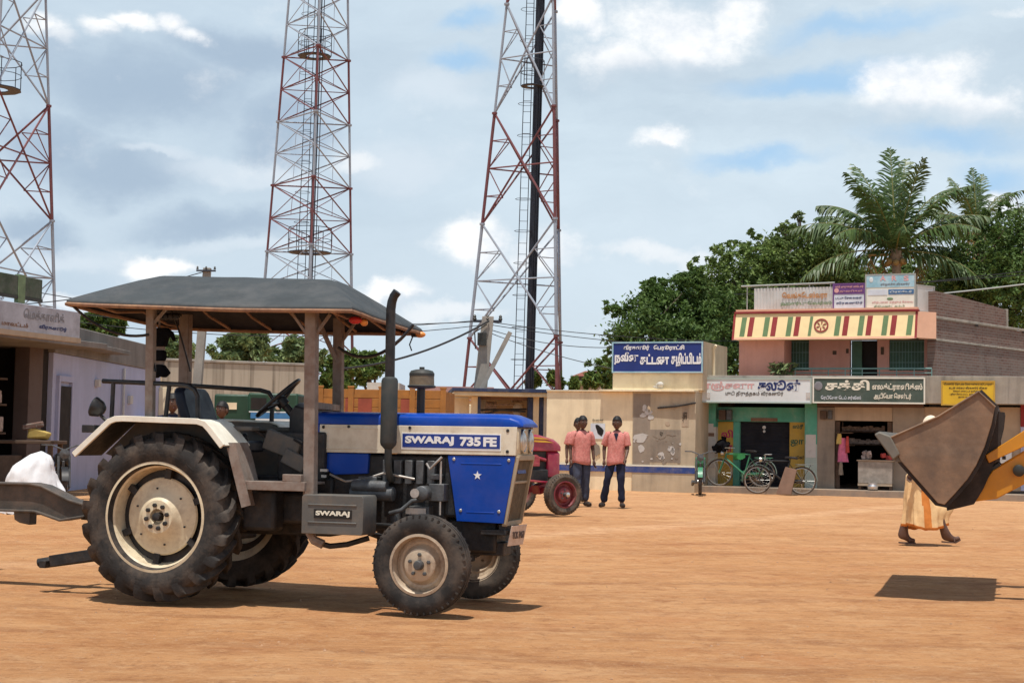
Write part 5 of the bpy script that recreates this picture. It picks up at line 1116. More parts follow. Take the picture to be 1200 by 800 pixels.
b=MB(); b.box(ux1,ux1+.02,.25,2.62,ztp+.051,zu1-.005); b.build('room_flank','plaster_stained',TB); b=MB(); b.tube([(ux1+.06,1.1,ztp+.1),(ux1+.06,1.1,zu1-.15),(ux1+.12,1.05,zu1-.05)],.035,7); b.build('drain_pipe','plaster_cream',TB)
b=MB(); q=tX(770,451,-.1); zz=tZ(453,770,-.1); b.boxc((q,.1,zz+.02),(.14,.18,.12)); b.sphere((q+.05,.0,zz+.06),(.09,.07,.07),10,7); b.boxc((q-.1,.05,zz),(.06,.1,.05)); b.build('lamp','white_wash',TB,bev=.01)
# wall paper scraps
rg=random.Random(21)
def scrap(u0,v0,u1,v1,m='paper'):
    b=MB(); n=10; cx_,cz=(tX((u0+u1)/2),tZ((v0+v1)/2)); w_,h_=abs(tX(u1)-tX(u0))/2,abs(tZ(v1)-tZ(v0))/2
    b.prism([(cx_+w_*cos(2*pi*k/n)*rg.uniform(.65,1.25),cz+h_*sin(2*pi*k/n)*rg.uniform(.65,1.25)) for k in range(n)],-.028,-.0225); b.build('torn_poster',m,TB,ang=0)
for q in ((752,474,758,483),(754,478,764,487),(750,484,757,489)): scrap(*q)
for q in ((742,507,760,520),(766,506,780,514),(781,505,793,510),(783,521,790,529),(770,529,780,538),(775,533,779,541),(794,507,796,528),(748,521,756,530)): scrap(*q,m='paper' if rg.random()<.7 else 'plaster_grey')
for k in range(16): u=rg.uniform(742,798); v=rg.uniform(503,543); scrap(u,v,u+rg.uniform(1.5,4),v+rg.uniform(1.5,4),'paper' if k%2 else 'plaster_grey')
for k in range(10): u=rg.uniform(744,806); v=rg.uniform(466,540); scrap(u,v,u+rg.uniform(3,7),v+rg.uniform(3,9),rg.choice(('paper','plaster_cream','plaster_grey','beige_wall')))
for q in ((733,522,737,528),(696,520,704,535)): scrap(*q,m='plaster_grey')
b=MB(); b.box(tX(742),tX(762),-.0215,-.0205,tZ(548),tZ(461)); b.box(tX(742),tX(798),-.0225,-.0212,tZ(541),tZ(503)); b.build('grey_patch','plaster_grey',TB)
b=MB(); b.box(tX(799),tX(807),-.027,-.021,tZ(499),tZ(475)); b.build('faded_notice','beige_wall',TB); text('lettering','ஆண்கள்',tX(802.5),-.028,tZ(487),.12,.36,'ink_dark',TB,bold=.02)
b=MB(); p0=(tX(771),-.06,tZ(478,771)); p1=(tX(816),-.10,tZ(472,816)); b.tube([p0,V(p0).lerp(V(p1),.5)+V((0,0,-.02)),p1],.022,6); b.build('cable','wire',TB)
# picture on the cream wall
p=TFm.world(tX(692),-.012,0); t=thing('wall_poster','small white poster with dark blot on the cream wall between the standing men','poster',p,22)
xa=tX(692);b=MB(); w_=tX(709)-xa; za,zb4=tZ(514,700),tZ(496,700); b.box(0,w_,-.004,.008,za,zb4); b.build('sheet','sign_pale',t)
b=MB(); n=14; b.prism([(w_*.62+w_*.26*cos(a)*(1+.25*sin(3*a)),(za+zb4)/2+.02+(zb4-za)*.36*sin(a)*(1+.2*cos(2*a))-.12*cos(a)*.6) for a in [2*pi*k/n for k in range(n)]],-.008,-.0045); b.build('blot','label_black',t,ang=0)
text('lettering','பெண்கள்',w_*.5,-.001,tZ(492,700),w_*.75,.05,'ink_dark',t,bold=.02)
pu2=TFm.world(0,0,0)
t,P,W,z0,z1=sign('large blue signboard with bold white Tamil lettering along the roof room of the cream block',717.5,400.5,823.5,436.5,.17,'sign_blue','sign_sky',F=TFm,O=pt_,yaw=22,th=.06)
tx(t,P,'வீரகனூர்',731,404,761,411,'white_letter',.035); tx(t,P,'பேரூராட்சி',766,404,802,411,'white_letter',.035)
tx(t,P,'நவீன',720,412.5,748,427,'white_letter',.045); tx(t,P,'கட்டண',750,414.5,784,427,'white_letter',.045); tx(t,P,'கழிப்பிடம்',786.5,413,822,431,'white_letter',.045)

# ---------------------------------------------------------------- low shelter with the navy roof edge
psx=at(610,470,42.0); HF=Frame((psx.x,psx.y),-4)
HB=thing('shelter_building','low cream shelter with a thin flat roof edged in navy and open bays','building',(psx.x,psx.y,0),-4)
def hp(name,m,spans,d0,d1,bev=.006):
    for u0,v0,u1,v1 in spans:
        b=MB(); rect(b,u0,v0,u1,v1,d0,d1,HF); o=b.build(name,m,HB,bev=bev)
    return o
hp('roof','navy_fascia',[(530,455.5,694,459.5)],-.6,4); hp('fascia','plaster_cream',[(532,459.6,692,464.5)],-.5,3.9)
vb=576
hp('pillar','plaster_cream',[(552,464.5,559,vb)],-.1,.3); hp('pillar','navy_fascia',[(559,464.5,562.5,vb),(618,464.5,624,vb)],-.12,.28); hp('pillar','plaster_cream',[(624,464.5,631,vb)],-.1,.3); hp('pillar','navy_fascia',[(631.5,464.5,636,vb)],-.12,.2); hp('pillar','white_wash',[(636.5,464.5,641.5,vb)],-.14,.2); hp('wall','plaster_cream',[(665.5,464.5,694,vb),(641.5,464.5,665.5,468)],.0,.3); hp('door','wood_door',[(641.5,468,665.5,vb)],.1,.16)
hp('back_wall','beige_wall',[(552,462,640,vb)],3.0,3.2); hp('side_wall','plaster_cream',[(505,466,549,vb)],.5,.8); hp('wall_cap','sign_white',[(504,464.5,549,466)],.45,.85); hp('pillar','wood_brown',[(562.5,465,620,468.5)],.2,.3)
b=MB()
for (u0,v0,u1,v1,d) in ((566,470,582,480,1.5),(572,473,614,475,1.2),(600,468,612,471,1.4)): rect(b,u0,v0,u1,v1,d,d+.3,HF)
b.build('stored_goods','goods_mixed',HB,bev=.02); b=MB(); rect(b,602,474,610,495,.9,1.2,HF); b.sphere((HF.x(607,478,.8),.85,HF.z(607,477,.8)),(.13,.1,.13),12,8); b.build('white_drum','white_wash',HB,bev=.03)
b=MB(); b.tube([(HF.x(562,485,.1),.1,HF.z(562,487)),(HF.x(585,480,.1),.1,HF.z(585,480)),(HF.x(616,480,.1),.1,HF.z(616,482))],.03,6); b.tube([(HF.x(563,480,.15),.15,HF.z(563,480)),(HF.x(617,482,.15),.15,HF.z(617,479))],.025,6); b.build('railing','wire',HB)
# red-roofed house and white shed far behind
p=at(690,450,72); t=thing('house','pale distant house with a small red hipped roof behind the shelter','house',(p.x,p.y,0),8); k=72/FPX
b=MB(); b.box(-15*k,14*k,0,4,0,p.z+.35); b.build('wall','house_pale',t); b=MB(); zt2=at(690,437.5,72).z; z5=at(690,433,72).z; b.add([(-19*k,-.5,zt2-.15),(16*k,-.5,zt2-.15),(16*k,4.5,zt2-.15),(-19*k,4.5,zt2-.15),(-8*k,1.5,z5),(5*k,1.5,z5),(5*k,2.5,z5),(-8*k,2.5,z5)],[(0,1,5,4),(1,2,6,5),(2,3,7,6),(3,0,4,7),(4,5,6,7),(0,3,2,1)]); b.build('roof','roof_red',t); b=MB(); b.box(-20*k,16*k,-.6,.1,at(690,448,72).z,at(690,446.5,72).z); b.build('balcony_slab','grey_roof',t)
b=MB(); b.box(-16*k,-13*k,-.3,.0,at(690,458,72).z,at(690,440,72).z); b.build('pillar','house_pale',t)
p=at(448,455,55); t=thing('shed','small white shed with a pinkish roof behind the orange truck body','shed',(p.x,p.y,0),0); k=55/FPX
b=MB(); b.box(-46*k,-20*k,0,3,0,at(415,458,55).z); b.box(-18*k,20*k,0,3,0,at(440,448,55).z); b.build('wall','white_wash',t); b=MB(); b.box(35*k,140*k,-.3,3,at(520,466,55).z-.1,at(520,465,55).z); b.prism([(35*k,at(520,465,55).z),(140*k,at(520,465,55).z),(130*k,at(520,452,55).z),(45*k,at(520,452,55).z)],.5,2.5); b.build('roof','shed_roof',t)
b=MB(); b.box(40*k,135*k,0,3,0,at(520,467,55).z); b.build('side_wall','plaster_cream',t)

# ---------------------------------------------------------------- orange truck, green truck, compound wall
p=at(442,490,34.0); OF=Frame((p.x,p.y),4); t=thing('truck','orange wooden-bodied truck seen between the canopy posts and the exhaust stack','truck',(p.x,p.y,0),4)
ox=lambda u: OF.x(u,475); oz=lambda v: OF.z(440,v); x0,x1=ox(374),ox(521)
b=MB()
for k in range(3): z=oz(488)+ (oz(456)-oz(488))*k/3; b.box(x0,x1,-.03,.02,z+.004,z+(oz(456)-oz(488))/3-.006)
b.box(x0,x1,.02,.05,.75,oz(457)); b.box(x0,x0+.06,.05,2.0,.75,oz(457)); b.box(x1-.06,x1,.05,2.0,.75,oz(457)); b.box(x0,x1,2.0,2.06,.75,oz(457)); b.build('side_boards','orange_wood',t,bev=.006)
b=MB()
for k in range(5): x=x0+.03+(x1-x0-.06)*k/4; b.box(x-.06,x+.06,-.065,-.032,.75,oz(455)); b.box(x-.075,x+.075,-.07,-.03,oz(455)+.002,oz(452.5))
b.build('stakes','orange_wood',t,bev=.008)
for u0,u1 in ((405,415),(470,485),(420,436)): b=MB(); b.box(ox(u0),ox(u1),-.045,-.031,oz(484),oz(467)); b.build('painted_panel','truck_red',t)
b=MB(); b.box(x0,x1,-.02,2.06,.62,.75); b.box(x0-1.4,x0-.1,.1,1.9,.6,1.5); b.box(x0+.1,x1-.1,.5,1.5,.5,.62); b.build('chassis','hyd_dark',t)
for x in (x0-.7,x0+.9,x1-.8):
    for y in (.12,1.9):
        w=sub('wheel',t,(x,y,.42)); b=MB(); b.lathe([(.22,-.11),(.39,-.13),(.42,-.09),(.42,.09),(.39,.13),(.22,.11)],28,TY(0,0,0)); b.build('tyre','rubber_dusty',w)
p=at(300,490,34); t=thing('truck','dark green truck with blue and white front strip, glimpsed past the steering wheel','truck',(p.x,p.y,0),0); k=34/FPX
zf2=lambda v: at(300,v,34).z; xx=lambda u: at(u,480,34).x-p.x
b=MB(); b.box(xx(250),xx(292),.05,2.2,.5,zf2(462)); b.box(xx(290),xx(349),0,2.2,.5,zf2(460)); b.build('body','truck_green',t,bev=.05); b=MB(); b.box(xx(263),xx(277),.03,.06,zf2(480),zf2(472)); b.build('pane','plaster_cream',t)
b=MB(); b.box(xx(294),xx(340),-.03,.01,zf2(490),zf2(483)); b.build('strip','truck_blue',t); b=MB(); b.box(xx(292),xx(341),-.032,.01,zf2(483),zf2(481.5)); b.box(xx(300),xx(340),-.032,.01,zf2(497),zf2(490.2)); b.build('bumper','sign_white',t)
b=MB(); b.sphere((xx(326),-.03,zf2(476)),(.07,.04,.07),12,8); b.build('headlight','lamp_glass',t); b=MB(); b.box(xx(294),xx(312),-.012,.02,zf2(480),zf2(466)); b.build('windscreen','dark_inside',t)
for u in (258,285,330):
    w=sub('wheel',t,(xx(u),.2,.4)); b=MB(); b.lathe([(.2,-.11),(.37,-.13),(.4,-.09),(.4,.09),(.37,.13),(.2,.11)],28,TY(0,0,0)); b.build('tyre','rubber_dusty',w)
p0=at(176,455,46); p1=at(357,455,48); d=p1-p0; t=thing('compound_wall','tall rain-streaked concrete compound wall behind the tractor seat','wall',(p0.x,p0.y,0),-math.degrees(math.atan2(d.y,d.x))); L_=math.hypot(d.x,d.y)
zt3=at(280,426,47).z; b=MB(); b.box(0,L_,0,.25,-.05,zt3); 
b.build('masonry','compound_wall',t,bev=.02); b=MB(); b.box(-.05,L_+.05,-.04,.29,zt3+.002,zt3+.09); b.build('coping','concrete_band',t,bev=.02)
p0=at(357,470,50); p1=at(560,470,50); t=thing('compound_wall','lower cream boundary wall behind the orange truck','wall',(p0.x,p0.y,0),0); b=MB(); b.box(0,p1.x-p0.x,0,.25,-.05,at(450,472,50).z); b.build('masonry','plaster_cream',t,bev=.02)

# ---------------------------------------------------------------- buildings at the left edge
XW=-9.25
t=thing('lavender_building','lavender plastered building with a grey parapet and a narrow dark door','building',(XW,31,0),90)
# local x runs towards the viewer (-Y world), local y runs along +X... front plane faces +X
def W2(x,y,z): return (x,y,z)
LT=M.Translation((0,0,0))
pl=thing('x','x','x'); bpy.data.objects.remove(pl)
t.rotation_euler=(0,0,0)
zl0=at(62,377,31).z; 
b=MB(); b.box(-4,0,0,9.5,-.05,zl0-.62); b.build('wall','lavender',t,bev=.01)
b=MB(); b.box(-4,.04,-.02,9.6,zl0-.615,zl0); b.build('parapet','grey_roof',t,bev=.02)
b=MB(); b.box(.0,.05,.35,1.15,0,at(70,452,31.5).z); b.build('door','dark_inside',t); b=MB(); b.box(.0,.07,.22,.33,0,at(70,447,31.5).z); b.box(.0,.07,1.16,1.27,0,at(70,447,31.5).z); b.box(.0,.071,.22,1.27,at(70,447,31.5).z+.001,at(70,447,31.5).z+.12); b.build('door_frame','lavender',t)
b=MB(); b.box(.0,.5,.0,4.2,at(75,405,32).z-.02,at(75,401,32).z); b.build('sunshade','grey_roof',t,bev=.01); b=MB(); b.boxc((.05,3.2,2.3),(.10,.2,.16)); b.boxc((.04,6.2,2.0),(.08,.25,.2)); b.tube([(.05,5.5,zl0-.7),(.05,5.5,.3)],.035,6); b.build('wall_fitting','paper',t,bev=.01)
b=MB(); b.box(.0,.6,6.8,8.2,0,1.35); b.build('step_block','lavender',t,bev=.01); b=MB(); b.box(-1.2,.0,9.5,9.7,-.05,zl0-.3); b.box(0,.4,9.35,9.6,0,2.4); b.build('end_wall','plaster_cream',t,bev=.01)
t=thing('shop_building','left-edge shop with a dark open front, brown pillars and goods, under a faded board','building',(XW,31,0),14)
zr=at(40,398,28).z
b=MB(); b.box(-5,-.02,-10,-.01,zr+.1,zr+.5); b.box(-5,1.2,-9.5,-.02,zr-.02,zr+.098); b.build('roof','grey_roof',t,bev=.01)
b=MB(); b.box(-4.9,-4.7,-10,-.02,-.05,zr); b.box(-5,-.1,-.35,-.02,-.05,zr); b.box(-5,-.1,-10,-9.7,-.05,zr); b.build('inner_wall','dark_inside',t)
for y,w_ in ((-.6,.5),(-2.2,.25),(-3.9,.3),(-6.2,.3)): b=MB(); b.box(-.35,-.02,y-w_/2,y+w_/2,-.05,zr); b.build('pillar','pillar_brown',t,bev=.01)
b=MB(); b.box(-.4,-.1,-6.2,-.8,0,.75)
for z in (1.15,1.7,2.2): b.box(-.8,-.2,-6.1,-1.3,z,z+.04)
b.build('shelves','wood_dark',t,bev=.01)
rg=random.Random(3); b=MB()
for k in range(46): y=rg.uniform(-6,-1.4); z=rg.choice((.77,1.2,1.75)); h=rg.uniform(.12,.34); b.boxc((rg.uniform(-.55,-.2),y,z+h/2),(.2,rg.uniform(.12,.3),h),(0,0,rg.uniform(-.3,.3)))
b.build('shelf_goods','goods_mixed',t,bev=.02)
for (u,v,m,lab,y) in ((44,508,'cloth_yellow','yellow bundle with red wrap lying on the stall table at the left-edge shop','yb'),(30,560,'wood_dark','dark wooden stall table in front of the left-edge shop','tb')):
    p=at(u,v,28.0); q=thing('goods_bundle' if y=='yb' else 'stall_table',lab,'bundle' if y=='yb' else 'table',(p.x,p.y,1.125 if y=='yb' else 0),0)
    if y=='yb':
        b=MB(); b.boxc((.03,0,.05),(.42,.12,.16),(.1,.15,0)); b.v=[tuple(V(v)+V((NZ.noise(V(v)*7),0,NZ.noise(V(v)*7+V((4,4,4)))))*.10) for v in b.v]; b.build('sack',m,q,bev=.03); b=MB(); b.boxc((-.08,-.03,.20),(.38,.10,.10),(.1,-.2,0)); b.build('wrap','brick_wall',q,bev=.02)
    else:
        b=MB(); b.box(-.8,.62,-.4,.4,1.0,1.06); b.build('top',m,q,bev=.01)
        for sx in (-.7,.52):
            for sy in (-.3,.3): b=MB(); b.box(sx-.04,sx+.04,sy-.04,sy+.04,0,.998); b.build('leg',m,q)
# faded board on the eave of the left shop
XB=-7.95
def lz(v,Y): return at(40,v,Y).z
t=thing('signboard','faded grey-white shop board with worn blotchy lettering along the left picture edge','sign',(XB,28.2,0),90)
t.rotation_euler=(0,0,rad(75)); z1=at(92,366,28.2).z; z0=at(92,400,28.2).z
# local x -> world +Y, local y -> world -X : the visible face is local -y
b=MB(); b.box(-9,0,0,.08,z0,z1); b.build('panel','board_faded',t,bev=.01); b=MB(); b.box(-9,.01,-.02,.10,z0-.03,z0+.06); b.build('lower_rail','beige_wall',t)
for s_,xc,w_,h,zc,m in (('அழகன்',-6.2,1.0,.20,z1-.17,'ink_grey'),('ஆட்டோ',-5.1,1.2,.22,z1-.17,'wood_brown'),('ஒர்க்ஸ்',-3.5,1.4,.24,z1-.17,'ink_grey'),('மெக்கானிக்',-1.2,1.3,.18,z1-.16,'ink_grey'),('வீரகனூர்',-.9,.9,.09,z1-.36,'ink_navy'),('சேலம் மாவட்டம்',-2.4,1.4,.08,z1-.37,'wood_brown')): text('lettering',s_,xc,-.004,zc,w_,h,m,t,bold=.03)
t=thing('signboard','dark green painted board standing above the faded shop board at the left edge','sign',(XB-.35,27.0,0),90); t.rotation_euler=(0,0,rad(75)); z1b=at(60,328,27).z; z0b=at(60,351,27).z
b=MB(); b.box(-8,0,0,.06,z0b,z1b); b.build('panel','board_green',t,bev=.01)
for xa in (-.75,-4.2): b=MB(); b.box(xa,xa+.2,-.015,.07,z0b-.12,z1b+.02); b.build('upright','ink_leaf',t)
b=MB(); b.box(-8,.01,-.01,.07,z0b-.05,z0b); b.build('lower_rail','hyd_dark',t); text('lettering','ஸ்ரீ கணபதி',-2.6,-.004,(z0b+z1b)/2,2.0,.24,'board_faded',t,bold=.02)
# ---------------------------------------------------------------- towers
def tower(label,bu,Y,rb,rt,zb_ref,zt_ref,alpha,joints,reds,name='mast',platforms=(),cable=True,group='lattice masts',half=False,lean=0.0,kstyle=False,ladder=True):
    """three-legged lattice mast; joints: levels (m), reds: indices of red panels"""
    p=at(bu[0],bu[1],Y); t=thing('lattice_mast',label,'mast',(p.x,p.y,0),0,group)
    def R_(z): return rb+(rt-rb)*(z-zb_ref)/(zt_ref-zb_ref)
    def P(k,z):
        a=rad(alpha+120*k); r=R_(z); return V((r*cos(a)+lean*(z-zb_ref),r*sin(a),z))
    for k in range(3):
        b=MB()
        for i in range(len(joints)-1):
            b.mi=1 if i in reds else 0; b.tube([P(k,joints[i]),P(k,joints[i+1])],.064 if i<3 else .05,8)
            b.mi=1 if i in reds else 0; b.lathe([(.11,-.04),(.11,.04)],10,M.Translation(P(k,joints[i+1])))
        b.build('leg',['tower_white','tower_red'],t)
    b=MB()
    for i in range(len(joints)-1):
        z0,z1=joints[i],joints[i+1]; zm=(z0+z1)/2; b.mi=1 if i in reds else 0
        for k in range(3):
            a0,a1=P(k,z0),P((k+1)%3,z0); c0,c1=P(k,z1),P((k+1)%3,z1); m0,m1=P(k,zm),P((k+1)%3,zm)
            if kstyle:
                b.tube([c0,c1],.030,6); b.tube([m0,m1],.020,5)
                for lo0,lo1,hi0,hi1 in ((a0,a1,m0,m1),(m0,m1,c0,c1)):
                    b.tube([hi0,lo1],.030,6); b.tube([lo0,hi1],.018,5); q0=hi0.lerp(lo1,.5); b.tube([q0,(lo0+lo1)/2],.014,4)
            else:
                b.tube([a0,c1],.043,6); b.tube([a1,c0],.043,6); x=(a0+a1+c0+c1)/4
                b.tube([m0,m1],.032,5)
                for q0,q1,xx in ((m0,a0,x),(m0,c0,x),(m1,a1,x),(m1,c1,x)):
                    h=q1.lerp(xx,.5); b.tube([q0,h],.024,5); b.tube([q0.lerp(q1,.5),h],.022,5)
    b.build('bracing',['tower_white','tower_red'],t)
    b=MB(); z0,z1=joints[0],joints[-1]
    def C(z,o=0.0,d=0.0): return V((lean*(z-zb_ref)+o,d,z))
    for o in (-.55,-.2): b.tube([C(z0,o,.1),C(z1,o*.8,.1)],.018,5)
    z=z0
    while z<z1: b.tube([C(z,-.55+.11*(z-z0)/(z1-z0),.1),C(z,-.2+.04*(z-z0)/(z1-z0),.1)],.012,4); z+=.45
    z=z0+2.5
    while z<z1:
        b.tube([V((C(z,-.375).x+.33*cos(a),.1-.33+.33*sin(a),z)) for a in [2*pi*k/10 for k in range(10)]],.011,4,closed=True); z+=1.3
    if ladder: b.build('ladder','tower_dark',t)
    if cable:
        b=MB()
        for o,r in (((.0,.10),(.12,.07),(.22,.05),(.05,.06)) if cable==1 else ((.0,.035),(.12,.03),(.22,.02))): b.tube([C(z0,o,-.02+o),C((z0+z1)/2,o,-.02+o),C(z1,o,-.02+o)],r,6)
        b.build('cable_run','cable_black',t)
    for z in platforms:
        b=MB(); r=R_(z)*(.30 if cable==1 else .44); b.lathe([(r*.5,z-.02),(r,z-.02),(r,z+.02),(r*.5,z+.02),(r*.5,z-.02)],12,caps=False)
        for k in range(6): a=2*pi*k/6; b.tube([(r*cos(a),r*sin(a),z),(r*cos(a),r*sin(a),z+1.05)],.018,5)
        b.tube([(r*cos(2*pi*k/12),r*sin(2*pi*k/12),z+1.05) for k in range(12)],.018,5,closed=True); b.tube([(r*cos(2*pi*k/12),r*sin(2*pi*k/12),z+.55) for k in range(12)],.014,5,closed=True)
        b.build('platform','tower_dark',t)
    return t
def zs(u,Y,vs): return [at(u,v,Y).z for v in vs]
Y2=62.0; zj=zs(620,Y2,[397,263,133,5]); dz=zj[1]-zj[0]
jt=[zj[0]-dz]+zj+[zj[3]+dz*.98,zj[3]+dz*1.95]; jt[0]=max(0,jt[0])
tower('red and white mast with thick black cables, behind the low cream shelter',(618,450),Y2,2.55,1.28,at(618,450,Y2).z,at(618,0,Y2).z,176,jt,{0,2,4,6},platforms=(at(612,101,Y2).z,),lean=.012)
Y1=66.0; zj=zs(362,Y1,[293,215,140,64]); d1=zj[1]-zj[0]
jt=[0]+[zj[0]-2*d1,zj[0]-d1]+zj+[zj[3]+d1,zj[3]+2*d1,zj[3]+3*d1]
tower('red and white lattice mast with round platforms rising behind the tractor canopy',(362,330),Y1,2.17,1.50,at(362,325,Y1).z,at(362,0,Y1).z,-81,jt,{0,1,3,5,7},platforms=(at(362,296,Y1).z,at(362,66,Y1).z),kstyle=True,lean=.010,cable=2)
Y0=58.0; zj=zs(0,Y0,[250,113]); d0=zj[1]-zj[0]
jt=[0,zj[0]-d0]+zj+[zj[1]+d0,zj[1]+2*d0]
tower('red and white lattice mast above the faded shop board at the picture edge',(-14,330),Y0,2.80,1.88,at(0,325,Y0).z,at(0,0,Y0).z,-72,jt,{0,2,4},platforms=(at(0,105,Y0).z,),lean=.012,cable=0,ladder=False)

# ---------------------------------------------------------------- poles and wires
def pole(label,top,base,Y,r,arms=True,ins=1.0):
    p0=at(base[0],base[1],Y); p1=at(top[0],top[1],Y); d=(p1-p0); k=p0.z/d.z; g=p0-d*k
    t=thing('utility_pole',label,'pole',(g.x,g.y,0),0,'utility poles'); L=p1-g
    b=MB(); b.loft([[V((sx*rr*1.0,sy*rr,0))+L*q for sx,sy in ((-1,-1),(1,-1),(1,1),(-1,1))] for q,rr in ((0,r*1.35),(1,r))]); b.build('shaft','pole_concrete',t,bev=.01)
    if arms:
        b=MB()
        for q,w in arms: c=L*q; b.boxc((c.x,c.y-.12,c.z),(w,.07,.07*ins)); 
        b.build('crossarm','tower_dark',t)
        b=MB()
        for q,w in arms:
            for k_ in (-.45,.0,.45): c=L*q; b.lathe([(.05*ins,0),(.06*ins,.04*ins),(.035*ins,.07*ins),(.05*ins,.10*ins),(.02*ins,.15*ins)],10,M.Translation((c.x+k_*w,c.y-.12,c.z+.03)))
        b.build('insulator','hyd_dark',t)
    return t,g,L
t,g,L=pole('leaning concrete pole with slanted strut in front of the mast with black cables',(572,371),(563,455),43.0,.16,[(.97,.8)])
s0=at(577,430,42.6)-V((g.x,g.y,0)); s1=at(598,389,42.6)-V((g.x,g.y,0)); b=MB(); b.bar(s0-(s1-s0)*.9,s1,.14,.12); b.build('stay_strut','pole_concrete',t)
b=MB(); b.boxc((L.x*.86-.1,-.2,L.z*.86),(.25,.2,.35)); b.tube([(L.x*.93,-.2,L.z*.95),(L.x*.85-.3,-.25,L.z*.9),(L.x*.8-.25,-.2,L.z*.8)],.02,5); b.build('junction_box','hyd_dark',t)
pole('slim concrete pole with a small crossarm, peeping over the tractor canopy',(243,314),(231,455),36.0,.085,[(.985,.45)],ins=.5)
def wire(name,label,p0,p1,sag,r=.011,m='wire'):
    p0=V(p0);p1=V(p1); b=MB(); n=14; b.tube([p0.lerp(p1,k/n)+V((0,0,-4*sag*(k/n)*(1-k/n))) for k in range(n+1)],r,5); o=b.build(name,m); tag(o,label,'wire','overhead wires'); return o
WL='thin dark overhead wire crossing the sky between the poles'
for (u0,v0,Ya,u1,v1,Yb,sg) in ((572,377,43,1010,395,48,.3),(572,380,43,1010,402,48,.35),(574,374,43,-60,345,38,.5),(574,376,43,-60,322,38,.5),(572,380,43,-60,352,40,.6),(1240,318,40,880,338,46,.1),(1240,313,40,860,345,46,.1),(240,318,36,-60,360,30,.2),(574,390,43,735,435,42,.1),(574,386,43,720,407,42,.15)):
    wire('overhead_wire',WL,at(u0,v0,Ya),at(u1,v1,Yb),sg)
wire('overhead_wire','pale thick cable sloping up to the right in front of the brick wall top',at(1000,353,41),at(1260,325,40),.05,.022,'wire_pale')
wire('overhead_wire','thick twisted cable sloping from the leaning pole down behind the exhaust stack',at(573,376,42.8),at(400,432,40),.25,.03)

# ---------------------------------------------------------------- trees
def crown(lobes,n,leaf,seed,clump=.27):
    rg=random.Random(seed); vs=[];fs=[]; lobes=list(lobes)
    for c,r in list(lobes):          # tufts that break the outline
        for _ in range(9):
            a=rg.uniform(0,2*pi); e=rg.uniform(.05,1.35); k=rg.uniform(.16,.32); q=V((cos(a)*cos(e),sin(a)*cos(e),sin(e)))*rg.uniform(.92,1.18)
            lobes.append(((c[0]+q.x*r[0],c[1]+q.y*r[1],c[2]+q.z*r[2]),(r[0]*k,r[1]*k,r[2]*k*1.1)))
    tot=sum(r[0]*r[1]*r[2]/max(r) for c,r in lobes)
    for c,r in lobes:
        k=int(n*(r[0]*r[1]*r[2]/max(r))/tot); made=0
        cl=[]
        for _ in range(max(12,k//26)):
            while True:
                q=V((rg.uniform(-1,1),rg.uniform(-1,1),rg.uniform(-1,1)))
                if .35<q.length<1: break
            if q.z<-.75: continue
            q=q*(.82+.28*rg.random()); cl.append(V((c[0]+q.x*r[0],c[1]+q.y*r[1],c[2]+q.z*r[2])))
        for i in range(k):
            cc=cl[rg.randrange(len(cl))]; s=clump*min(r)*rg.uniform(.5,1.0)
            o=V((rg.gauss(0,.5),rg.gauss(0,.5),rg.gauss(0,.38)))*s; p=cc+o
            nrm=(V((rg.gauss(0,.7),rg.gauss(0,.7),rg.gauss(.75,.5)))+o*.8).normalized(); tx=nrm.orthogonal().normalized(); tx.rotate(M.Rotation(rg.uniform(0,2*pi),3,nrm)); ty=nrm.cross(tx)
            L=leaf*rg.uniform(.6,1.35); W=L*rg.uniform(.36,.55); a=len(vs)
            vs+=[p-tx*L*.5,p+ty*W*.5+nrm*L*.05,p+tx*L*.5-nrm*L*.10,p-ty*W*.5+nrm*L*.05]; fs.append((a,a+1,a+2,a+3))
    b=MB(); b.add(vs,fs); return b
def tree(label,base,lobes,n,leaf,seed,m='leaf_dark',name='tree',group='trees behind the buildings',trunk=.22):
    t=thing(name,label,'tree',(base[0],base[1],0),0,group)
    lobes=[((c[0]-base[0],c[1]-base[1],c[2]),r) for c,r in lobes]
    b=MB(); zc=min(c[2] for c,r in lobes); z1=max(1.2,zc*.55); rg=random.Random(seed+50)
    b.tube([(0,0,0),(.05,.02,z1*.5),(.0,.0,z1)],[trunk*1.3,trunk,trunk*.85],10)
    for c,r in lobes:
        e=V(c)+V((0,0,r[2]*.25)); m_=V((0,0,z1)).lerp(e,.5)+V((rg.uniform(-.2,.2),rg.uniform(-.2,.2),.1))
        b.tube([(0,0,z1-.1),m_,e],[trunk*.7,trunk*.4,trunk*.12],7)
        for k in range(5):
            q=e+V((rg.uniform(-1,1)*r[0],rg.uniform(-1,1)*r[1],rg.uniform(-.3,1)*r[2]))*.8; b.tube([m_.lerp(e,.5),e.lerp(q,.5)+V((0,0,-.05)),q],[trunk*.22,trunk*.13,trunk*.05],5)
    b.build('trunk','bark',t,ang=60)
    crown(lobes,n,leaf,seed).build('crown',m,t,ang=0,recalc=False)
    return t
def lob(u,v,Y,ru,rv,ry=None):
    p=at(u,v,Y); k=Y/FPX; return ((p.x,p.y,p.z),(ru*k,(ry or ru)*k,rv*k))
def bt(u,Y): p=at(u,500,Y); return (p.x,p.y)
tree('broad dark green tree at the left end of the grove, above the blue signboard',bt(775,50),[lob(760,395,50,48,50),lob(800,365,51,45,42),lob(735,425,50,24,36),lob(815,415,50,50,45),lob(770,350,51,26,22),lob(850,385,51,35,45)],36000,.165,1)
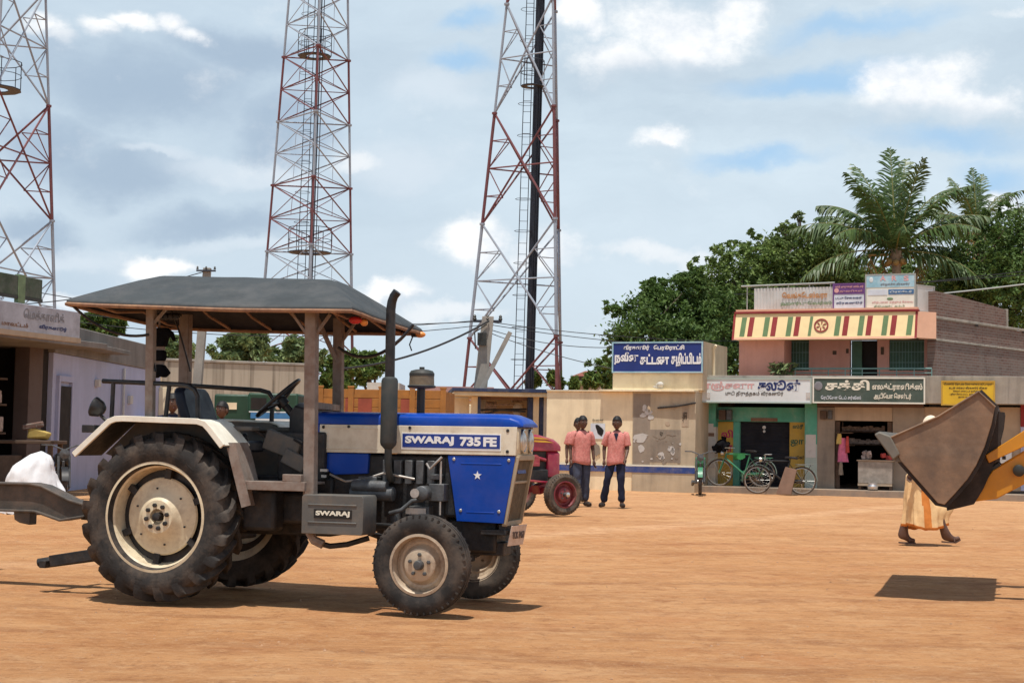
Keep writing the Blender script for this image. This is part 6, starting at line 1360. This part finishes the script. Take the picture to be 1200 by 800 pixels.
tree('mid green tree rising in the middle of the grove behind the striped parapet',bt(890,54),[lob(860,340,54,48,48),lob(910,322,55,52,44),lob(890,370,54,60,50),lob(955,330,55,45,42),lob(830,370,54,30,38)],36000,.165,2,'leaf_mid')
tree('tall loose tree with a bare twiggy top above the grove',bt(945,58),[lob(930,292,58,28,22),lob(965,306,58,32,24),lob(920,270,58,10,8),lob(936,256,58,8,7),lob(905,292,58,16,14),lob(955,276,58,8,7)],8000,.165,3,'leaf_pale',trunk=.14)
tree('dense dark tree at the right edge, in front of the small palm',bt(1180,52),[lob(1150,320,52,45,45),lob(1200,290,53,50,52),lob(1235,330,52,50,60),lob(1120,350,53,35,32),lob(1190,350,52,60,45)],36000,.165,4)
tree('bushy tree between the tall palm and the billboards',bt(1060,56),[lob(1000,345,56,50,36),lob(1060,350,57,60,36),lob(1110,335,57,40,34),lob(985,325,57,26,22)],22000,.165,5,'leaf_mid')
tree('dark tree behind the toilet block and pink house',bt(850,48),[lob(850,420,47,38,42),lob(800,440,47,40,30)],12000,.165,6)
for i,(u,v,Y,ru,rv,n,lab,mm) in enumerate(((285,412,60,34,26,5200,'pale green broad-leaved tree behind the stained wall, nearest the slim pole','leaf_pale'),(345,418,62,30,22,4400,'pale green tree behind the right part of the stained wall','leaf_pale'),(205,425,58,24,32,4000,'green tree behind the left part of the stained wall, beside the hanging charm','leaf_pale'),
    (395,440,64,26,30,4000,'dark tree behind the orange truck body, beside the front canopy posts','leaf_mid'),(430,430,66,26,18,2800,'low tree right of the front canopy post, above the white shed','leaf_mid'),(118,382,52,26,20,3000,'dark bush-topped tree showing over the lavender building','leaf_dark'))):
    tree(lab,bt(u,Y),[lob(u-ru*.4,v+4,Y,ru*.6,rv*.75),lob(u+ru*.4,v,Y,ru*.6,rv*.8),lob(u,v-rv*.3,Y,ru*.55,rv*.6),lob(u,v+rv*.6,Y,ru*.8,rv*.7)],n,.34,20+i,mm,group='trees beyond the left wall',trunk=.16)
tree('rounded green bush tree beside the red-roofed house',bt(706,66),[lob(706,440,66,18,18),lob(694,448,66,12,10),lob(716,448,66,10,14)],1600,.32,31,'leaf_mid',group='small trees behind the shelter',trunk=.12)
for i,(u,v,ru,rv,lab) in enumerate(((624,444,9,10,'small shrubby tree left of the two right mast legs, above the shelter roof'),(650,444,11,11,'small spiky tree between the mast cables and its right legs'),(672,450,6,8,'tiny tree beside the red-roofed house wall'))):
    tree(lab,bt(u,64),[lob(u,v,64,ru*.8,rv*.8),lob(u+ru*.4,v+rv*.6,64,ru*.6,rv*.6)],500,.34,40+i,'leaf_mid',group='small trees behind the shelter',trunk=.08)
def palm(label,u,v,Y,fronds,seed,scale,base_v=500):
    c=at(u,v,Y); t=thing('palm_tree',label,'palm',(c.x,c.y,0),0,'coconut palms'); rg=random.Random(seed)
    b=MB(); n=14; b.tube([(.25*sin(2.2*k/n)*(1-k/n),0,c.z*k/n) for k in range(n+1)],[.20-.06*k/n+(.012 if k%2 else 0) for k in range(n+1)],12); b.lathe([(.16,-.4),(.24,-.15),(.2,.15),(.05,.4)],12,M.Translation((0,0,c.z))); b.build('trunk','palm_trunk',t)
    leaf=MB(); rib=MB()
    for (az,el,L,droop) in fronds:
        L*=scale; d=V((cos(rad(az))*cos(rad(el)),sin(rad(az))*cos(rad(el)),sin(rad(el)))); side=V((-sin(rad(az)),cos(rad(az)),0)); P=[];p=V((0,0,c.z+.1)); N_=22; dd=d.copy()
        for k in range(N_+1):
            P.append(p.copy()); p=p+dd*(L/N_); dd=(dd+V((0,0,-droop*1.6/N_*(.4+1.2*k/N_)))).normalized()
        rib.tube(P,[.035*(1-.85*k/N_) for k in range(N_+1)],5)
        for k in range(2,N_+1):
            for m_ in range(3):
                q=(k-1+m_/3); i0=int(q); p=P[i0].lerp(P[min(i0+1,N_)],q-i0); tt=(P[min(i0+1,N_)]-P[max(i0-1,0)]).normalized(); tq=q/N_; ll=L*.26*(sin(pi*min(1,.12+tq*.86))**.7)*rg.uniform(.6,1.12)
                if rg.random()<.10: continue
                for s in (-1,1):
                    hg=.25+.75*max(0,1-abs(tt.z)*1.1); dirv=(side*s*rg.uniform(.5,.95)+tt*rg.uniform(.45,.85)+V((0,0,-hg*rg.uniform(.3,1.1)))+V((rg.gauss(0,.1),rg.gauss(0,.1),rg.gauss(0,.08)))).normalized(); e=p+dirv*ll*.6; e2=p+dirv*ll*.95+V((0,0,-ll*.4*hg-.02)); w=tt*.010*scale
                    a=len(leaf.v); leaf.v+=[tuple(p-w*.6),tuple(p+w*.6),tuple(e+w),tuple(e-w),tuple(e2)]; leaf.f+=[(a,a+1,a+2,a+3),(a+3,a+2,a+4)]; leaf.m+=[0,0]
    leaf.build('fronds','palm_leaf',t,ang=0,recalc=False); rib.build('ribs','palm_rib',t)
    dry=MB()
    for k in range(6):
        az=rg.uniform(0,360); q=V((cos(rad(az)),sin(rad(az)),0)); P=[V((0,0,c.z)),V((0,0,c.z-.1))+q*.5*scale/2.6*1.6,V((0,0,c.z-.7))+q*.8,V((0,0,c.z-1.4))+q*.85]
        dry.tube(P,[.05,.04,.03,.012],5)
        for s in (-1,1):
            for j in range(8):
                p=P[1].lerp(P[3],j/8); dry.add([p,p+V((0,0,-.08)),p+V((-q.y*s*.3,q.x*s*.3,-.4))],[(0,1,2)])
    for k in range(7): a=2*pi*k/7; dry.sphere((.28*cos(a),.28*sin(a),c.z-.25-.06*(k%2)),.11,8,6)
    dry.build('dry_fronds','palm_dry',t,ang=0,recalc=False)
    return t
FR=[(178,34,1.05,.75),(165,52,.9,.8),(125,68,1.05,.55),(96,82,1.02,.30),(62,74,1.02,.55),(28,60,1.02,.8),(80,66,.95,.6),(110,55,.85,.6),(230,55,.95,.8),(330,58,.95,.8),(-12,42,.95,.75),(6,16,1.0,.9),(186,4,1.0,.7),(-24,0,.95,.8),(215,30,.9,.85),(262,30,.9,.8),(318,34,.9,.8),(140,42,.95,.6),(300,72,.9,.4),(200,62,.9,.5)]
palm('tall coconut palm with long feathery fronds rising behind the billboards',1050,298,52,FR,3,3.65)
palm('smaller, more distant coconut palm right of the tall one, half sunk in dark trees',1145,272,62,[(a,e,l,d) for a,e,l,d in FR if l>=.95],4,2.6)

# ---------------------------------------------------------------- ground
def axis(lo,hi,near0,near1,step):
    out=[];x=near0
    while x<near1: out.append(x); x+=step
    out.append(near1); s=step
    x=near1
    while x<hi: s*=1.35; x+=s; out.append(x)
    x=near0; s=step; pre=[]
    while x>lo: s*=1.35; x-=s; pre.append(x)
    return pre[::-1]+out
xs=axis(-900,900,-9,13,.16); ys=axis(-60,2500,4.5,24,.16)
b=MB(); nx=len(xs)
def gz(x,y):
    if y>40 or abs(x)>16: return -.02
    w=1 if y<30 else (40-y)/10
    w*=min(1,max(0,(16-abs(x))/3))
    h=.020*NZ.noise(V((x*.35,y*.9,0)))+.012*NZ.noise(V((x*.9,y*2.6,3)))+.006*NZ.noise(V((x*3,y*5,7)))
    h-=.012*max(0,1-abs(((y-.12*x-10.0)%2.4)-1.2)/.22)*(.5+.5*NZ.noise(V((x*.2,y*.2,5))))
    return -.02+w*h*.8
vs=[(x,y,gz(x,y)) for y in ys for x in xs]; fs=[(j*nx+i,j*nx+i+1,(j+1)*nx+i+1,(j+1)*nx+i) for j in range(len(ys)-1) for i in range(nx-1)]
b.add(vs,fs)
def ground_mat():
    m=bpy.data.materials.new('red_earth'); m.use_nodes=True; nt=m.node_tree; N=nt.nodes; L=nt.links; P=N['Principled BSDF']; P.inputs['Roughness'].default_value=.95; P.inputs['Specular IOR Level'].default_value=.12
    tc=N.new('ShaderNodeTexCoord')
    def nz(scale,det,ro,sc3=(1,1,1),rz=0.0,dist=0.0):
        mp=N.new('ShaderNodeMapping'); mp.inputs['Scale'].default_value=sc3; mp.inputs['Rotation'].default_value=(0,0,rz); L.new(tc.outputs['Object'],mp.inputs[0])
        n=N.new('ShaderNodeTexNoise'); n.inputs['Scale'].default_value=scale; n.inputs['Detail'].default_value=det; n.inputs['Roughness'].default_value=ro; n.inputs['Distortion'].default_value=dist; L.new(mp.outputs[0],n.inputs['Vector']); return n.outputs['Fac']
    def mr(x,a,bb,c=0.0,d=1.0):
        n=N.new('ShaderNodeMapRange'); L.new(x,n.inputs[0])
        for k,q in ((1,a),(2,bb),(3,c),(4,d)): n.inputs[k].default_value=q
        return n.outputs[0]
    def mix(f,a,bb):
        n=N.new('ShaderNodeMix'); n.data_type='RGBA'
        for k,x in ((0,f),(6,a),(7,bb)):
            if isinstance(x,tuple): n.inputs[k].default_value=(*x,1)
            else: L.new(x,n.inputs[k])
        return n.outputs[2]
    c=mix(mr(nz(.22,7,.65),.36,.64),(.52,.252,.104),(.625,.338,.158))
    c=mix(mr(nz(.8,9,.72,(.45,1.3,1),rad(6)),.47,.66,0,.75),c,(.41,.185,.075))     # drag and tyre streaks
    c=mix(mr(nz(1.9,9,.75,(.40,1.6,1),rad(-4)),.50,.68,0,.65),c,(.66,.395,.205))
    c=mix(mr(nz(.55,9,.75,(.8,1.1,1),rad(20)),.52,.66,0,.55),c,(.46,.185,.078))
    sx=N.new('ShaderNodeSeparateXYZ'); L.new(tc.outputs['Object'],sx.inputs[0])
    def mth(op,a,bb):
        n=N.new('ShaderNodeMath'); n.operation=op
        for k,x in ((0,a),(1,bb)):
            if isinstance(x,(int,float)): n.inputs[k].default_value=x
            else: L.new(x,n.inputs[k])
        return n.outputs[0]
    wob=mth('MULTIPLY',mth('SUBTRACT',nz(.5,5,.6),.5),.9); brk=mr(nz(1.7,8,.7),.38,.60)
    for a_,b_,c_,wd,am,cc_ in ((20.2,1.25,.02,.9,.55,(.80,.50,.29)),(12.3,.10,.015,.15,.6,(.30,.13,.06)),(13.9,.10,.015,.15,.6,(.30,.13,.06)),(9.2,-.22,.01,.14,.55,(.31,.135,.06)),(10.6,-.22,.01,.14,.55,(.31,.135,.06)),(17.0,.35,.0,.18,.5,(.33,.145,.065)),(18.6,.35,.0,.18,.5,(.33,.145,.065)),(8.0,.06,.02,.12,.5,(.64,.39,.23)),(24.5,-.1,.01,.25,.5,(.34,.15,.07))):
        x_=sx.outputs['X']; cur=mth('ADD',mth('ADD',mth('MULTIPLY',x_,b_),mth('MULTIPLY',mth('MULTIPLY',x_,x_),c_)),a_)
        d_=mth('ABSOLUTE',mth('ADD',mth('SUBTRACT',sx.outputs['Y'],cur),wob),0)
        c=mix(mth('MULTIPLY',mr(d_,wd,wd*.45,0,am),brk),c,cc_)
    c=mix(mth('MULTIPLY',mr(mth('ADD',sx.outputs['Y'],mth('MULTIPLY',nz(.35,6,.6),14)),26,42,0,.30),mr(nz(1.2,8,.7),.3,.6,.45,1.0)),c,(.68,.45,.27))
    c=mix(mr(nz(2.6,10,.8),.50,.66,0,.7),c,(.34,.145,.062))
    c=mix(mr(nz(4.2,10,.85),.52,.66,0,.75),c,(.63,.38,.20))
    c=mix(mr(nz(5.6,10,.85),.53,.66,0,.8),c,(.30,.125,.052))
    c=mix(mr(nz(10,9,.85),.54,.68,0,.7),c,(.66,.41,.23))
    c=mix(mr(nz(17,8,.85),.55,.68,0,.7),c,(.22,.09,.04))
    c=mix(mr(nz(44,5,.75),.57,.72,0,.5),c,(.74,.50,.32))
    L.new(c,P.inputs['Base Color'])
    add=N.new('ShaderNodeMath'); add.operation='ADD'; L.new(nz(9,10,.8),add.inputs[0])
    m2=N.new('ShaderNodeMath'); m2.operation='MULTIPLY'; m2.inputs[1].default_value=2.0; L.new(nz(3,6,.65,(.4,2,1),rad(5)),m2.inputs[0]); L.new(m2.outputs[0],add.inputs[1])
    bp=N.new('ShaderNodeBump'); bp.inputs['Strength'].default_value=.85; bp.inputs['Distance'].default_value=.05; L.new(add.outputs[0],bp.inputs['Height']); L.new(bp.outputs[0],P.inputs['Normal'])
    MATS['red_earth']=m
ground_mat()
go=b.build('ground','red_earth',None,ang=180,recalc=False); go['kind']='structure'
rg=random.Random(5); b=MB()
for k in range(1100):
    y=6.3+ (rg.random()**1.6)*22; x=rg.uniform(-.36,.36)*y; r=rg.choice((.004,.005,.005,.006,.007,.008,.012))*rg.uniform(.7,1.2)*(1 if y>8 else .8)
    z=gz(x,y); T=M.Translation((x,y,z+r*.25))@M.Rotation(rg.uniform(0,6),4,'Z')@M.Rotation(rg.uniform(-.5,.5),4,'X')
    b.add([(-r,-r*.7,-r*.5),(r,-r*.6,-r*.5),(r*.8,r*.8,-r*.5),(-r*.7,r*.8,-r*.5),(-r*.5,-r*.4,r*.5),(r*.6,-r*.3,r*.4),(r*.4,r*.4,r*.55),(-r*.5,r*.4,r*.45)],[(0,3,2,1),(4,5,6,7),(0,1,5,4),(1,2,6,5),(2,3,7,6),(3,0,4,7)],T)
po=b.build('pebbles','stone',None,ang=0,recalc=False); po['kind']='stuff'; tag(po,'small loose stones scattered over the red earth','stones')

# ---------------------------------------------------------------- sky, sun, camera
SUN_EL=rad(76); shadow=V((.22,.97,0)).normalized()
w=bpy.data.worlds.new('World'); sc.world=w; w.use_nodes=True; nt=w.node_tree; N=nt.nodes; L=nt.links; bg=N['Background']
sky=N.new('ShaderNodeTexSky'); sky.sky_type='NISHITA'; sky.sun_disc=False; sky.sun_elevation=SUN_EL; sky.air_density=1.0; sky.dust_density=1.2; sky.ozone_density=1.0
sd=-shadow; sky.sun_rotation=math.atan2(sd.x,sd.y)
STR=.085
tc=N.new('ShaderNodeTexCoord'); D=tc.outputs['Generated']
def vm(op,a,bb=None):
    n=N.new('ShaderNodeVectorMath'); n.operation=op
    for k,x in ((0,a),(1,bb)):
        if x is None: continue
        if isinstance(x,(tuple,list,V)): n.inputs[k].default_value=tuple(x)
        else: L.new(x,n.inputs[k])
    return n
def ma(op,a,bb=None,cl=False):
    n=N.new('ShaderNodeMath'); n.operation=op; n.use_clamp=cl
    for k,x in ((0,a),(1,bb)):
        if x is None: continue
        if isinstance(x,(int,float)): n.inputs[k].default_value=x
        else: L.new(x,n.inputs[k])
    return n.outputs[0]
def mrw(x,a,bb,c=0.0,d=1.0,smooth=False):
    n=N.new('ShaderNodeMapRange'); L.new(x,n.inputs[0])
    if smooth: n.interpolation_type='SMOOTHSTEP'
    for k,q in ((1,a),(2,bb),(3,c),(4,d)): n.inputs[k].default_value=q
    return n.outputs[0]
def mixw(f,a,bb):
    n=N.new('ShaderNodeMix'); n.data_type='RGBA'
    for k,x in ((0,f),(6,a),(7,bb)):
        if isinstance(x,tuple): n.inputs[k].default_value=(*x,1)
        else: L.new(x,n.inputs[k])
    return n.outputs[2]
def nzw(vec,s,det=8.0,ro=.55,sc3=(1,1,1)):
    mp=N.new('ShaderNodeMapping'); mp.inputs['Scale'].default_value=sc3; L.new(vec,mp.inputs[0])
    n=N.new('ShaderNodeTexNoise'); n.inputs['Scale'].default_value=s; n.inputs['Detail'].default_value=det; n.inputs['Roughness'].default_value=ro; L.new(mp.outputs[0],n.inputs['Vector']); return n
n1=nzw(D,7.0,9,.6,(1,1,1.4)); warp=vm('SUBTRACT',n1.outputs['Color'],(.5,.5,.5)); warp=vm('MULTIPLY',warp.outputs[0],(.085,.085,.075)); DW=vm('ADD',D,warp.outputs[0]).outputs[0]
def puff(u,v,ru,rv,soft=.55,warped=True):
    d=ray(u,v).normalized(); q=vm('SUBTRACT',DW if warped else D,tuple(d)).outputs[0]
    q=vm('MULTIPLY',q,(FPX/ru,FPX/ru*.6,FPX/rv)).outputs[0]; l=N.new('ShaderNodeVectorMath'); l.operation='LENGTH'; L.new(q,l.inputs[0])
    return mrw(l.outputs['Value'],1.0,soft,0,1,True)
def union(ps):
    r=ps[0]
    for p in ps[1:]: r=ma('MAXIMUM',r,p)
    return r
K_=1/STR
def col_(r,g,b,k=1.0): return tuple(x*k*K_ for x in S('%02x%02x%02x'%(r,g,b)))
base=sky.outputs[0]
sep=N.new('ShaderNodeSeparateXYZ'); L.new(D,sep.inputs[0])
lon=mrw(sep.outputs['X'],-.34,.34)
veil=nzw(DW,4.2,9,.62,(1,1,3.4)).outputs['Fac']
c=mixw(mrw(veil,.36,.66,.70,.97),base,col_(214,230,241))
c=mixw(mrw(sep.outputs['Z'],.0,.20,.85,.0),c,col_(212,226,238))
gv=nzw(DW,3.1,9,.55,(1,1,2.6)).outputs['Fac']
c=mixw(ma('MULTIPLY',mrw(gv,.36,.60,.35,1),mrw(lon,.58,.22,0,.65,True)),c,col_(188,207,224))
fb=nzw(D,17,12,.66,(1,1,1.35)).outputs['Fac']; fb2=nzw(D,6,9,.6,(1,1,2.2)).outputs['Fac']
def ragged(p,n,amt,lo,hi): return mrw(ma('ADD',p,ma('MULTIPLY',ma('SUBTRACT',n,.5),amt)),lo,hi,0,1,True)
fb3=ma('ADD',ma('MULTIPLY',fb2,.62),ma('MULTIPLY',fb,.38))
grey=ragged(union([puff(150,110,230,95,.0),puff(120,205,180,65,.0),puff(270,60,170,60,.0),puff(50,170,120,90,.0),puff(250,262,190,40,.0),puff(40,270,100,34,.0),puff(330,150,110,60,.0)]),fb3,2.0,.12,1.0)
c=mixw(ma('MULTIPLY',grey,.68),c,col_(156,177,200))
lite=ragged(union([puff(285,205,180,34,.0),puff(80,292,170,28,.0),puff(480,200,140,60,.0),puff(300,290,180,22,.0),puff(500,110,110,50,.0),puff(180,185,90,16,.0)]),fb3,2.0,.2,1.0)
c=mixw(ma('MULTIPLY',lite,.65),c,col_(219,230,240))
blue=ragged(union([puff(540,75,80,30,.0),puff(960,90,220,36,.0),puff(1120,160,180,40,.0),puff(1000,30,190,30,.0),puff(1165,205,100,50,.0),puff(900,190,150,26,.0),puff(560,30,80,24,.0)]),fb2,1.3,.15,1.2)
c=mixw(ma('MULTIPLY',blue,.75),c,col_(152,198,238))
whites=[puff(48,36,38,26,.0),puff(66,50,30,18,.0),puff(112,38,36,20,.0),puff(150,26,46,20,.0),puff(196,28,40,26,.0),puff(218,44,40,22,.0),puff(205,308,50,20,.0),puff(790,38,125,62,.0),puff(850,12,70,40,.0),puff(710,62,90,34,.0),puff(690,26,55,28,.0),puff(1085,102,112,54,.0),puff(1045,92,60,38,.0),puff(1145,116,90,36,.0),puff(775,164,60,27,.0),puff(560,300,86,44,.0),puff(645,308,88,50,.0),puff(1175,235,60,32,.0),puff(455,352,90,24,.0)]
soft_=[puff(780,305,110,24,.0),puff(830,322,90,22,.0),puff(90,345,120,20,.0),puff(520,375,130,24,.0),puff(1185,20,90,14,.0),puff(430,190,70,20,.0),puff(215,308,60,14,.0)]
wm=ragged(union(whites),fb,1.7,.08,.95); ws=ragged(union(soft_),fb,1.3,.35,1.0)
c=mixw(ma('MULTIPLY',ws,.8),c,col_(240,244,248))
under=ragged(union([puff(150,64,140,30,.0),puff(55,70,60,26,.0),puff(790,86,170,42,.0),puff(1095,146,150,44,.0),puff(610,346,170,34,.0),puff(480,366,100,18,.0),puff(775,182,70,14,.0)]),fb,1.0,.0,.8)
wc=mixw(ma('MULTIPLY',under,.75),mixw(mrw(fb,.40,.60),col_(236,241,247),col_(254,254,253,1.06)),col_(208,217,229))
c=mixw(ma('MULTIPLY',wm,mrw(under,.0,1.0,1.0,.35)),c,wc)
c=mixw(mrw(sep.outputs['Z'],.30,.62,0,.85,True),c,base)
below=mrw(sep.outputs['Z'],-.01,-.06)
c=mixw(below,c,col_(150,125,100,.5))
L.new(c,bg.inputs['Color']); bg.inputs['Strength'].default_value=STR
ld=bpy.data.lights.new('sun','SUN'); ld.energy=4.4; ld.angle=rad(.6); ld.color=(1,.95,.87)
lo=bpy.data.objects.new('sun',ld); col.objects.link(lo)
dirv=V((shadow.x*cos(SUN_EL),shadow.y*cos(SUN_EL),-sin(SUN_EL))); lo.rotation_euler=dirv.to_track_quat('-Z','Y').to_euler(); lo.location=(0,10,40)
cd=bpy.data.cameras.new('camera'); cd.sensor_width=36; cd.lens=36*FPX/1200; cd.clip_end=6000; cd.clip_start=.1
co=bpy.data.objects.new('camera',cd); col.objects.link(co)
rc=CR*cos(ROLL)+CU*sin(ROLL); uc=-CR*sin(ROLL)+CU*cos(ROLL)
mx=M((rc,uc,-CF)).transposed().to_4x4(); mx.translation=V((0,0,HC)); co.matrix_world=mx
sc.camera=co
sc.view_settings.view_transform='Standard'; sc.view_settings.look='None'; sc.view_settings.exposure=0.08; sc.view_settings.gamma=1.0
sc.render.engine='CYCLES'; sc.cycles.max_bounces=6; sc.cycles.use_denoising=True
